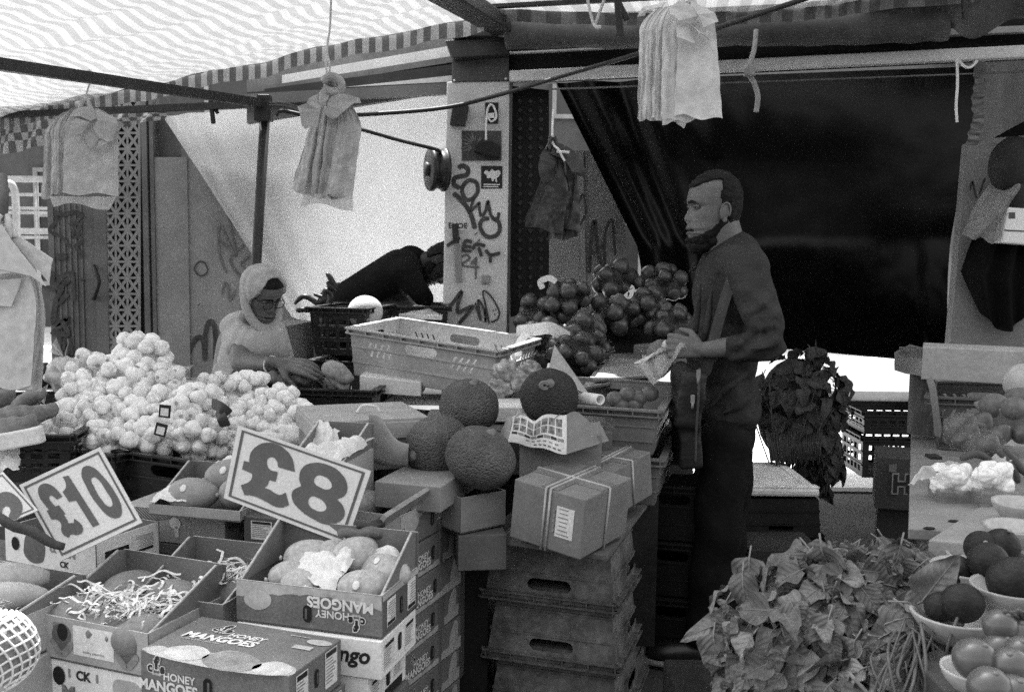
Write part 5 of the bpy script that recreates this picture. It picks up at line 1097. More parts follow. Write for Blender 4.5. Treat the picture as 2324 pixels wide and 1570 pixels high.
def headgrid(H, nz=116, nt=128, scale=1, mouth=1):
    rows = []
    for i in range(nz+1):
        z = .239*(1-math.cos(PI*i/nz*.5)**1.0) if False else .239*i/nz; f, g, b, w_ = (interp(H[k], z) for k in 'fgbw'); c = (g+b)/2; row = []
        for j in range(nt):
            t = 2*PI*j/nt; ct, st_ = math.cos(t), math.sin(t); e = .86
            x = c+(g-c)*math.copysign(abs(ct)**e, ct) if ct > 0 else c+(c-b)*math.copysign(abs(ct)**.95, ct); y = w_*math.copysign(abs(st_)**(.92 if ct > 0 else .95), st_)
            if ct > 0:
                sg = .0095+.006*math.exp(-((z-.076)/.012)**2); x += (f-g)*math.exp(-(y/sg)**2)*1.0
                for s in (-1, 1):
                    x -= .0125*math.exp(-((y-s*.031)/.0145)**2-((z-.1165)/.01)**2); x += .0035*math.exp(-((y-s*.043)/.016)**2-((z-.094)/.014)**2)
                    x += .0025*math.exp(-((y-s*.03)/.02)**2-((z-.1335)/.006)**2); x -= .003*math.exp(-((y-s*.05)/.012)**2-((z-.055)/.02)**2)
                    x += .006*math.exp(-((y-s*.0145)/.0055)**2-((z-.0715)/.006)**2); x -= .004*math.exp(-((y-s*.026)/.006)**2-((z-.04)/.008)**2)
            row.append(V((x, y, z))*scale)
        rows.append(row)
    return rows
def rows_mb(rows, sel=None, off=None, mi=None, close=True):
    nz, nt = len(rows)-1, len(rows[0]); m = MB(); N = [[None]*nt for _ in rows]
    for i in range(nz+1):
        for j in range(nt):
            a = rows[min(i+1, nz)][j]-rows[max(i-1, 0)][j]; b = rows[i][(j+1) % nt]-rows[i][j-1]; n = b.cross(a); N[i][j] = n.normalized() if n.length > 1e-9 else V((0, 0, 1))
    keep = [[(sel(rows[i][j], N[i][j]) if sel else True) for j in range(nt)] for i in range(nz+1)]
    for i in range(nz+1):
        for j in range(nt):
            inner_ = all(keep[max(0, min(nz, i+a))][(j+b) % nt] for a in (-1, 0, 1) for b in (-1, 0, 1))
            m.v.append(rows[i][j] + (N[i][j]*(off(rows[i][j]) if inner_ else (-.001)) if off else V((0, 0, 0))))
    for i in range(nz):
        for j in range(nt):
            q = [(i, j), (i, (j+1) % nt), (i+1, (j+1) % nt), (i+1, j)]
            if all(keep[a][b] for a, b in q): m.f.append([a*nt+b for a, b in q]); m.m.append(mi(rows[i][j]) if mi else 0); m.sm.append(True)
    if close and not sel: m.f.append([j for j in range(nt)][::-1]); m.m.append(0); m.sm.append(True)
    return m
def lipmi(p):
    if p.x < .07 or abs(p.y) > .027-.6*abs(p.z-.037): return 0
    return 2 if abs(p.z-.0365) < .0028 else (1 if .026 < p.z < .049 else 0)  # near-black line between the lips, the mouth gap's shade as colour
def headM(o, fwd, roll=0):
    f = V(fwd).normalized(); l = V((0, 0, 1)).cross(f).normalized(); u = f.cross(l); M = Matrix.Identity(4)
    for i in range(3): M[i][0], M[i][1], M[i][2], M[i][3] = f[i], l[i], u[i], o[i]
    return M @ Matrix.Rotation(roll, 4, 'X')
def xform(m, X): m.v = [X @ p for p in m.v]; return m
def addto(m, o, mi=None):
    k = len(m.v); m.v += o.v; m.f += [[i+k for i in f] for f in o.f]; m.m += [mi if mi is not None else x for x in o.m]; m.sm += o.sm; return m
def ear(m, X, s):
    m.ell((-.008, s*.073, .098), (.017, .0075, .03), Matrix.Rotation(R(-10), 3, 'Y') @ Matrix.Rotation(s*R(18), 3, 'Z'), 16, 12, 0, None, X)
    pts = [V((-.008+.016*math.cos(a)-.003*math.sin(a), s*.0805-.002*math.cos(a)*s, .1+.028*math.sin(a))) for a in [PI*(-.35+1.55*i/14) for i in range(15)]]
    m.tube([X @ p for p in pts], [.0032]*12+[.003, .0028, .0025], 8); m.ell((-.004, s*.0785, .1), (.007, .003, .013), None, 10, 8, 0, None, X); m.ell((-.006, s*.08, .072), (.008, .005, .009), None, 10, 8, 0, None, X)
def eyes(T, X, k=1):
    for s in (-1, 1):
        m = MB(); c = V((.0705, s*.0305, .116)); m.ell(c, .0115, None, 14, 10, 0, None, X); e = part(T, 'eye', m, eyew)
        m = MB(); m.ell(c+V((.0095, s*.001, -.001)), (.0035, .0052, .0052), None, 12, 8, 0, None, X); part(e, 'iris', m, iris)
def lids(m, X):
    for s in (-1, 1):
        for dz, th in ((.004, .0038),):
            pts = [X @ V((.0745+.0105*math.cos(a)-.002, s*.0305+.0155*math.sin(a), .1165+dz*math.cos(a)**.5 if math.cos(a) > 0 else .1165)) for a in [PI*(-.48+.96*i/8) for i in range(9)]]; m.tube(pts, th, 6)
def brows(T, X, mt=hairm, th=.0052):
    for s in (-1, 1): m = MB(); m.tube([X @ V((.0965-.0006*i*i*.45-(.0), s*(.011+.0052*i), .131+.0035*math.sin(i*.45))) for i in range(8)], [th*.7, th, th, th, th*.95, th*.85, th*.6, th*.3], 6, 0); part(T, 'eyebrow', m, mt)
def hand(m, wr, d, n, curl=.5, k=1.0, spread=.12, thumb=1, lens=(.074, .082, .076, .06), curls=None, thumb_curl=.4):
    """wr wrist, d pointing direction, n back-of-hand normal; thumb=+1/-1 side"""
    d = V(d).normalized(); n = (V(n)-d*V(n).dot(d)).normalized(); s = d.cross(n)*thumb
    for a in (-1, -.35, .3, .95): m.cap(wr+d*.012*k+s*a*.014*k, .014*k, wr+d*.082*k+s*a*.031*k, .0115*k, 10)
    m.cap(wr-d*.03*k, .021*k, wr+d*.02*k, .022*k, 12)
    for i in range(4):
        a = (1.0, .36, -.3, -.95)[i]; p = wr+d*(.088-.006*abs(a))*k+s*a*.032*k; ang = 0; L = lens[i]*k; dd = (d+s*a*spread).normalized(); c = (curls or [curl]*4)[i]
        for q, (fr_, r0, r1) in enumerate(((.45, .0098, .009), (.31, .0092, .0083), (.24, .0083, .0068))):
            ang += c*(.75, 1.1, .8)[q]; v = dd*math.cos(ang)-n*math.sin(ang); e = p+v*L*fr_; m.cap(p, r0*k, e, r1*k, 8); p = e
    p = wr+d*.022*k+s*.024*k-n*.006*k; v = (d*.62+s*.72-n*.25).normalized(); e = p+v*.04*k; m.cap(p, .0135*k, e, .011*k, 10)
    v2 = (d*.9+s*.25-n*(.25+thumb_curl)).normalized(); e2 = e+v2*.032*k; m.cap(e, .0108*k, e2, .0095*k, 10); m.cap(e2, .0095*k, e2+(v2-n*thumb_curl*.6).normalized()*.022*k, .0078*k, 8)
knit = mat('grey_jersey', .043, .9, .14, 9, .8, 13, spec=.08, bdist=.035, fine=.08); trou = mat('dark_trousers', .009, .85, .2, 6, .6, 12, spec=.15, bdist=.025, fine=.08); shoe = mat('black_shoe', .012, .35, .2, 20, .1, spec=.5)
# ------------------------------------------------------------ standing man in profile
YM = 3.4
mp_ = lambda x, y, dy=0: P(x, y, YM+dy)
man = thing('person', 'bearded man in a dark grey long sleeved jersey standing in profile facing left', 'person', V((mp_(1615, 1500).x, YM, 0)))
HO = mp_(1621, 549); HXm = headM(HO, (-1, -.16, -.02), R(0))
rows = headgrid(HM); hm = xform(rows_mb(rows, mi=lambda p: lipmi(p)), HXm)
body = MB()
body.cap(HXm @ V((-.018, 0, .075)), .063, mp_(1652, 585, .02), .07, 18); body.cap(HXm @ V((.0, 0, .03)), .045, mp_(1640, 585, .0), .05, 16)
body.cap(mp_(1655, 640, .02), .07, mp_(1650, 920, .03), .07, 16); body.cap(mp_(1665, 622, -.1), .04, mp_(1665, 622, .15), .04)
body.cap(mp_(1700, 640, -.18), .035, mp_(1734, 768, -.23), .036); body.cap(mp_(1738, 775, -.24), .042, mp_(1601, 794, -.2), .029)
body.cap(mp_(1655, 622, .22), .05, mp_(1640, 770, .26), .042); body.cap(mp_(1640, 770, .26), .04, mp_(1556, 792, .02), .028)
for s, kx, ax in ((-.09, 0, 1592), (.1, 14, 1610)): body.cap(mp_(1648, 950, s*.7), .06, mp_(1628+kx, 1190, s), .05); body.cap(mp_(1628+kx, 1190, s), .055, mp_(ax+kx, 1440, s), .038)
bw_ = weld(body, .011, 5)
hb_ = MB(); hand(hb_, mp_(1596, 794, -.2), (-1, .25, .12), (-.15, -1, .25), .9, 1.02, .05, 1, curls=[.72, .85, .95, 1.0], thumb_curl=.5); hw = weld(hb_, .0042, 3)
h2 = MB(); hand(h2, mp_(1552, 790, .0), (-1, -.15, .12), (0, -.3, 1), .75, .98, .05, -1); hw2 = weld(h2, .0045, 3)
skin_mb = addto(addto(addto(bw_, hm), hw), hw2); ear(skin_mb, HXm, 1); ear(skin_mb, HXm, -1); lids(skin_mb, HXm)
part(man, 'body', skin_mb, [skin, lipm, hairm]); eyes(man, HXm); brows(man, HXm)
LINE = [(-.1, .2), (.0, .202), (.016, .2035), (.05, .194), (.08, .181), (.12, .179)]; TEMP = [(.05, -.03), (.075, -.02), (.1, -.008), (.116, -.002), (.135, .007), (.1485, .011), (.17, .008), (.19, .003), (.24, .0)]
def hair_sel(p, n):
    k = .0015*noise.noise(p*60); return p.z > interp(LINE, p.x)+k or p.x < interp(TEMP, p.z)+k and p.z > .052+.4*max(0, p.x+.03)
part(man, 'hair', xform(rows_mb(rows, hair_sel, lambda p: .0065+.003*noise.noise(p*90)), HXm), hairm)
BRD = [(-.03, .125), (-.012, .11), (.0, .085), (.014, .062), (.035, .044), (.06, .029), (.08, .019), (.1, .012)]
def beard_sel(p, n): return p.z < interp(BRD, p.x)+.002*noise.noise(p*60) and p.x > -.03
part(man, 'beard', xform(rows_mb(rows, beard_sel, lambda p: (.004+.012*max(0, 1-p.z/.035)*max(0, min(1, (p.x+.01)/.05)))*(1+.35*noise.noise(p*110))), HXm), hairm)
m = MB(); m.ell((.052, 0, -.012), (.044, .045, .03), Matrix.Rotation(R(8), 3, 'Y'), 26, 18, 0, lambda u: 1+.05*noise.noise(u*9)+.03*noise.noise(u*25), HXm); m.ell((.02, 0, .004), (.04, .05, .03), None, 20, 12, 0, lambda u: 1+.05*noise.noise(u*9), HXm); part(man, 'chin_beard', m, hairm)
sw = MB()
sw.ell(mp_(1655, 655, .02), (.122, .185, .2), Matrix.Rotation(R(6), 3, 'Y'), 24, 18); sw.ell(mp_(1640, 790, .02), (.125, .165, .2), None, 24, 18); sw.ell(mp_(1652, 900, .02), (.108, .165, .12), None, 24, 16)
sw.ell(mp_(1652, 930, .02), (.112, .168, .09), None, 24, 14); sw.cap(mp_(1652, 912, -.02), .1, mp_(1652, 945, .04), .104, 18)
sw.cap(mp_(1660, 600, -.1), .066, mp_(1660, 600, .16), .066, 16); sw.cap(mp_(1676, 566, .02), .05, mp_(1702, 606, .0), .07, 16); sw.cap(mp_(1650, 580, .02), .076, mp_(1655, 620, .02), .1, 18)
sw.cap(mp_(1692, 612, -.17), .072, mp_(1724, 700, -.22), .066, 18); sw.cap(mp_(1724, 700, -.22), .066, mp_(1742, 778, -.24), .056, 18); sw.cap(mp_(1742, 780, -.24), .056, mp_(1672, 792, -.225), .046, 16)
sw.cap(mp_(1650, 615, .2), .072, mp_(1636, 770, .26), .058); sw.cap(mp_(1636, 772, .26), .056, mp_(1600, 785, .14), .045)
def roll(m, pts, r): c = spline(pts, 5); n = len(c); m.tube(c, [r*(.35+.65*math.sin(PI*i/(n-1))) for i in range(n)], 8)
for pts in ([(1778, 745, -.24), (1752, 742, -.3), (1724, 756, -.29)], [(1780, 765, -.24), (1750, 766, -.3), (1712, 778, -.285)], [(1776, 785, -.23), (1745, 782, -.3), (1700, 790, -.28)], [(1762, 708, -.22), (1738, 712, -.285), (1708, 732, -.27)], [(1758, 678, -.2), (1730, 690, -.285), (1700, 722, -.25)], [(1740, 806, -.23), (1730, 780, -.3), (1716, 764, -.29)], [(1700, 806, -.22), (1692, 786, -.285), (1690, 770, -.27)], [(1678, 805, -.22), (1672, 790, -.275), (1674, 772, -.25)], [(1690, 650, -.2), (1688, 690, -.2), (1700, 740, -.21)]): roll(sw, [mp_(*q) for q in pts], .0135)
for pts in ([(1690, 760, -.15), (1650, 800, -.165), (1600, 850, -.13)], [(1700, 850, -.12), (1650, 880, -.15), (1610, 930, -.13)], [(1590, 640, -.1), (1582, 720, -.11), (1575, 780, -.11)], [(1620, 650, -.16), (1605, 730, -.155), (1590, 800, -.14)], [(1648, 640, -.175), (1640, 700, -.175), (1622, 760, -.16)], [(1720, 880, -.1), (1690, 910, -.14), (1640, 940, -.15)]): roll(sw, [mp_(*q) for q in pts], .013)
sw2 = weld(sw, .0075, 3)
for v in sw2.v:      # cloth folds gathered at the elbow and across the chest
    e = mp_(1735, 770, -.3); d = (v-e).length; a = math.exp(-(d/.13)**2)
    v.x += a*.010*math.sin((v.z*70+v.x*35)); v.y += a*.011*math.sin(v.z*85-v.x*60) + .009*noise.noise(V((v.x*16+v.z*5, v.y*4, v.z*3)))*(1-a) + .005*math.sin(v.x*46+v.z*22+3*noise.noise(v*4))*(1-a); v.x += .006*noise.noise(V((v.x*5, v.y*8, v.z*14)))
part(man, 'jersey', sw2, knit)
m = MB(); c = mp_(1648, 577, .01); m.tube([c+V((.078*math.cos(a)*1.0, .078*math.sin(a), .024*math.cos(a))) for a in [2*PI*i/26 for i in range(27)]], .011, 8); part(man, 'collar', m, knit)
tr = MB(); tr.ell(mp_(1650, 985, .02), (.1, .15, .1), None, 20, 14)
for s, kx, ax in ((-.085, 0, 1600), (.1, 14, 1612)):
    tr.cap(mp_(1648+kx*.5, 1000, s*.9), .092, mp_(1630+kx, 1190, s), .082, 18); tr.cap(mp_(1630+kx, 1190, s), .082, mp_(ax+kx, 1430, s), .07, 18); tr.ell(mp_(ax+kx, 1440, s), (.074, .07, .04)); tr.ell(mp_(ax+kx+3, 1400, s), (.078, .072, .03))
tr2 = weld(tr, .011, 4)
for v in tr2.v: v.x += .006*math.sin(v.z*26+v.y*14)*(1 if v.z < .9 else .3); v.y += .005*math.sin(v.z*33+v.x*20)
part(man, 'trousers', tr2, trou)
for s, kx, ax in ((-.085, 0, 1585), (.1, 14, 1600)):
    c = V((mp_(ax+kx, 1490, s).x, YM+s, .05)); m = MB(); m.ell(c+V((-.05, 0, 0)), (.13, .048, .045), None, 20, 12); m.ell(c+V((.03, 0, .03)), (.06, .045, .05), None, 16, 10); sh = part(man, 'shoe', m, shoe)
    m = MB(); m.tube([c+V((-.05+.133*math.cos(a), .05*math.sin(a), -.028)) for a in [2*PI*i/24 for i in range(25)]], .011, 6); part(sh, 'sole', m, panel_l)
m = MB(); st_ = spline([mp_(1702, 566, -.08), mp_(1672, 606, -.19), mp_(1642, 690, -.205), mp_(1618, 780, -.2), mp_(1600, 850, -.17)], 8); ribbon(m, st_, .034, V((-.25, -1, .1)), 0, 1, False)
stp = part(man, 'shoulder_strap', m, mat('strap', .06, .9)); q = stp.modifiers.new('solidify', 'SOLIDIFY'); q.thickness = .004
bag = thing('money_bag', 'black zipped money pouch hanging at the front of the standing man', 'pouch', mp_(1555, 1060, -.2)); m = MB()
m.box(mp_(1560, 900, -.2), (.085, .17, .18), Matrix.Rotation(R(6), 3, 'Y')); m.box(mp_(1558, 985, -.19), (.075, .16, .2), Matrix.Rotation(R(-3), 3, 'Y')); m.ell(mp_(1548, 860, -.2), (.04, .07, .06), None, 14, 10); m2 = weld(m, .009, 4); [v.__iadd__(V((.007*noise.noise(v*13), .008*noise.noise(v*11), 0))) for v in m2.v]; part(bag, 'pouch', m2, mat('black_nylon', .016, .5, .2, 12, .4, 20, bdist=.02, spec=.35))
m = MB(); m.tube(spline([mp_(1588, 835, -.3), mp_(1585, 900, -.305), mp_(1580, 980, -.3), mp_(1578, 1050, -.28)]), .004, 6); part(bag, 'piping', m, panel_d)
for x, y in ((1585, 848), (1572, 905)): m = MB(); m.box(mp_(x, y, -.31), (.012, .008, .026)); m.tube([mp_(x, y+8, -.315), mp_(x-1, y+22, -.315)], .004, 6); part(bag, 'zip_pull', m, panel_l)
m = MB(); a, b, c, d = mp_(1560, 792, -.24), mp_(1522, 800, -.1), mp_(1440, 850, -.12), mp_(1500, 862, -.28); m.grid(lambda u, v: a.lerp(b, u).lerp(d.lerp(c, u), v)+V((0, 0, .025*math.sin(u*6+v*3)+.012*math.sin(v*9))), 18, 14); solo('plastic_bag', m, mat('thin_bag', .45, .25, .1, 14, .3, 30, spec=.6, trans=.15, alpha=.6), 'thin clear plastic bag held out by the standing man', 'plastic bag')
m = MB(); m.ell(mp_(1516, 782, -.12), (.02, .02, .016), None, 12, 8, 0, lambda u: 1+.3*noise.noise(u*3)); m.grid(lambda u, v: mp_(1516, 786, -.12).lerp(mp_(lerp(1425, 1470, v), lerp(836, 818, v), -.1), u)+V((0, 0, .01*math.sin(u*8+v*5))), 10, 6); solo('white_bag', m, mat('white_film', .6, .4, .05, 10, .2, spec=.5), 'twisted white bag in the hands of the standing man', 'plastic bag')

# ------------------------------------------------------------ woman in the headscarf
wom = thing('person', 'woman in a grey headscarf and glasses bending forward to handle roots', 'person', V((P(580, 800, 4.0).x, 4.05, 0)))
fw = V((.74, -.58, -.44)); fw.normalize(); chin = P(606, 736, 3.93); HXw = headM(chin-fw*.07, fw, R(4)) @ Matrix.Scale(.87, 4)
HW = dict(HM); HW['f'] = [(z, p-(.003 if .06 < z < .09 else 0)-(.002 if .125 < z < .14 else 0)) for z, p in HM['f']]; HW['g'] = [(z, p-(.002 if .125 < z < .14 else 0)) for z, p in HM['g']]; HW['w'] = [(z, p*1.03) for z, p in HM['w']]
rows = headgrid(HW); hm = xform(rows_mb(rows, mi=lambda p: lipmi(p)), HXw)
wp = lambda x, y, Y: P(x, y, Y)
body = MB(); body.cap(HXw @ V((-.01, 0, .06)), .05, wp(560, 760, 4.1), .06); body.cap(wp(556, 790, 4.12), .12, wp(545, 900, 4.2), .13); body.cap(wp(545, 900, 4.2), .13, V((wp(545, 900, 4.2).x, 4.25, .5)), .12)
body.cap(wp(552, 770, 4.0), .058, wp(552, 822, 3.86), .05, 18); body.cap(wp(552, 824, 3.86), .049, wp(612, 828, 3.72), .03, 18); body.cap(wp(612, 828, 3.72), .03, wp(628, 826, 3.69), .028, 14)
body.cap(wp(600, 780, 4.15), .05, wp(640, 840, 3.95), .042); body.cap(wp(640, 840, 3.95), .04, wp(690, 850, 3.8), .026)
for s in (-.08, .08): body.cap(V((-1.0+s, 4.25, .55)), .1, V((-1.0+s, 4.2, .04)), .06)
bw_ = weld(body, .011, 5)
hb_ = MB(); hand(hb_, wp(632, 824, 3.68), (.97, -.12, -.13), (.1, -.55, .82), .28, 1.08, .1, 1, curls=[.1, .2, .3, .36]); hb2 = MB(); hand(hb2, wp(690, 850, 3.79), (.9, -.3, -.15), (0, .3, .95), .5, .95, .1, -1)
sk = addto(addto(addto(bw_, hm), weld(hb_, .0042, 3)), weld(hb2, .0048, 3)); lids(sk, HXw); part(wom, 'body', sk, [mat('woman_skin', .105, .5, .1, 22, .14, 200), lipm, hairm]); eyes(wom, HXw); brows(wom, HXw, hairm, .003)
hs = lambda p, n: p.z > .178 and p.x > -.01
part(wom, 'hair', xform(rows_mb(rows, hs, lambda p: .006), HXw), hairm)
scm = mat('headscarf_cloth', .37, .85, .08, 10, .5, 22, spec=.1, bdist=.015, fine=.08)
def face_open(p): return p.x > .008 and (p.y/.07)**2+((p.z-.098)/.118)**2 < 1
srows = [[V((q.x*1.05-.006, q.y*1.06, q.z*1.01)) for q in r] for r in rows]
part(wom, 'scarf', xform(rows_mb(srows, lambda p, n: not face_open(p), lambda p: .013+.0022*math.sin(p.x*150+p.z*50+abs(p.y)*60)+.001*noise.noise(p*30)), HXw), scm)
# folds of the scarf round the jaw, and the cape over the shoulders
def jaw(m, k, off):
    pts = []
    for i in range(21):
        a = PI*(-.62+1.24*i/20); pts.append(HXw @ V((.012+(.083+off)*math.cos(a)*.9, (.084+off*.8)*math.sin(a), .01-.022*math.cos(a)+.075*(1-math.cos(a))*.9-off*1.2)))
    m.tube(pts, k, 8, 0, None, .55)
m = MB(); jaw(m, .013, -.008); jaw(m, .015, .002); jaw(m, .016, .013)
part(wom, 'scarf_fold', weld(m, .006, 2), scm)
m = MB(); m.ell(wp(562, 742, 4.08), (.115, .1, .07), None, 22, 14); m.cap(wp(546, 746, 4.1), .06, wp(606, 752, 4.12), .055, 16); m.cap(wp(540, 775, 4.1), .072, wp(526, 850, 4.12), .08, 16); m.cap(wp(612, 762, 4.08), .075, wp(625, 830, 4.06), .085, 16); m.cap(wp(565, 770, 4.06), .11, wp(570, 850, 4.08), .12, 18)
r_ = rnd(19)
for i in range(26):          # hanging folds of the wrap, fanning from under the chin
    t = i/25; x0 = lerp(545, 628, t)+r_.uniform(-5, 5); x1 = lerp(486, 662, t)+r_.uniform(-8, 8); y1 = lerp(860, 812, t)+r_.uniform(-8, 8); Yf = 3.985-.08*math.sin(PI*t)
    roll(m, [wp(x0, 728+14*math.sin(PI*t), Yf+.02), wp(lerp(x0, x1, .35), 752+10*math.sin(PI*t), Yf-.02), wp(lerp(x0, x1, .75), 795, Yf-.03), wp(x1, y1, Yf+.0)], r_.uniform(.011, .019))
for pts in ([(518, 726, 4.04), (542, 755, 3.965), (585, 772, 3.95), (640, 760, 4.0)], [(512, 750, 4.04), (542, 780, 3.955), (590, 796, 3.94), (648, 790, 4.0)], [(524, 716, 4.05), (550, 740, 3.975), (600, 756, 3.95), (636, 744, 4.0)]): roll(m, [wp(*q) for q in pts], .017)
m2 = weld(m, .0075, 3)
cp = part(wom, 'shawl', m2, scm); q = cp.modifiers.new('solidify', 'SOLIDIFY'); q.thickness = .006
m = MB(); ribbon(m, spline([wp(545, 786, 3.9), wp(520, 820, 3.9), wp(500, 850, 3.9), wp(478, 885, 3.9)], 6), .075, V((-.3, -1, .2)), 0, 1, False); o = part(wom, 'shawl_end', m, scm); q = o.modifiers.new('solidify', 'SOLIDIFY'); q.thickness = .006
m = MB(); X = HXw
for s in (-1, 1):
    pts = [V((.0985-.25*abs(s*.032+.024*math.cos(a))**1.6*1.0, s*.032+.0245*math.copysign(abs(math.cos(a))**.75, math.cos(a)), .109+.019*math.copysign(abs(math.sin(a))**.75, math.sin(a)))) for a in [2*PI*i/24 for i in range(25)]]; m.tube([X @ p for p in pts], .0019, 6)
    m.tube([X @ p for p in (V((.089, s*.057, .118)), V((.05, s*.073, .12)), V((.0, s*.077, .112)))], .0018, 6)
m.tube([X @ p for p in (V((.101, -.008, .112)), V((.1055, 0, .1155)), V((.101, .008, .112)))], .0019, 6)
gl = thing('spectacles', 'thin framed spectacles worn by the woman in the headscarf', 'glasses', X @ V((.1, 0, .1))); part(gl, 'frame', m, metal_d)
c = wp(617, 829, 3.715); bn = thing('bangle', 'pale bangle on the wrist of the woman', 'bangle', c); m = MB(); dd = (wp(628, 826, 3.69)-wp(600, 828, 3.75)).normalized(); e1 = dd.orthogonal().normalized(); e2 = dd.cross(e1); m.tube([c+(e1*math.cos(a)+e2*math.sin(a))*.034 for a in [2*PI*i/20 for i in range(21)]], .0035, 6); part(bn, 'ring', m, paper)

# ------------------------------------------------------------ man bending over at the back
YB = 4.97; bp_ = lambda x, y, dy=0: P(x, y, YB+dy)
ben = thing('person', 'man in black bent double over the crates before the white sheet', 'person', V((bp_(745, 900).x, YB+.05, 0)))
fb = V((.30, -.1, -.95)).normalized(); up = V((.9, .05, .3)); up = (up-fb*up.dot(fb)).normalized(); lf_ = up.cross(fb); HXb = Matrix.Identity(4); o = bp_(954, 609)
for i in range(3): HXb[i][0], HXb[i][1], HXb[i][2], HXb[i][3] = fb[i], lf_[i], up[i], o[i]
rows = headgrid(HM); hm = xform(rows_mb(rows), HXb)
body = MB(); body.cap(HXb @ V((-.015, 0, .06)), .058, bp_(925, 606, .02), .07); body.cap(bp_(900, 622), .07, bp_(770, 695), .08); body.cap(bp_(770, 690), .11, V((bp_(745, 800).x, YB+.05, .75)), .12)
for s in (-.1, .1): body.cap(V((bp_(745, 800).x, YB+s, .75)), .1, V((bp_(735, 900).x, YB+s, .04)), .06)
body.cap(bp_(915, 622, -.14), .055, bp_(948, 660, -.16), .045); body.cap(bp_(948, 660, -.16), .044, bp_(972, 690, -.14), .03); body.cap(bp_(905, 622, .15), .055, bp_(925, 690, .16), .045)
hb_ = MB(); hand(hb_, bp_(974, 692, -.14), (.85, -.1, -.25), (.2, -.5, .8), .3, 1.05, .12, 1)
sk = addto(addto(weld(body, .012, 5), hm), weld(hb_, .0048, 3)); ear(sk, HXb, 1); ear(sk, HXb, -1); part(ben, 'body', sk, [skin_d, lipm]); eyes(ben, HXb)
part(ben, 'hair', xform(rows_mb(rows, lambda p, n: p.z > .175 or (p.x < .004 and p.z > .12) or (p.x < -.03 and p.z > .05), lambda p: .008+.004*noise.noise(p*90)), HXb), hairm)
part(ben, 'beard', xform(rows_mb(rows, lambda p, n: p.z < .022+.085*max(0, min(1, (.066-p.x)/.07)) and p.x > -.022, lambda p: .008), HXb), hairm)
bk_ = mat('black_sweatshirt', .008, .9, .2, 10, .4, 30, spec=.1, bdist=.01)
m = MB(); [m.cap(bp_(908, 618, dy), .115, bp_(800, 678, dy), .1, 18) for dy in (-.08, 0, .08)]; m.cap(bp_(800, 678), .1, bp_(765, 702), .11); m.ell(bp_(885, 645), (.13, .16, .1), Matrix.Rotation(R(30), 3, 'Y'), 20, 14)
m.cap(bp_(915, 618, -.15), .075, bp_(950, 662, -.17), .056); m.cap(bp_(950, 662, -.17), .056, bp_(962, 678, -.155), .05); m.cap(bp_(905, 622, .16), .075, bp_(925, 690, .17), .056)
m.cap(bp_(932, 590, .02), .075, bp_(948, 596, .02), .068); m.ell(bp_(942, 580, .02), (.05, .07, .045))
part(ben, 'sweatshirt', weld(m, .011, 4), bk_)
m = MB(); m.cap(bp_(785, 690), .1, V((bp_(755, 800).x, YB+.05, .8)), .12)
for s in (-.09, .09): m.cap(V((bp_(745, 800).x, YB+s, .78)), .1, V((bp_(735, 900).x, YB+s, .1)), .075)
part(ben, 'trousers', weld(m, .013, 4), trou)
root('thick dark cable or stalk arching under the arm of the bending man', [(925, 672, 4.6), (940, 692, 4.58), (962, 700, 4.56), (985, 704, 4.56)], .012, 'stalk', 'stalk', blackp)
tissue('pale green heap under the hand of the bending man', [P(905, 705, 4.55), P(1000, 700, 4.55), P(1000, 718, 4.4), P(905, 716, 4.4)], .014, 81, mat('pale_leaf_heap', .22, .6, .2))
m = MB(); slab(m, px([(905, 722), (1002, 726), (1002, 716), (905, 712)], 4.4), .2); solo('white_tray', m, paper, 'thin white tray edge behind the basket', 'tray')
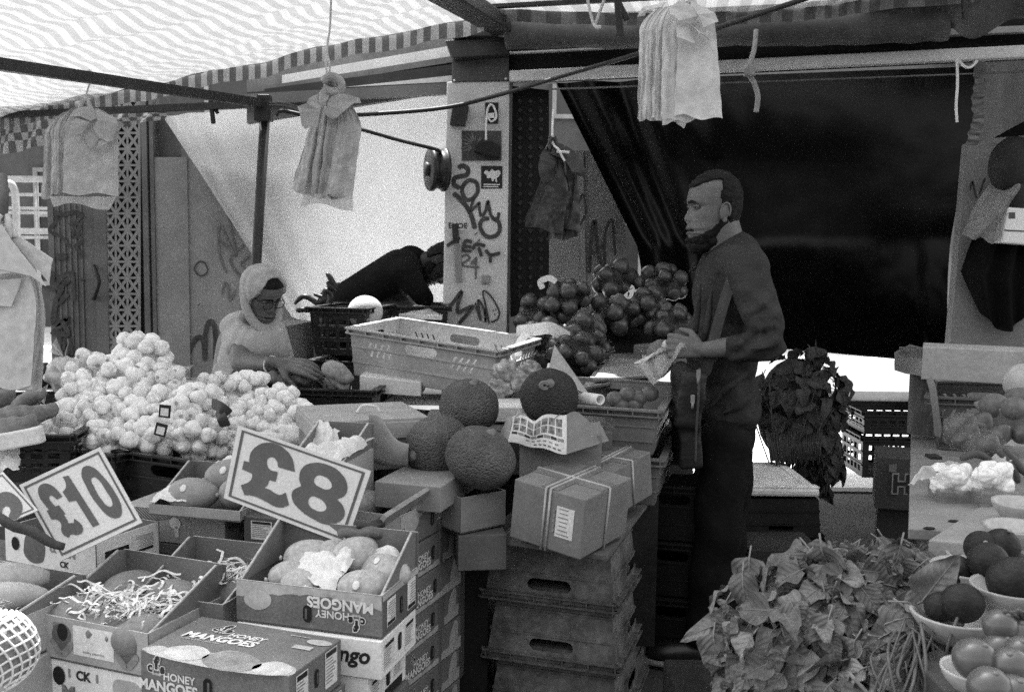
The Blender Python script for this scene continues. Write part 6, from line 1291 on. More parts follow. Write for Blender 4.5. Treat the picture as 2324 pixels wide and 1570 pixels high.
# ================================================================ hanging bags, cords, reel
bagg = mat('carrier_bag', .42, .38, .12, 14, .7, 22, trans=.16, spec=.5, bdist=.012); bagl = mat('pale_carrier_bag', .56, .42, .1, 14, .6, 24, trans=.14, spec=.5, bdist=.01); bagd = mat('dark_carrier_bag', .03, .35, .3, 10, .3, 40, spec=.45); bagw = mat('paper_bag', .55, .7, .06, 8, .15, 60, trans=.08)
EDGE = {}
def bundle(label, Y, knot, layers, mt, flaps=(), seed=0, skirt=None, shoulder=.2, gather=.3, polys=(), mp=None):
    """layers: back to front quads (TL, TR, BR, BL) in photo pixels; flaps: folded handles"""
    T = thing('carrier_bag_bundle', label, 'carrier bags', P(*knot, Y), 0, 'bundles of carrier bags hung up for customers'); n = len(layers)
    if isinstance(mt, tuple): mt, mt2 = mt
    else: mt2 = mt
    for i, q in enumerate(layers):
        Yi = Y + .012*(n-1-i); TL, TR, BR, BL = [P(x, y, Yi) for x, y in q[:4]]; K = P(*knot, Yi); r = seed*3+i*1.7; wv = q[4] if len(q) > 4 else .006
        def f(u, v, TL=TL, TR=TR, BR=BR, BL=BL, K=K, r=r, wv=wv):
            a = TL.lerp(TR, u).lerp(BL.lerp(BR, u), v)
            if v < shoulder: a = a.lerp(K + (TL.lerp(TR, u)-K)*gather, (1-v/shoulder)**2*.85)
            a.y += wv*(math.sin(u*9+r+v*2)*(.3+v) + .35*math.sin(u*23+r*2+v)) + .006*noise.noise(V((u*3, v*4, r))) + .003*noise.noise(V((u*9+v*6, v*14, r)))
            a.z += .005*math.sin(u*9+r)*v; a.x += .004*noise.noise(V((v*6, r, u)))
            return a
        m = MB(); m.grid(f, 26, 30); part(T, 'bag', m, mt if i >= n-2 else mt2)
    for i, fl in enumerate(flaps):
        pts, wd = fl; c = spline([P(x, y, Y-.014-.014*j+.03*(j/(len(pts)-1))**3) for j, (x, y) in enumerate(pts)], 6); m = MB(); c = [c[0]]*1+c+[c[-1]+(c[-1]-c[-2])*.02]; ribbon(m, c, wd, V((.25, -1, .25)), 0, 1, False); [v.__iadd__(V((0, .006*noise.noise(v*30), .002*noise.noise(v*40)))) for v in m.v]; o = part(T, 'handle_flap', m, mt); q = o.modifiers.new('solidify', 'SOLIDIFY'); q.thickness = .002
    for i, pts in enumerate(polys):
        me = shape_mesh([[(mp(x, y)[0]/100, -mp(x, y)[1]/100) for x, y in pts]], False); m = MB(); cx = sum(mp(*q)[0] for q in pts)/len(pts); y0 = min(mp(*q)[1] for q in pts); y1 = max(mp(*q)[1] for q in pts)
        for v in me.vertices: x, y = v.co.x*100, -v.co.y*100; t = (y-y0)/(y1-y0+1); m.v.append(P(x, y, Y-.016-.007*i-.03*math.sin(PI*min(1, t*.75+.1))+.0006*abs(x-cx)))
        for f_ in me.polygons: m.f.append(list(f_.vertices)); m.m.append(0); m.sm.append(False)
        o = part(T, 'handle_flap', m, mt); q = o.modifiers.new('solidify', 'SOLIDIFY'); q.thickness = .003
    if skirt:
        a, b, c, d = [P(x, y, Y+.015) for x, y in skirt]; m = MB(); m.grid(lambda u, v: a.lerp(b, u).lerp(d.lerp(c, u), v)+V((0, .008*math.sin(u*14), .012*math.sin(u*5)*v)), 24, 8); part(T, 'bag_hem', m, mat('thin_plastic', .5, .4, .05, 10, .2, trans=.3, alpha=.8))
    m = MB(); K = P(*knot, Y)
    for k in range(7): m.tube(spline([K+V((.012*math.cos(k), .01*math.sin(k), .012)), K+V((.02*math.cos(k*2.1), .016*math.sin(k*2), -.012)), K+V((.03*math.cos(k*.9), .02*math.sin(k), -.045))], 4), .007, 6)
    part(T, 'knot', m, mt); return T
def string(name, label, pts, r=.003, mt=None, cat='string', k=8): return cord(name, [P(*q) for q in pts], r, mt or twine, label, cat, k)
# left bundle
L = []
for i in range(7): x = 98+i*7.0; L.append(((x+4, 268-i*1.5), (150+i*3, 250), (146+i*3, 440-i), (x-2+i*1.2, 452-i*4), .004))
L.append(((147, 262), (270, 262), (268, 442), (144, 440), .0012))
bundle('grey carrier bag bundle tied to the steel rail at upper left', 3.35, (192, 236), L, bagg, [], 1, [(112, 445), (262, 447), (245, 468), (122, 470)], polys=[[(390, 545), (500, 440), (640, 440), (690, 560), (690, 660), (610, 590), (500, 540)], [(540, 740), (620, 610), (700, 780), (660, 880), (600, 880)], [(700, 785), (790, 820), (755, 925), (690, 880)], [(660, 465), (890, 560), (905, 620), (850, 800), (800, 810), (700, 770), (640, 660), (690, 580)], [(455, 555), (605, 605), (515, 740), (405, 690)]], mp=crop(80, 160, 4.3625))
string('twine', 'short twine loop tying the left bag bundle to the rail', [(195, 166, 3.4), (205, 160, 3.38), (207, 178, 3.36), (197, 210, 3.36), (192, 232, 3.35)])
# middle bundle
L = [((712, 262), (738, 262), (690, 436), (658, 432), .004), ((705, 255), (760, 255), (735, 440), (672, 440), .01), ((728, 250), (800, 250), (765, 450), (705, 445), .012), ((745, 255), (818, 245), (792, 445), (722, 450), .012), ((772, 262), (826, 258), (800, 448), (738, 444), .006)]
bundle('carrier bag bundle hung on a long string in front of the white sheet', 3.3, (747, 190), L, bagg, [], 2, [(690, 440), (800, 440), (800, 470), (682, 470)], polys=[[(430, 290), (500, 200), (570, 240), (520, 370), (460, 480), (430, 400)], [(330, 345), (440, 290), (470, 350), (440, 480), (420, 660), (360, 665), (345, 640), (290, 680), (245, 640), (225, 500), (200, 440), (300, 400)], [(520, 300), (700, 300), (860, 345), (880, 400), (800, 400), (700, 480), (625, 555), (570, 575), (460, 495), (520, 430)]], mp=crop(680, 160, 4.3625))
string('hanging_string', 'long string running up to the awning above the middle bag bundle', [(752, -30, 3.3), (749, 60, 3.3), (742, 112, 3.3), (748, 150, 3.3), (746, 188, 3.3)], .0035)
string('string_loop', 'knotted second strand on the long string of the middle bundle', [(742, 108, 3.28), (740, 150, 3.28), (745, 182, 3.28)], .004)
m = MB(); q = P(752, 192, 3.27); m.tube(spline([q+V((-.025, 0, .01)), q+V((0, -.01, .025)), q+V((.03, 0, .01)), q+V((.025, .01, -.02)), q+V((-.015, 0, -.02))], 6), .014, 8); solo('bag_knot', m, bagg, 'twisted plastic knot above the middle bag bundle', 'knot')
# right bundle
L = []
for i in range(12): x = 1452+i*5.2; L.append(((x, 40-i*.8), (x+52, 30), (x+46, 268+i*.6), (x-6+i*.3, 272-i*.3), .003))
L += [((1508, 40), (1570, 30), (1580, 272), (1502, 280), .003), ((1540, 60), (1622, 34), (1640, 272), (1530, 262), .0012)]
bundle('large pale carrier bag bundle hanging at the top right of the column', 2.65, (1556, -14), L, bagl, [], 3, [(1500, 268), (1560, 276), (1555, 280), (1510, 284)], .12, .55, polys=[[(140, 95), (430, 30), (380, 90), (200, 130), (170, 200), (80, 210)], [(740, 290), (830, 270), (975, 500), (930, 440), (860, 400)], [(560, 310), (730, 310), (790, 540), (600, 550), (580, 460)], [(740, 10), (1040, 160), (1085, 270), (1040, 280), (1030, 410), (900, 340), (830, 180), (740, 60)], [(480, 90), (600, 10), (740, 60), (830, 200), (800, 270), (720, 295), (600, 260), (540, 190), (490, 180)]], mp=crop(1540, 0, 5.0625))
string('hanging_string', 'string holding up the large pale bag bundle', [(1556, -60, 2.65), (1556, -14, 2.65)], .004)
# dark bundle by the column
L = [((1255, 395), (1300, 360), (1312, 540), (1240, 545), .01), ((1268, 362), (1312, 372), (1318, 525), (1200, 515), .008), ((1246, 372), (1300, 430), (1264, 528), (1188, 505), .008), ((1234, 385), (1292, 405), (1278, 532), (1190, 512), .005)]
bundle('dark shiny carrier bag bundle hanging right of the column', 4.25, (1252, 318), L, bagd, [([(1255, 335), (1290, 352), (1312, 385), (1310, 398)], .06), ([(1250, 345), (1240, 380), (1248, 410)], .07)], 4)
string('twine_loop', 'thin white cord looping beside the dark bag bundle', [(1256, 250, 4.3), (1254, 320, 4.25), (1268, 340, 4.2), (1276, 356, 4.2), (1282, 366, 4.2)], .005, paper); string('twine_loop', 'short bright cord end near the dark bag bundle', [(1264, 344, 4.22), (1292, 346, 4.2)], .006, paper)
# paper bags at the left edge
L = []
for i in range(6): L.append(((-40, 600), (108-i*4, 612+i*4), (94-i*5, 884-i), (-60, 884), .0015))
wb_ = bundle('stack of white paper bags hanging at the left edge', 2.5, (6, 498), L, bagw, [], 5, None, .34, .12)
for i, (pts, dy) in enumerate((([(2, 498), (26, 530), (112, 588), (108, 604), (103, 642), (86, 622), (40, 570), (14, 540)], -.02), ([(-60, 600), (-6, 508), (16, 545), (84, 632), (96, 650), (60, 626), (20, 619), (-60, 628)], -.045), ([(-60, 640), (40, 632), (30, 664), (16, 697), (-60, 690)], -.03))):
    m = MB(); me = shape_mesh([[(x/100, -y/100) for x, y in pts]], False); 
    for v in me.vertices: q = P(v.co.x*100, -v.co.y*100, 2.5+dy); q.y += .02*math.sin(q.x*9); m.v.append(q)
    for f_ in me.polygons: m.f.append(list(f_.vertices)); m.m.append(0); m.sm.append(False)
    o = part(wb_, 'folded_flap', m, bagw); q = o.modifiers.new('solidify', 'SOLIDIFY'); q.thickness = .004
string('hanging_string', 'dark twisted string above the white paper bags', [(6, 400, 2.55), (10, 450, 2.5), (6, 500, 2.5)], .012, mat('dark_twine', .08, .8))
# cables, hooks and ropes
cable = mat('black_cable', .02, .5)
string('cable', 'black cable running from the stall corner past the column to the upper right', [(612, 236, 4.4), (660, 240, 4.3), (722, 262, 4.2), (830, 260, 4.2), (1000, 246, 4.4), (1110, 222, 4.5), (1280, 172, 4.2), (1450, 122, 3.9), (1640, 60, 3.6), (1880, -20, 3.3)], .009, cable, 'cable')
string('cable', 'thin black cable hooked to the stall corner bracket', [(628, 262, 4.42), (640, 252, 4.4), (690, 262, 4.4), (735, 274, 4.4), (820, 294, 4.45), (905, 318, 4.5), (985, 338, 4.55), (1000, 346, 4.6)], .009, cable, 'cable')
rl = thing('cable_reel', 'black cable reel fixed to the left edge of the column', 'reel', P(990, 386, 4.62)); X = Matrix.Translation(P(1012, 386, 4.66)) @ Matrix.Rotation(R(-90), 4, 'Y') @ Matrix.Rotation(R(20), 4, 'X')
m = MB(); m.lathe([(0, 0), (.096, 0), (.1, .006), (.1, .016), (.088, .02), (.088, .055), (.1, .06), (.1, .075), (.094, .083), (.03, .085), (0, .085)], 36, X); part(rl, 'drum', m, blackp)
m = MB(); m.lathe([(.03, .085), (.034, .098), (0, .1)], 20, X); part(rl, 'hub', m, metal_d)
string('twine_loop', 'white twine loop with a knot under the right awning', [(1332, -10, 4.0), (1340, 30, 4.0), (1349, 56, 4.0), (1358, 36, 4.0), (1374, -8, 4.0)], .006); string('twine_end', 'frayed end of the knotted twine loop', [(1349, 56, 3.99), (1354, 62, 3.98), (1364, 62, 3.98)], .008)
for l, x, y, Y, k in (('black spring clamp gripping the right awning', 1400, 12, 3.95, 1.2), ('black spring clamp on the rear rail of the left stall', 478, 238, 4.6, .85), ('black strap end hanging under the sagging canvas', 2186, -10, 3.9, .9)):
    T = thing('spring_clamp', l, 'clamp', P(x, y, Y)); c = P(x, y, Y); m = MB(); m.beam(c+V((0, 0, .03*k)), c+V((.014*k, 0, -.1*k)), .02*k, .022*k); part(T, 'jaw', m, blackp, bevel=.003)
    m = MB(); m.beam(c+V((0, .01, .02*k)), c+V((.035*k, .01, -.045*k)), .018*k, .018*k); part(T, 'lever', m, blackp, bevel=.003)
string('knotted_rope', 'short knotted rope hanging from the white beam', [(1716, 70, 4.2), (1712, 110, 4.15), (1702, 148, 4.1), (1700, 168, 4.1), (1712, 190, 4.12), (1720, 220, 4.12), (1716, 255, 4.12)], .011, mat('grey_rope', .28, .9, .2, 40, .4, 300), 'rope')
m = MB(); q = P(1701, 160, 4.09); m.ell(q, (.026, .022, .03), None, 14, 10, 0, lambda u: 1+.2*math.sin(8*u.z)); solo('rope_knot', m, mat('grey_rope'), 'knot in the rope hanging from the white beam', 'knot')
string('hanging_string', 'straight white string dangling from the right end of the white beam', [(2172, 132, 4.1), (2173, 190, 4.1), (2170, 240, 4.1), (2172, 278, 4.1)], .006, paper); string('string_loop', 'white string loop under the right end of the white beam', [(2176, 138, 4.1), (2190, 152, 4.08), (2204, 152, 4.08), (2218, 138, 4.1)], .006, paper)
# things hung on the column
m = MB(); slab(m, px([(1020, 284), (1055, 286), (1064, 238), (1028, 234)], YC-.05), .05); solo('black_pouch', m, blackp, 'black block hung on the upper left of the column', 'pouch', bevel=.006)
m = MB(); slab(m, px([(1075, 345), (1134, 360), (1136, 332), (1110, 318), (1090, 318), (1078, 326)], YC-.06), .05); solo('black_padlock', m, mat('matte_black', .008, .6), 'black lump hanging by twine over the picture card', 'padlock', bevel=.008)
string('twine_loop', 'white twine loop on the small black card of the column', [(1103, 320, YC-.05), (1104, 270, YC-.03), (1108, 245, YC-.03), (1116, 238, YC-.03), (1124, 250, YC-.03), (1126, 268, YC-.03), (1114, 276, YC-.03), (1106, 262, YC-.03)], .005, paper)
m = MB(); slab(m, px([(1106, 268), (1122, 268), (1122, 256), (1106, 258)], YC-.03), .012); solo('white_tab', m, paper, 'white tab on the twine loop of the column', 'tab')
kf = thing('kitchen_knife', 'long knife in a pale sheath hung on the column below the EXOE sticker', 'knife', P(1037, 640, YC-.02))
m = MB(); m.beam(P(1035, 552, YC-.022), P(1033, 508, YC-.022), .03, .02, V((0, 1, 0))); part(kf, 'handle', m, blackp, bevel=.004)
m = MB(); slab(m, px([(1034, 640), (1048, 640), (1047, 556), (1030, 556)], YC-.02), .012); part(kf, 'sheath', m, panel_l, bevel=.002)
# right-hand hanging things
m = MB(); c = spline([P(2222, 132, 4.3), P(2224, 190, 4.3), P(2218, 230, 4.3), P(2222, 268, 4.3), P(2212, 300, 4.3), P(2206, 332, 4.3)], 6); ribbon(m, c, .05, NY, 0, 1, False)
for i, v in enumerate(m.v): v.y += .01*math.sin(i*.9)
solo('cloth_strip', m, mat('strip_cloth', .16, .7), 'twisted cloth strip hanging at the right of the black tarpaulin', 'cloth')
m = MB(); a, b, c, d = P(2262, 400, 4.4), P(2310, 440, 4.36), P(2262, 552, 4.36), P(2178, 536, 4.4)
m.grid(lambda u, v: a.lerp(b, u).lerp(d.lerp(c, u), v)+V((0, .03*math.sin(u*7+v*4)-.06*math.sin(PI*u), .01*math.sin(u*12+v*2))), 26, 22); solo('plastic_bag', m, mat('cloudy_plastic', .3, .3, .2, 12, .3, 40, trans=.2, alpha=.8), 'cloudy plastic bag hanging on the right side wall', 'plastic bag')
T = thing('white_carton', 'white carton in a bag at the right edge', 'carton', P(2310, 556, 4.32)); m = MB(); slab(m, px([(2274, 552), (2400, 562), (2400, 478), (2288, 470)], 4.32), .08); part(T, 'body', m, wcard, bevel=.008)
m = MB(); slab(m, px([(2280, 524), (2400, 530), (2400, 527), (2280, 521)], 4.317), .002); slab(m, px([(2290, 496), (2304, 496), (2304, 482), (2290, 482)], 4.317), .002); part(T, 'print', m, panel_d)
m = MB(); m.ell(P(2296, 372, 4.36), (.094, .08, .12), Matrix.Rotation(R(14), 3, 'Y'), 22, 16, 0, lambda u: 1+.06*noise.noise(u*3)); m.ell(P(2304, 440, 4.36), (.06, .05, .076), None, 16, 10); solo('hanging_hat', m, mat('dark_felt', .022, .8, .2, 20, .3, 120), 'dark rounded hat hanging near the right edge', 'hat')
def coat(u, v):
    x0, x1 = lerp(2215, 2186, min(1, v*2.0)) if v < .5 else lerp(2186, 2225, (v-.5)*2), 2330; y = lerp(520, 712, v) + (38*math.sin(PI*min(1, u*1.1))*v)
    p = P(lerp(x0, x1, u), y, 4.46); p.y += -.05*math.sin(PI*u)+.025*math.sin(u*16+v*3); return p
m = MB(); m.grid(coat, 34, 26); solo('black_jacket', m, mat('black_cloth', .006, .9, .2, 8, .3, 60, spec=.1), 'black jacket hanging on the right side wall under the plastic bag', 'jacket')
m = MB(); slab(m, [P(2262, 312, 4.45), P(2400, 300, 4.42), P(2400, 240, 4.42), P(2310, 285, 4.45)], .03); solo('black_cloth', m, mat('black_cloth'), 'black cloth bunched above the hanging hat', 'cloth')
# ================================================================ right-hand stall, aisle, greens
tbm = mat('pale_table_board', .22, .7, .14, 5, .2, 90, stretch=(1, 3, 1)); plank = mat('grey_plank', .13, .8, .25, 10, .3, 60, stretch=(8, 1, 1))
zt_ = .82; fl, bl = G(2062, 1199, zt_), G(2068, 980, zt_); dirx = V((fl.y-bl.y, 0, 0)); e = V((1, -.12, 0)).normalized()
rt = thing('trestle_table', 'pale board table of produce on the right', 'table', (1.6, 2.6, 0))
m = MB(); slab(m, [fl, fl+e*1.6, bl+e*1.6, bl], .025, 0, V((0, 0, -1))); part(rt, 'tabletop', m, tbm, bevel=.003)
for p in (fl+V((.12, .1, 0)), bl+V((.1, -.1, 0)), fl+e*1.4+V((0, .1, 0)), bl+e*1.4+V((0, -.1, 0))): m = MB(); m.box((p.x, p.y, zt_/2-.015), (.04, .04, zt_-.03)); part(rt, 'leg', m, metal_d)
m = MB(); slab(m, [P(2066, 985, 3.22), P(2118, 990, 3.22), P(2122, 850, 3.22), P(2073, 848, 3.22)], .03); T = solo('wooden_plank', m, plank, 'upright knotted plank at the back left of the right table', 'plank')
def boxpx(name, label, cat, FL, FR, H, dep, Y0, Y1, mt, left=None):
    a, b = P(*FL, Y0), P(*FR, Y1); T = thing(name, label, cat, a); m = MB(); u = (b-a).normalized(); n = V((-u.y, u.x, 0)); 
    if n.y < 0: n = -n
    m.hexa([a-V((0, 0, H)), b-V((0, 0, H)), b+n*dep-V((0, 0, H)), a+n*dep-V((0, 0, H)), a, b, b+n*dep, a+n*dep]); part(T, 'body', m, mt, bevel=.004); return T
lb = boxpx('light_box', 'long pale rectangular box lying across the crate on the right table', 'box', (2094, 786), (2345, 798), .105, .16, 3.12, 3.0, mat('pale_box', .34, .6, .08, 6, .1))
m = MB(); slab(m, [P(2056, 848, 3.26), P(2093, 853, 3.13), P(2093, 788, 3.13), P(2056, 806, 3.26)], .1); part(lb, 'end_panel', m, panel_l); m = MB(); slab(m, [P(2056, 808, 3.255), P(2092, 812, 3.125), P(2090, 793, 3.12), P(2057, 790, 3.25)], .06); part(lb, 'end_cap', m, panel_d)
A, B = P(2112, 898, 3.05), P(2345, 905, 2.93); crate('plastic_crate', 'dark grey crate at the back of the right table', M3(A, B, B+V((.05, .35, 0)), .4, .36, .17), (B-A).length, .36, .17, mat('slate_plastic', .1, .5, .2, 8, .1, spec=.4), 'slots', .02)
m = MB(); ribbon(m, [P(2108, 858, 3.02), P(2116, 880, 3.0), P(2124, 935, 3.0), P(2128, 990, 3.02)], .025, V((-1, -.6, 0)), 0, 6); solo('plastic_strip', m, panel_l, 'pale curved plastic strip at the corner of the dark grey crate', 'strip')
# lower pale boxes
boxpx('polystyrene_box', 'white polystyrene box below the right table edge', 'polystyrene box', (2107, 1224), (2290, 1240), .2, .45, 2.05, 1.95, mat('shaded_polystyrene', .26, .7, .1, 8, .3, 160))  # darker copy of the white polystyrene, the stall's shade in its colour
boxpx('polystyrene_box', 'low white polystyrene box under the front bowls', 'polystyrene box', (2098, 1335), (2400, 1400), .22, .4, 1.86, 1.6, mat('shaded_polystyrene'))
tt = thing('trestle_table', 'low table under the bowls and greens in the right corner', 'table', (1.4, 1.7, 0))
m = MB(); m.box((1.52, 1.62, .56), (1.25, 1.1, .03)); part(tt, 'tabletop', m, tbm)
for x, y in ((.95, 1.15), (2.05, 1.15), (.95, 2.1), (2.05, 2.1)): m = MB(); m.box((x, y, .27), (.04, .04, .54)); part(tt, 'leg', m, metal_d)
# bowls
bowlm = mat('bowl_plastic', .36, .4, .06, 8, .05, spec=.45)
def bowl(label, x, y, Y, r, h=.6, mt=None):
    c = P(x, y, Y); X = Matrix.Translation(c); m = MB(); m.lathe([(0, -r*h), (r*.62, -r*h), (r*.7, -r*h*.9), (r*.96, -.012), (r*1.05, 0), (r*1.05, .004), (r*.95, .002), (r*.68, -r*h*.84), (0, -r*h*.88)], 40, X)
    return solo('bowl', m, mt or bowlm, label, 'bowl', 'plastic bowls on the right stall')
bowl('bowl holding dark avocados below the table edge', 2205, 1290, 1.86, .071); bowl('bowl of dark fruit cut by the right edge', 2296, 1332, 1.72, .066); bowl('empty bowl above the avocados', 2308, 1196, 2.02, .062); bowl('empty bowl nearest the garlic punnets', 2322, 1142, 2.16, .062)
bowl('bowl behind the avocado bowl', 2240, 1262, 2.0, .075); bowl('low bowl half covered by the greens', 2172, 1392, 1.7, .075); bowl('front bowl with the large tomato', 2216, 1520, 1.48, .05); bowl('bowl of potatoes at the top right', 2290, 922, 2.75, .085, .7, mat('shadow_bowl', .22, .5)); bowl('small bowl beside the onions at right', 2300, 1008, 2.6, .05)  # top bowl gets a darker copy of the plastic, shade in its colour
avo = mat('avocado_skin', .016, .55, .25, 50, .6, 120, spec=.22); tom = mat('tomato_skin', .075, .3, .15, 8, .02, 30, spec=.5); pot = mat('potato_skin', .13, .6, .25, 25, .2, 80)
def fruit(name, label, cat, x, y, Y, r, mt, grp, stem=None, rot=None, fn=None):
    T = thing(name, label, cat, P(x, y, Y), 0, grp, rot); m = MB(); m.ell((0, 0, 0), r, None, 26, 18, 0, fn); part(T, 'skin', m, mt, True)
    if stem: m = MB(); m.ell((0, 0, (r[2] if isinstance(r, tuple) else r)*.98), (.005, .005, .003), None, 10, 6); part(T, 'stem_scar', m, stem, True)
pear = lambda u: 1-.12*max(0, u.z)
for x, y, Y, r, l, rt_ in ((2244, 1275, 1.8, .037, 'large avocado with a pale stem scar', (1.3, .6, 0)), (2228, 1242, 1.87, .033, 'avocado leaning behind the large one', (1, -.4, 0)), (2272, 1240, 1.87, .036, 'avocado at the right rim of its bowl', (.4, .2, 0)), (2174, 1294, 1.83, .029, 'avocado low at the left of its bowl', (1, 1, 0))): fruit('avocado', l, 'avocado', x, y, Y, (r, r, r*1.12), avo, 'avocados in a bowl', panel_l, rt_, pear)
for x, y, Y, r, l in ((2300, 1318, 1.7, .042, 'dark mango at the right edge'), (2135, 1376, 1.7, .026, 'dark fruit at the left of the half covered bowl'), (2184, 1368, 1.68, .034, 'dark fruit in the middle of the half covered bowl')): fruit('dark_fruit', l, 'fruit', x, y, Y, (r*1.1, r, r), avo, 'dark fruit in bowls')
for x, y, Y, r, l in ((2213, 1496, 1.46, .034, 'large shiny tomato in the front bowl'), (2292, 1512, 1.44, .03, 'tomato right of the large shiny one'), (2246, 1560, 1.4, .032, 'tomato at the bottom edge below the large one'), (2300, 1575, 1.4, .03, 'tomato in the bottom right corner'), (2270, 1420, 1.54, .028, 'tomato behind the wilted stalks'), (2312, 1440, 1.54, .028, 'tomato half hidden at the right edge'), (2318, 1480, 1.48, .026, 'small tomato on the right edge'), (2270, 1475, 1.52, .028, 'tomato in the middle of the corner heap')): fruit('tomato', l, 'tomato', x, y, Y, (r, r, r*.92), tom, 'tomatoes in the corner', panel_m, (.4, .3*math.sin(x), 0))
for x, y, Y, r, l in ((2256, 920, 2.72, .036, 'potato at the left of the top bowl'), (2302, 926, 2.68, .032, 'potato at the right of the top bowl'), (2312, 905, 2.78, .034, 'potato at the back of the top bowl')): fruit('potato', l, 'potato', x, y, Y, (r*1.15, r, r*.95), pot, 'potatoes in the top bowl')
for x, y, Y, r, l in ((2226, 962, 2.66, .031, 'dark round onion below the top bowl'), (2270, 986, 2.56, .027, 'onion under the rim of the top bowl'), (2200, 985, 2.64, .027, 'onion in thin plastic left of the heap'), (2172, 968, 2.68, .026, 'onion next to the crate corner'), (2182, 1000, 2.6, .024, 'small onion at the front left of the heap'), (2240, 1012, 2.5, .03, 'pale onion wrapped in film'), (2318, 985, 2.55, .026, 'onion at the right edge of the table')): fruit('onion', l, 'onion', x, y, Y, (r, r, r), mat('brown_onion', .075, .35, .25, 25, .05, spec=.5), 'loose onions on the right table', twine, (.5, .4, 0), lambda u: 1+.25*max(0, u.z)**8)
fruit('melon', 'pale melon at the right edge above the crate', 'melon', 2322, 868, 2.85, .055, mat('melon_skin'), None)
crumple('plastic_bag', 'clear film bag over the onions on the right table', 'plastic bag', 2188, 984, 2.62, (.055, .04, .05), mat('film', .3, .2, .2, 20, .3, spec=.6, alpha=.14), 5, .3); crumple('plastic_bag', 'clear film round the pale onion', 'plastic bag', 2238, 1010, 2.49, (.05, .035, .038), mat('film'), 9, .3)
# garlic punnets
for l, x, y, Y, w_ in (('clear punnet of garlic at the left of the pair', 2160, 1085, 2.42, .085), ('clear punnet of garlic at the right of the pair', 2254, 1088, 2.36, .085)):
    c = P(x, y, Y); T = thing('garlic_punnet', l, 'punnet', c-V((0, 0, .07)), 0, 'garlic punnets on the right table')
    m = MB(); a = w_/2; m.hexa([c+V((sx*a*k, sy*a*k, z)) for z, k in ((-.075, .88), (-.02, 1.06)) for sx, sy in ((-1, -1), (1, -1), (1, 1), (-1, 1))]); part(T, 'tub', m, mat('clear_tub', .25, .2, .1, 20, .1, spec=.6, alpha=.55), bevel=.006)
    r = rnd(int(x)); 
    for i in range(16):
        o = bpy.data.objects.new('bulb', GBULB); COL.objects.link(o); o.parent = T; o.location = V((r.uniform(-.03, .03), r.uniform(-.03, .03), .05+r.uniform(0, .045))); o.rotation_euler = (r.uniform(0, 3), r.uniform(0, 3), r.uniform(0, 6)); k = r.uniform(.62, .8); o.scale = (k, k, k)
    m = MB(); m.ell((0, 0, .07), (.044, .042, .042), None, 22, 14, 0, lambda u: 1+.12*noise.noise(u*4+V((x, 0, 0)))); part(T, 'net', m, gnet, True)
tissue('limp leaf hanging off the left garlic punnet', [P(2062, 1100, 2.35), P(2110, 1062, 2.4), P(2135, 1075, 2.4), P(2090, 1090, 2.36)], .008, 61, bagw)
tissue('pale wrapper behind the right garlic punnet', [P(2225, 1052, 2.5), P(2290, 1045, 2.45), P(2300, 1065, 2.42), P(2230, 1070, 2.46)], .014, 62, bagw)
for i, (l, pts) in enumerate((('dark leek leaf drooping at the right table edge', [(2262, 1020), (2290, 1050), (2312, 1095)]), ('second leek leaf over the right table', [(2280, 1020), (2305, 1050), (2330, 1080)]), ('dark onion stalk on the right table', [(2180, 1040), (2215, 1030), (2250, 1045)]))):
    root(l, [(x, y, 2.45) for x, y in pts], .011, 'leek_leaf', 'leek', mat('leek', .07, .6))
m = MB(); m.box(P(2118, 1040, 2.62)+V((0, 0, .005)), (.03, .04, .008)); solo('dark_tag', m, blk, 'dark tag lying on the right table', 'tag'); 
for l, x, y in (('dark leaf scrap on the front of the right table', 2109, 1206), ('second leaf scrap nearer the punnets', 2165, 1190)):
    m = MB(); m.ell(G(x, y-8, zt_+.002), (.014, .007, .003), None, 10, 6); solo('leaf_scrap', m, avo, l, 'leaf scrap')
# wilted stalk ends above the tomatoes
for i in range(9): root('wilted stalk end curling above the tomatoes, %s' % ('first from the left', 'second from the left', 'third from the left', 'fourth from the left', 'middle one', 'fourth from the right', 'third from the right', 'second from the right', 'rightmost')[i], [(2262+i*8, 1415, 1.55), (2268+i*7+8*math.sin(i*2), 1398, 1.54), (2275+i*6+14*math.sin(i*3), 1388+6*math.cos(i*2), 1.53)], .005, 'stalk', 'stalk', mat('stalk', .09, .7))

# ---- aisle: lid box, leaf bundle, crates
A, B = G(1687, 1108, .476), G(1860, 1108, .476); lidm = mat('dirty_polystyrene', .8, .7, .16, 12, .3, 150)
T = thing('polystyrene_board', 'dirty white polystyrene lid on the black crates behind the man', 'lid', (A+B)/2-V((0, 0, .02)))
c = (A+B)/2; Wd = (B-A).length; m = MB(); m.hexa([c+V((sx*Wd/2, dy, z)) for z in (-.035, 0) for sx, dy in ((-1, 0), (1, 0), (.98, .52), (-.92, .52))]); part(T, 'slab', m, lidm, bevel=.012)
m = MB(); m.beam(c+V((-Wd/2, .03, .002)), c+V((Wd/2, .03, .002)), .05, .008); m.beam(c+V((Wd*.38, .05, .002)), c+V((Wd*.37, .5, .002)), .03, .006); part(T, 'ridge', m, lidm, bevel=.003)
for i, l in enumerate(('upper black crate under the polystyrene lid', 'lower black crate under the polystyrene lid')): crate('plastic_crate', l, Myaw((c.x, c.y+.27, .26-.17*i), .02), Wd*1.03, .54, .17, mat('near_black_plastic', .02, .5, .3, 8, .1), 'plain', .012, group='black crates under the lid', inv=True)
boxpx('cardboard_box', 'dark cardboard box on the ground before the black crates', 'box', (1700, 1248), (1868, 1250), .2, .4, 3.7, 3.7, mat('near_black_card', .045, .8))  # very dark card, a single base tone
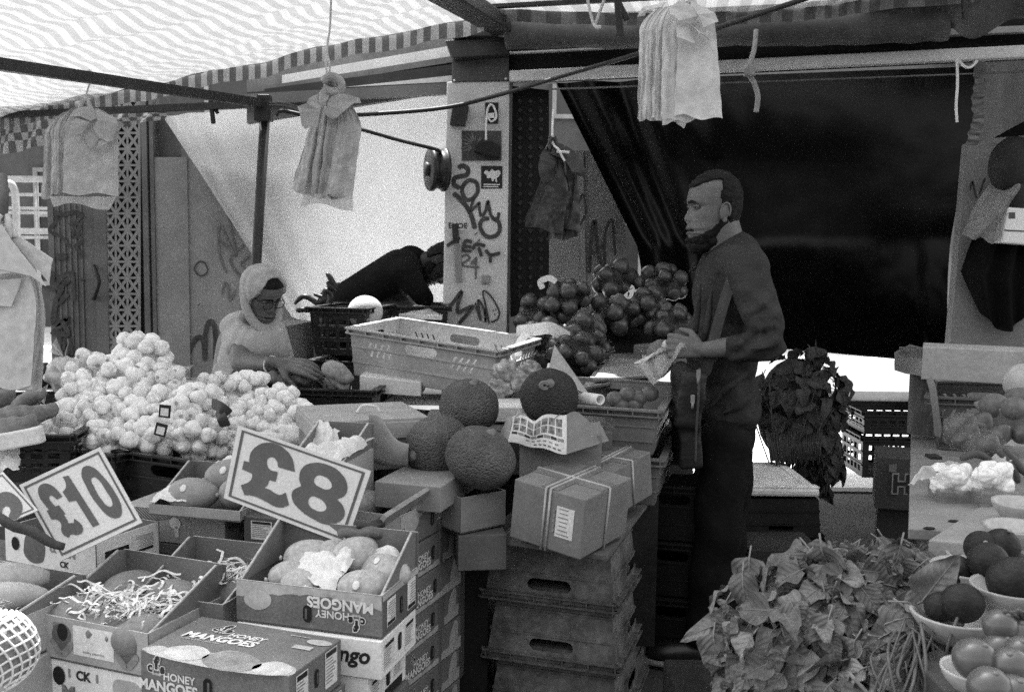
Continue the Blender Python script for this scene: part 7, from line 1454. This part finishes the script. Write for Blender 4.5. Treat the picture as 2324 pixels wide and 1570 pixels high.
def leafmat(name, v, trans, vk=1.5, rough=.55):
    m = mat(name, v, rough, .2, 28, 0, spec=.12, trans=trans); t = m.node_tree; L = t.links.new; b = t.nodes['Principled BSDF']
    tc = nd(t, 'ShaderNodeTexCoord'); sp = nd(t, 'ShaderNodeSeparateXYZ'); L(tc.outputs['Object'], sp.inputs[0]); ab = nd(t, 'ShaderNodeMath', operation='ABSOLUTE'); L(sp.outputs[1], ab.inputs[0])
    f = nd(t, 'ShaderNodeMath', operation='MULTIPLY_ADD'); L(ab.outputs[0], f.inputs[0]); f.inputs[1].default_value = -.85; L(sp.outputs[0], f.inputs[2])
    g_ = nd(t, 'ShaderNodeMath', operation='MULTIPLY'); L(f.outputs[0], g_.inputs[0]); g_.inputs[1].default_value = 430; sn = nd(t, 'ShaderNodeMath', operation='SINE'); L(g_.outputs[0], sn.inputs[0])
    pw = nd(t, 'ShaderNodeMapRange'); pw.inputs[1].default_value = .82; pw.inputs[2].default_value = 1; pw.inputs[3].default_value = 1; pw.inputs[4].default_value = vk; L(sn.outputs[0], pw.inputs[0])
    old = b.inputs['Base Color'].links[0].from_socket; mu = nd(t, 'ShaderNodeMath', operation='MULTIPLY'); L(old, mu.inputs[0]); L(pw.outputs[0], mu.inputs[1]); L(mu.outputs[0], b.inputs['Base Color'])
    no = nd(t, 'ShaderNodeTexNoise'); no.inputs['Scale'].default_value = 70; no.inputs['Detail'].default_value = 3; ad = nd(t, 'ShaderNodeMath', operation='ADD'); L(no.outputs[0], ad.inputs[0]); L(sn.outputs[0], ad.inputs[1])
    bp = nd(t, 'ShaderNodeBump'); bp.inputs['Strength'].default_value = .5; bp.inputs['Distance'].default_value = .0016; L(ad.outputs[0], bp.inputs['Height']); L(bp.outputs[0], b.inputs['Normal']); return m
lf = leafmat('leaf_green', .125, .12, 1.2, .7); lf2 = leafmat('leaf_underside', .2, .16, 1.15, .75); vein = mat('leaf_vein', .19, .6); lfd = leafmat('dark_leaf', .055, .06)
def leafmesh(kind, nm, mts):
    L_, W_, fold, curl, wav, sd = kind; m = MB(); nu, nv = 12, 10
    def f(u, v):
        t = u; w_ = W_*(math.sin(PI*min(1, t**.6))**.72)*(1-.12*t)+.0015; s = (v-.5)*2; x = L_*t; y = w_*s
        z = fold*abs(s)*w_*1.2 - curl*t*t*L_ + wav*math.sin(t*11+sd+s*2)*abs(s)**1.5*W_ + wav*.6*math.sin(s*5+t*6+sd)*W_*.4
        z += .0025*abs(math.sin(t*16-abs(s)*2.6))*(1-abs(s)); return V((x, y, z))
    m.grid(f, nu, nv, 0, True)
    pts = [f(i/10, .5)+V((0, 0, .0012)) for i in range(10)]; m.tube([V((-.03, 0, -.006))]+pts, [.0022]+[.0022*(1-i/11) for i in range(10)], 5, 1)
    return m.data(nm, mts)
KL = [(.095, .036, .35, .3, .2, 0), (.11, .044, .2, .5, .26, 2), (.08, .036, .5, .15, .28, 4), (.1, .036, .15, .75, .3, 5), (.07, .032, .3, .4, .2, 7)]
LM = {'u': [leafmesh(k, 'leaf', [lf, vein]) for k in KL], 'd': [leafmesh(k, 'leaf', [lf2, vein]) for k in KL], 'k': [leafmesh(k, 'leaf', [lfd, lfd]) for k in KL]}
def orient(p, d, n):
    d = d.normalized(); n = (n-d*n.dot(d)).normalized(); y = n.cross(d); M = Matrix.Identity(4)
    for i in range(3): M[i][0], M[i][1], M[i][2], M[i][3] = d[i], y[i], n[i], p[i]
    return M
def greens(label, c, ext, n, seed, kinds='uud', k=1.0, base=None, droop=.6, face=V((0, -1, .5)), nst=14, group='bunches of leafy greens', smt=None, lim=(-1, 2)):
    T = thing('leafy_greens', label, 'leafy greens', c-V((0, 0, ext[2])), 0, group); r = rnd(seed); base = base or c+V((.05, .1, -ext[2]*1.6))
    for i in range(min(98, int(n*1.5))):
        while True:
            u = V((r.gauss(0, 1), r.gauss(0, 1), r.gauss(0, 1))).normalized()
            if u.dot(face.normalized()) > -.25: break
        rad = r.uniform(.6, 1.02); p = c+V((u.x*ext[0], u.y*ext[1], u.z*ext[2]))*rad
        d = V((u.x, u.y, u.z*.4-droop))+V((r.gauss(0, .45), r.gauss(0, .45), r.gauss(0, .35))); nn = V((u.x*.7, u.y*.9-.25, u.z*.6+.45))+V((r.gauss(0, .35), r.gauss(0, .35), r.gauss(0, .2)))
        o = bpy.data.objects.new('leaf', r.choice(LM[r.choice(kinds)])); COL.objects.link(o); o.parent = T; s = k*r.uniform(.48, .9); o.matrix_basis = chainM(T).inverted() @ orient(p-d.normalized()*.04*s, d, nn) @ Matrix.Scale(s, 4)
    m = MB()
    for i in range(nst):
        t = c+V((r.gauss(0, .5)*ext[0], r.gauss(0, .4)*ext[1], r.uniform(-.2, .5)*ext[2])); b = base+V((r.gauss(0, .03), r.gauss(0, .03), 0)); mid = b.lerp(t, .5)+V((r.gauss(0, .03), -.03+r.gauss(0, .02), 0)); m.tube(spline([b, mid, t], 5), .0035, 6)
    part(T, 'stems', m, smt or vein); return T
zg = lambda x, y, Y: P(x, y, Y)
greens('bunch of broad leaves at the left of the front greens', zg(1698, 1420, 2.0), (.08, .1, .12), 42, 1, base=zg(1720, 1640, 2.02))
greens('bunch of broad leaves hanging low at the left corner of the greens', zg(1712, 1520, 1.9), (.085, .1, .1), 40, 2, base=zg(1740, 1680, 1.95))
greens('crown of broad pale leaves in the middle of the greens', zg(1900, 1365, 1.95), (.17, .12, .12), 62, 3, k=1.12, base=zg(1860, 1660, 1.95))
greens('bunch drooping below the middle crown', zg(1860, 1480, 1.85), (.17, .1, .12), 64, 4, base=zg(1860, 1680, 1.9), nst=24)
greens('upper right bunch of crinkled leaves behind the crown', zg(2010, 1310, 2.1), (.13, .1, .075), 44, 5, k=1.0, base=zg(1990, 1560, 2.05))
greens('bunch with long drooping leaves beside the bowls', zg(2040, 1415, 1.9), (.085, .1, .08), 42, 6, k=1.1, kinds='uuk', base=zg(2010, 1640, 1.75), nst=26, droop=.3)
greens('low bunch of leaves under the stems near the tomatoes', zg(2040, 1560, 1.7), (.14, .1, .08), 46, 7, base=zg(2060, 1680, 1.7), nst=20)
st = thing('leafy_greens', 'sheaf of long pale leaf stems fanning to the lower right', 'leafy greens', zg(2060, 1560, 1.6), 0, 'bunches of leafy greens')
r = rnd(9); m = MB()
for i in range(38):
    a = zg(2070+r.gauss(0, 38), 1600+r.gauss(0, 22), 1.62+r.uniform(-.06, .06)); b = zg(2085+r.gauss(0, 40), 1435+r.gauss(0, 35), 1.7+r.uniform(-.05, .06)); m.tube(spline([a, a.lerp(b, .5)+V((r.gauss(-.015, .02), -.03, r.gauss(.01, .015))), b], 6), r.uniform(.0016, .0034), 6)
part(st, 'stems', m, mat('pale_stem', .085, .5, .2, 20, .1))
for i in range(16):
    p = zg(2060+r.gauss(0, 28), 1415+r.gauss(0, 35), 1.74); o = bpy.data.objects.new('leaf', r.choice(LM['u'])); COL.objects.link(o); o.parent = st; o.matrix_basis = chainM(st).inverted() @ orient(p, V((r.gauss(.5, .5), -.3, r.gauss(.1, .4))), V((r.gauss(0, .4), -.7, .8))) @ Matrix.Scale(r.uniform(.7, 1.0), 4)
m = MB(); m.box(zg(1860, 1640, 2.15)+V((.1, .1, -.2)), (.8, .5, .4)); solo('dark_crate', m, blackp, 'dark crate carrying the front bunches of greens', 'crate', bevel=.01)
tissue('pale folded leaf at the back of the greens', [zg(2030, 1245, 2.2), zg(2085, 1240, 2.2), zg(2075, 1268, 2.15), zg(2025, 1262, 2.15)], .012, 71, bagw)
# leaf bundle in the back light
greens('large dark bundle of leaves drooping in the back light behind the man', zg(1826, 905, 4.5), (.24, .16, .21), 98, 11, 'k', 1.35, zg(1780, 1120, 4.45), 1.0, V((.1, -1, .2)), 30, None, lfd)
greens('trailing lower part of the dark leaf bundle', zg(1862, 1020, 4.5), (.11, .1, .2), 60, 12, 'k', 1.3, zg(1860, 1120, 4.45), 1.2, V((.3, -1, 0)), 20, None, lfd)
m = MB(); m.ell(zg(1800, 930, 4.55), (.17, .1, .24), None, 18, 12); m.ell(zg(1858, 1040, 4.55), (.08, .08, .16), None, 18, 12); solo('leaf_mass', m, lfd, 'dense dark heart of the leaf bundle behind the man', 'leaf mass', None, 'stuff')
m = MB(); 
for i in range(26): m.tube([zg(1740+i*5, 975+8*math.sin(i), 4.4), zg(1752+i*4.2, 1048+6*math.cos(i*2), 4.36)], .006, 5)
solo('stalk_bundle', m, lfd, 'bundled dark stems below the leaf bundle', 'stems')
A, B = P(1966, 930, 4.6), P(2075, 934, 4.6)
crate('plastic_crate', 'upper black lattice crate against the bright street', Myaw((A+B)/2+V((.06, .15, -.11)), 0), .36, .3, .11, blackp, 'lattice', .008); crate('plastic_crate', 'lower black lattice crate against the bright street', Myaw((A+B)/2+V((.06, .15, -.32)), 0), .36, .3, .2, blackp, 'lattice', .008)
hb = boxpx('cardboard_box', 'dark box printed with an outlined letter H', 'box', (1990, 1036), (2090, 1042), .21, .25, 3.9, 3.85, mat('dark_print_card', .06, .7))
m = MB(); X = frame3(P(2046, 1100, 3.865), (1, -.08, 0), (0, 0, 1)); m.mesh(text_mesh('H', .09), X @ Matrix.Scale(.1, 4), 0); m.mesh(text_mesh('H', .03), X @ Matrix.Translation((0, 0, .001)) @ Matrix.Scale(.1, 4), 1); m.box(P(2026, 1062, 3.87), (.03, .003, .03), None, 2); part(hb, 'print', m, [panel_l, blk, panel_m])
r = rnd(15)
for i, (x, y) in enumerate(((1980, 1290), (1990, 1310), (1950, 1272), (1925, 1330), (2000, 1300))): 
    m = MB(); q = G(x, y, .004); m.grid(lambda u, v: q+V(((u-.5)*.05, (v-.5)*.04, .006*math.sin(u*5+i)+.006)), 4, 4); solo('litter_scrap', m, tis, 'scrap of litter on the dark ground of the aisle, %s' % ('nearest the box', 'right of the nearest', 'furthest left at the back', 'lying alone at the front', 'rightmost')[i], 'litter', 'litter scraps in the aisle')

boxpx('cardboard_box', 'dark carton on the ground carrying the box with the letter H', 'box', (1992, 1152), (2085, 1156), .34, .25, 3.95, 3.9, mat('near_black_card'))
m = MB(); q = P(2262, 1540, 1.46); m.box((q.x+.1, 1.5, .655), (.3, .3, .16)); solo('cardboard_tray', m, mat('near_black_card'), 'brown tray under the tomatoes in the lower right corner', 'tray', bevel=.004)
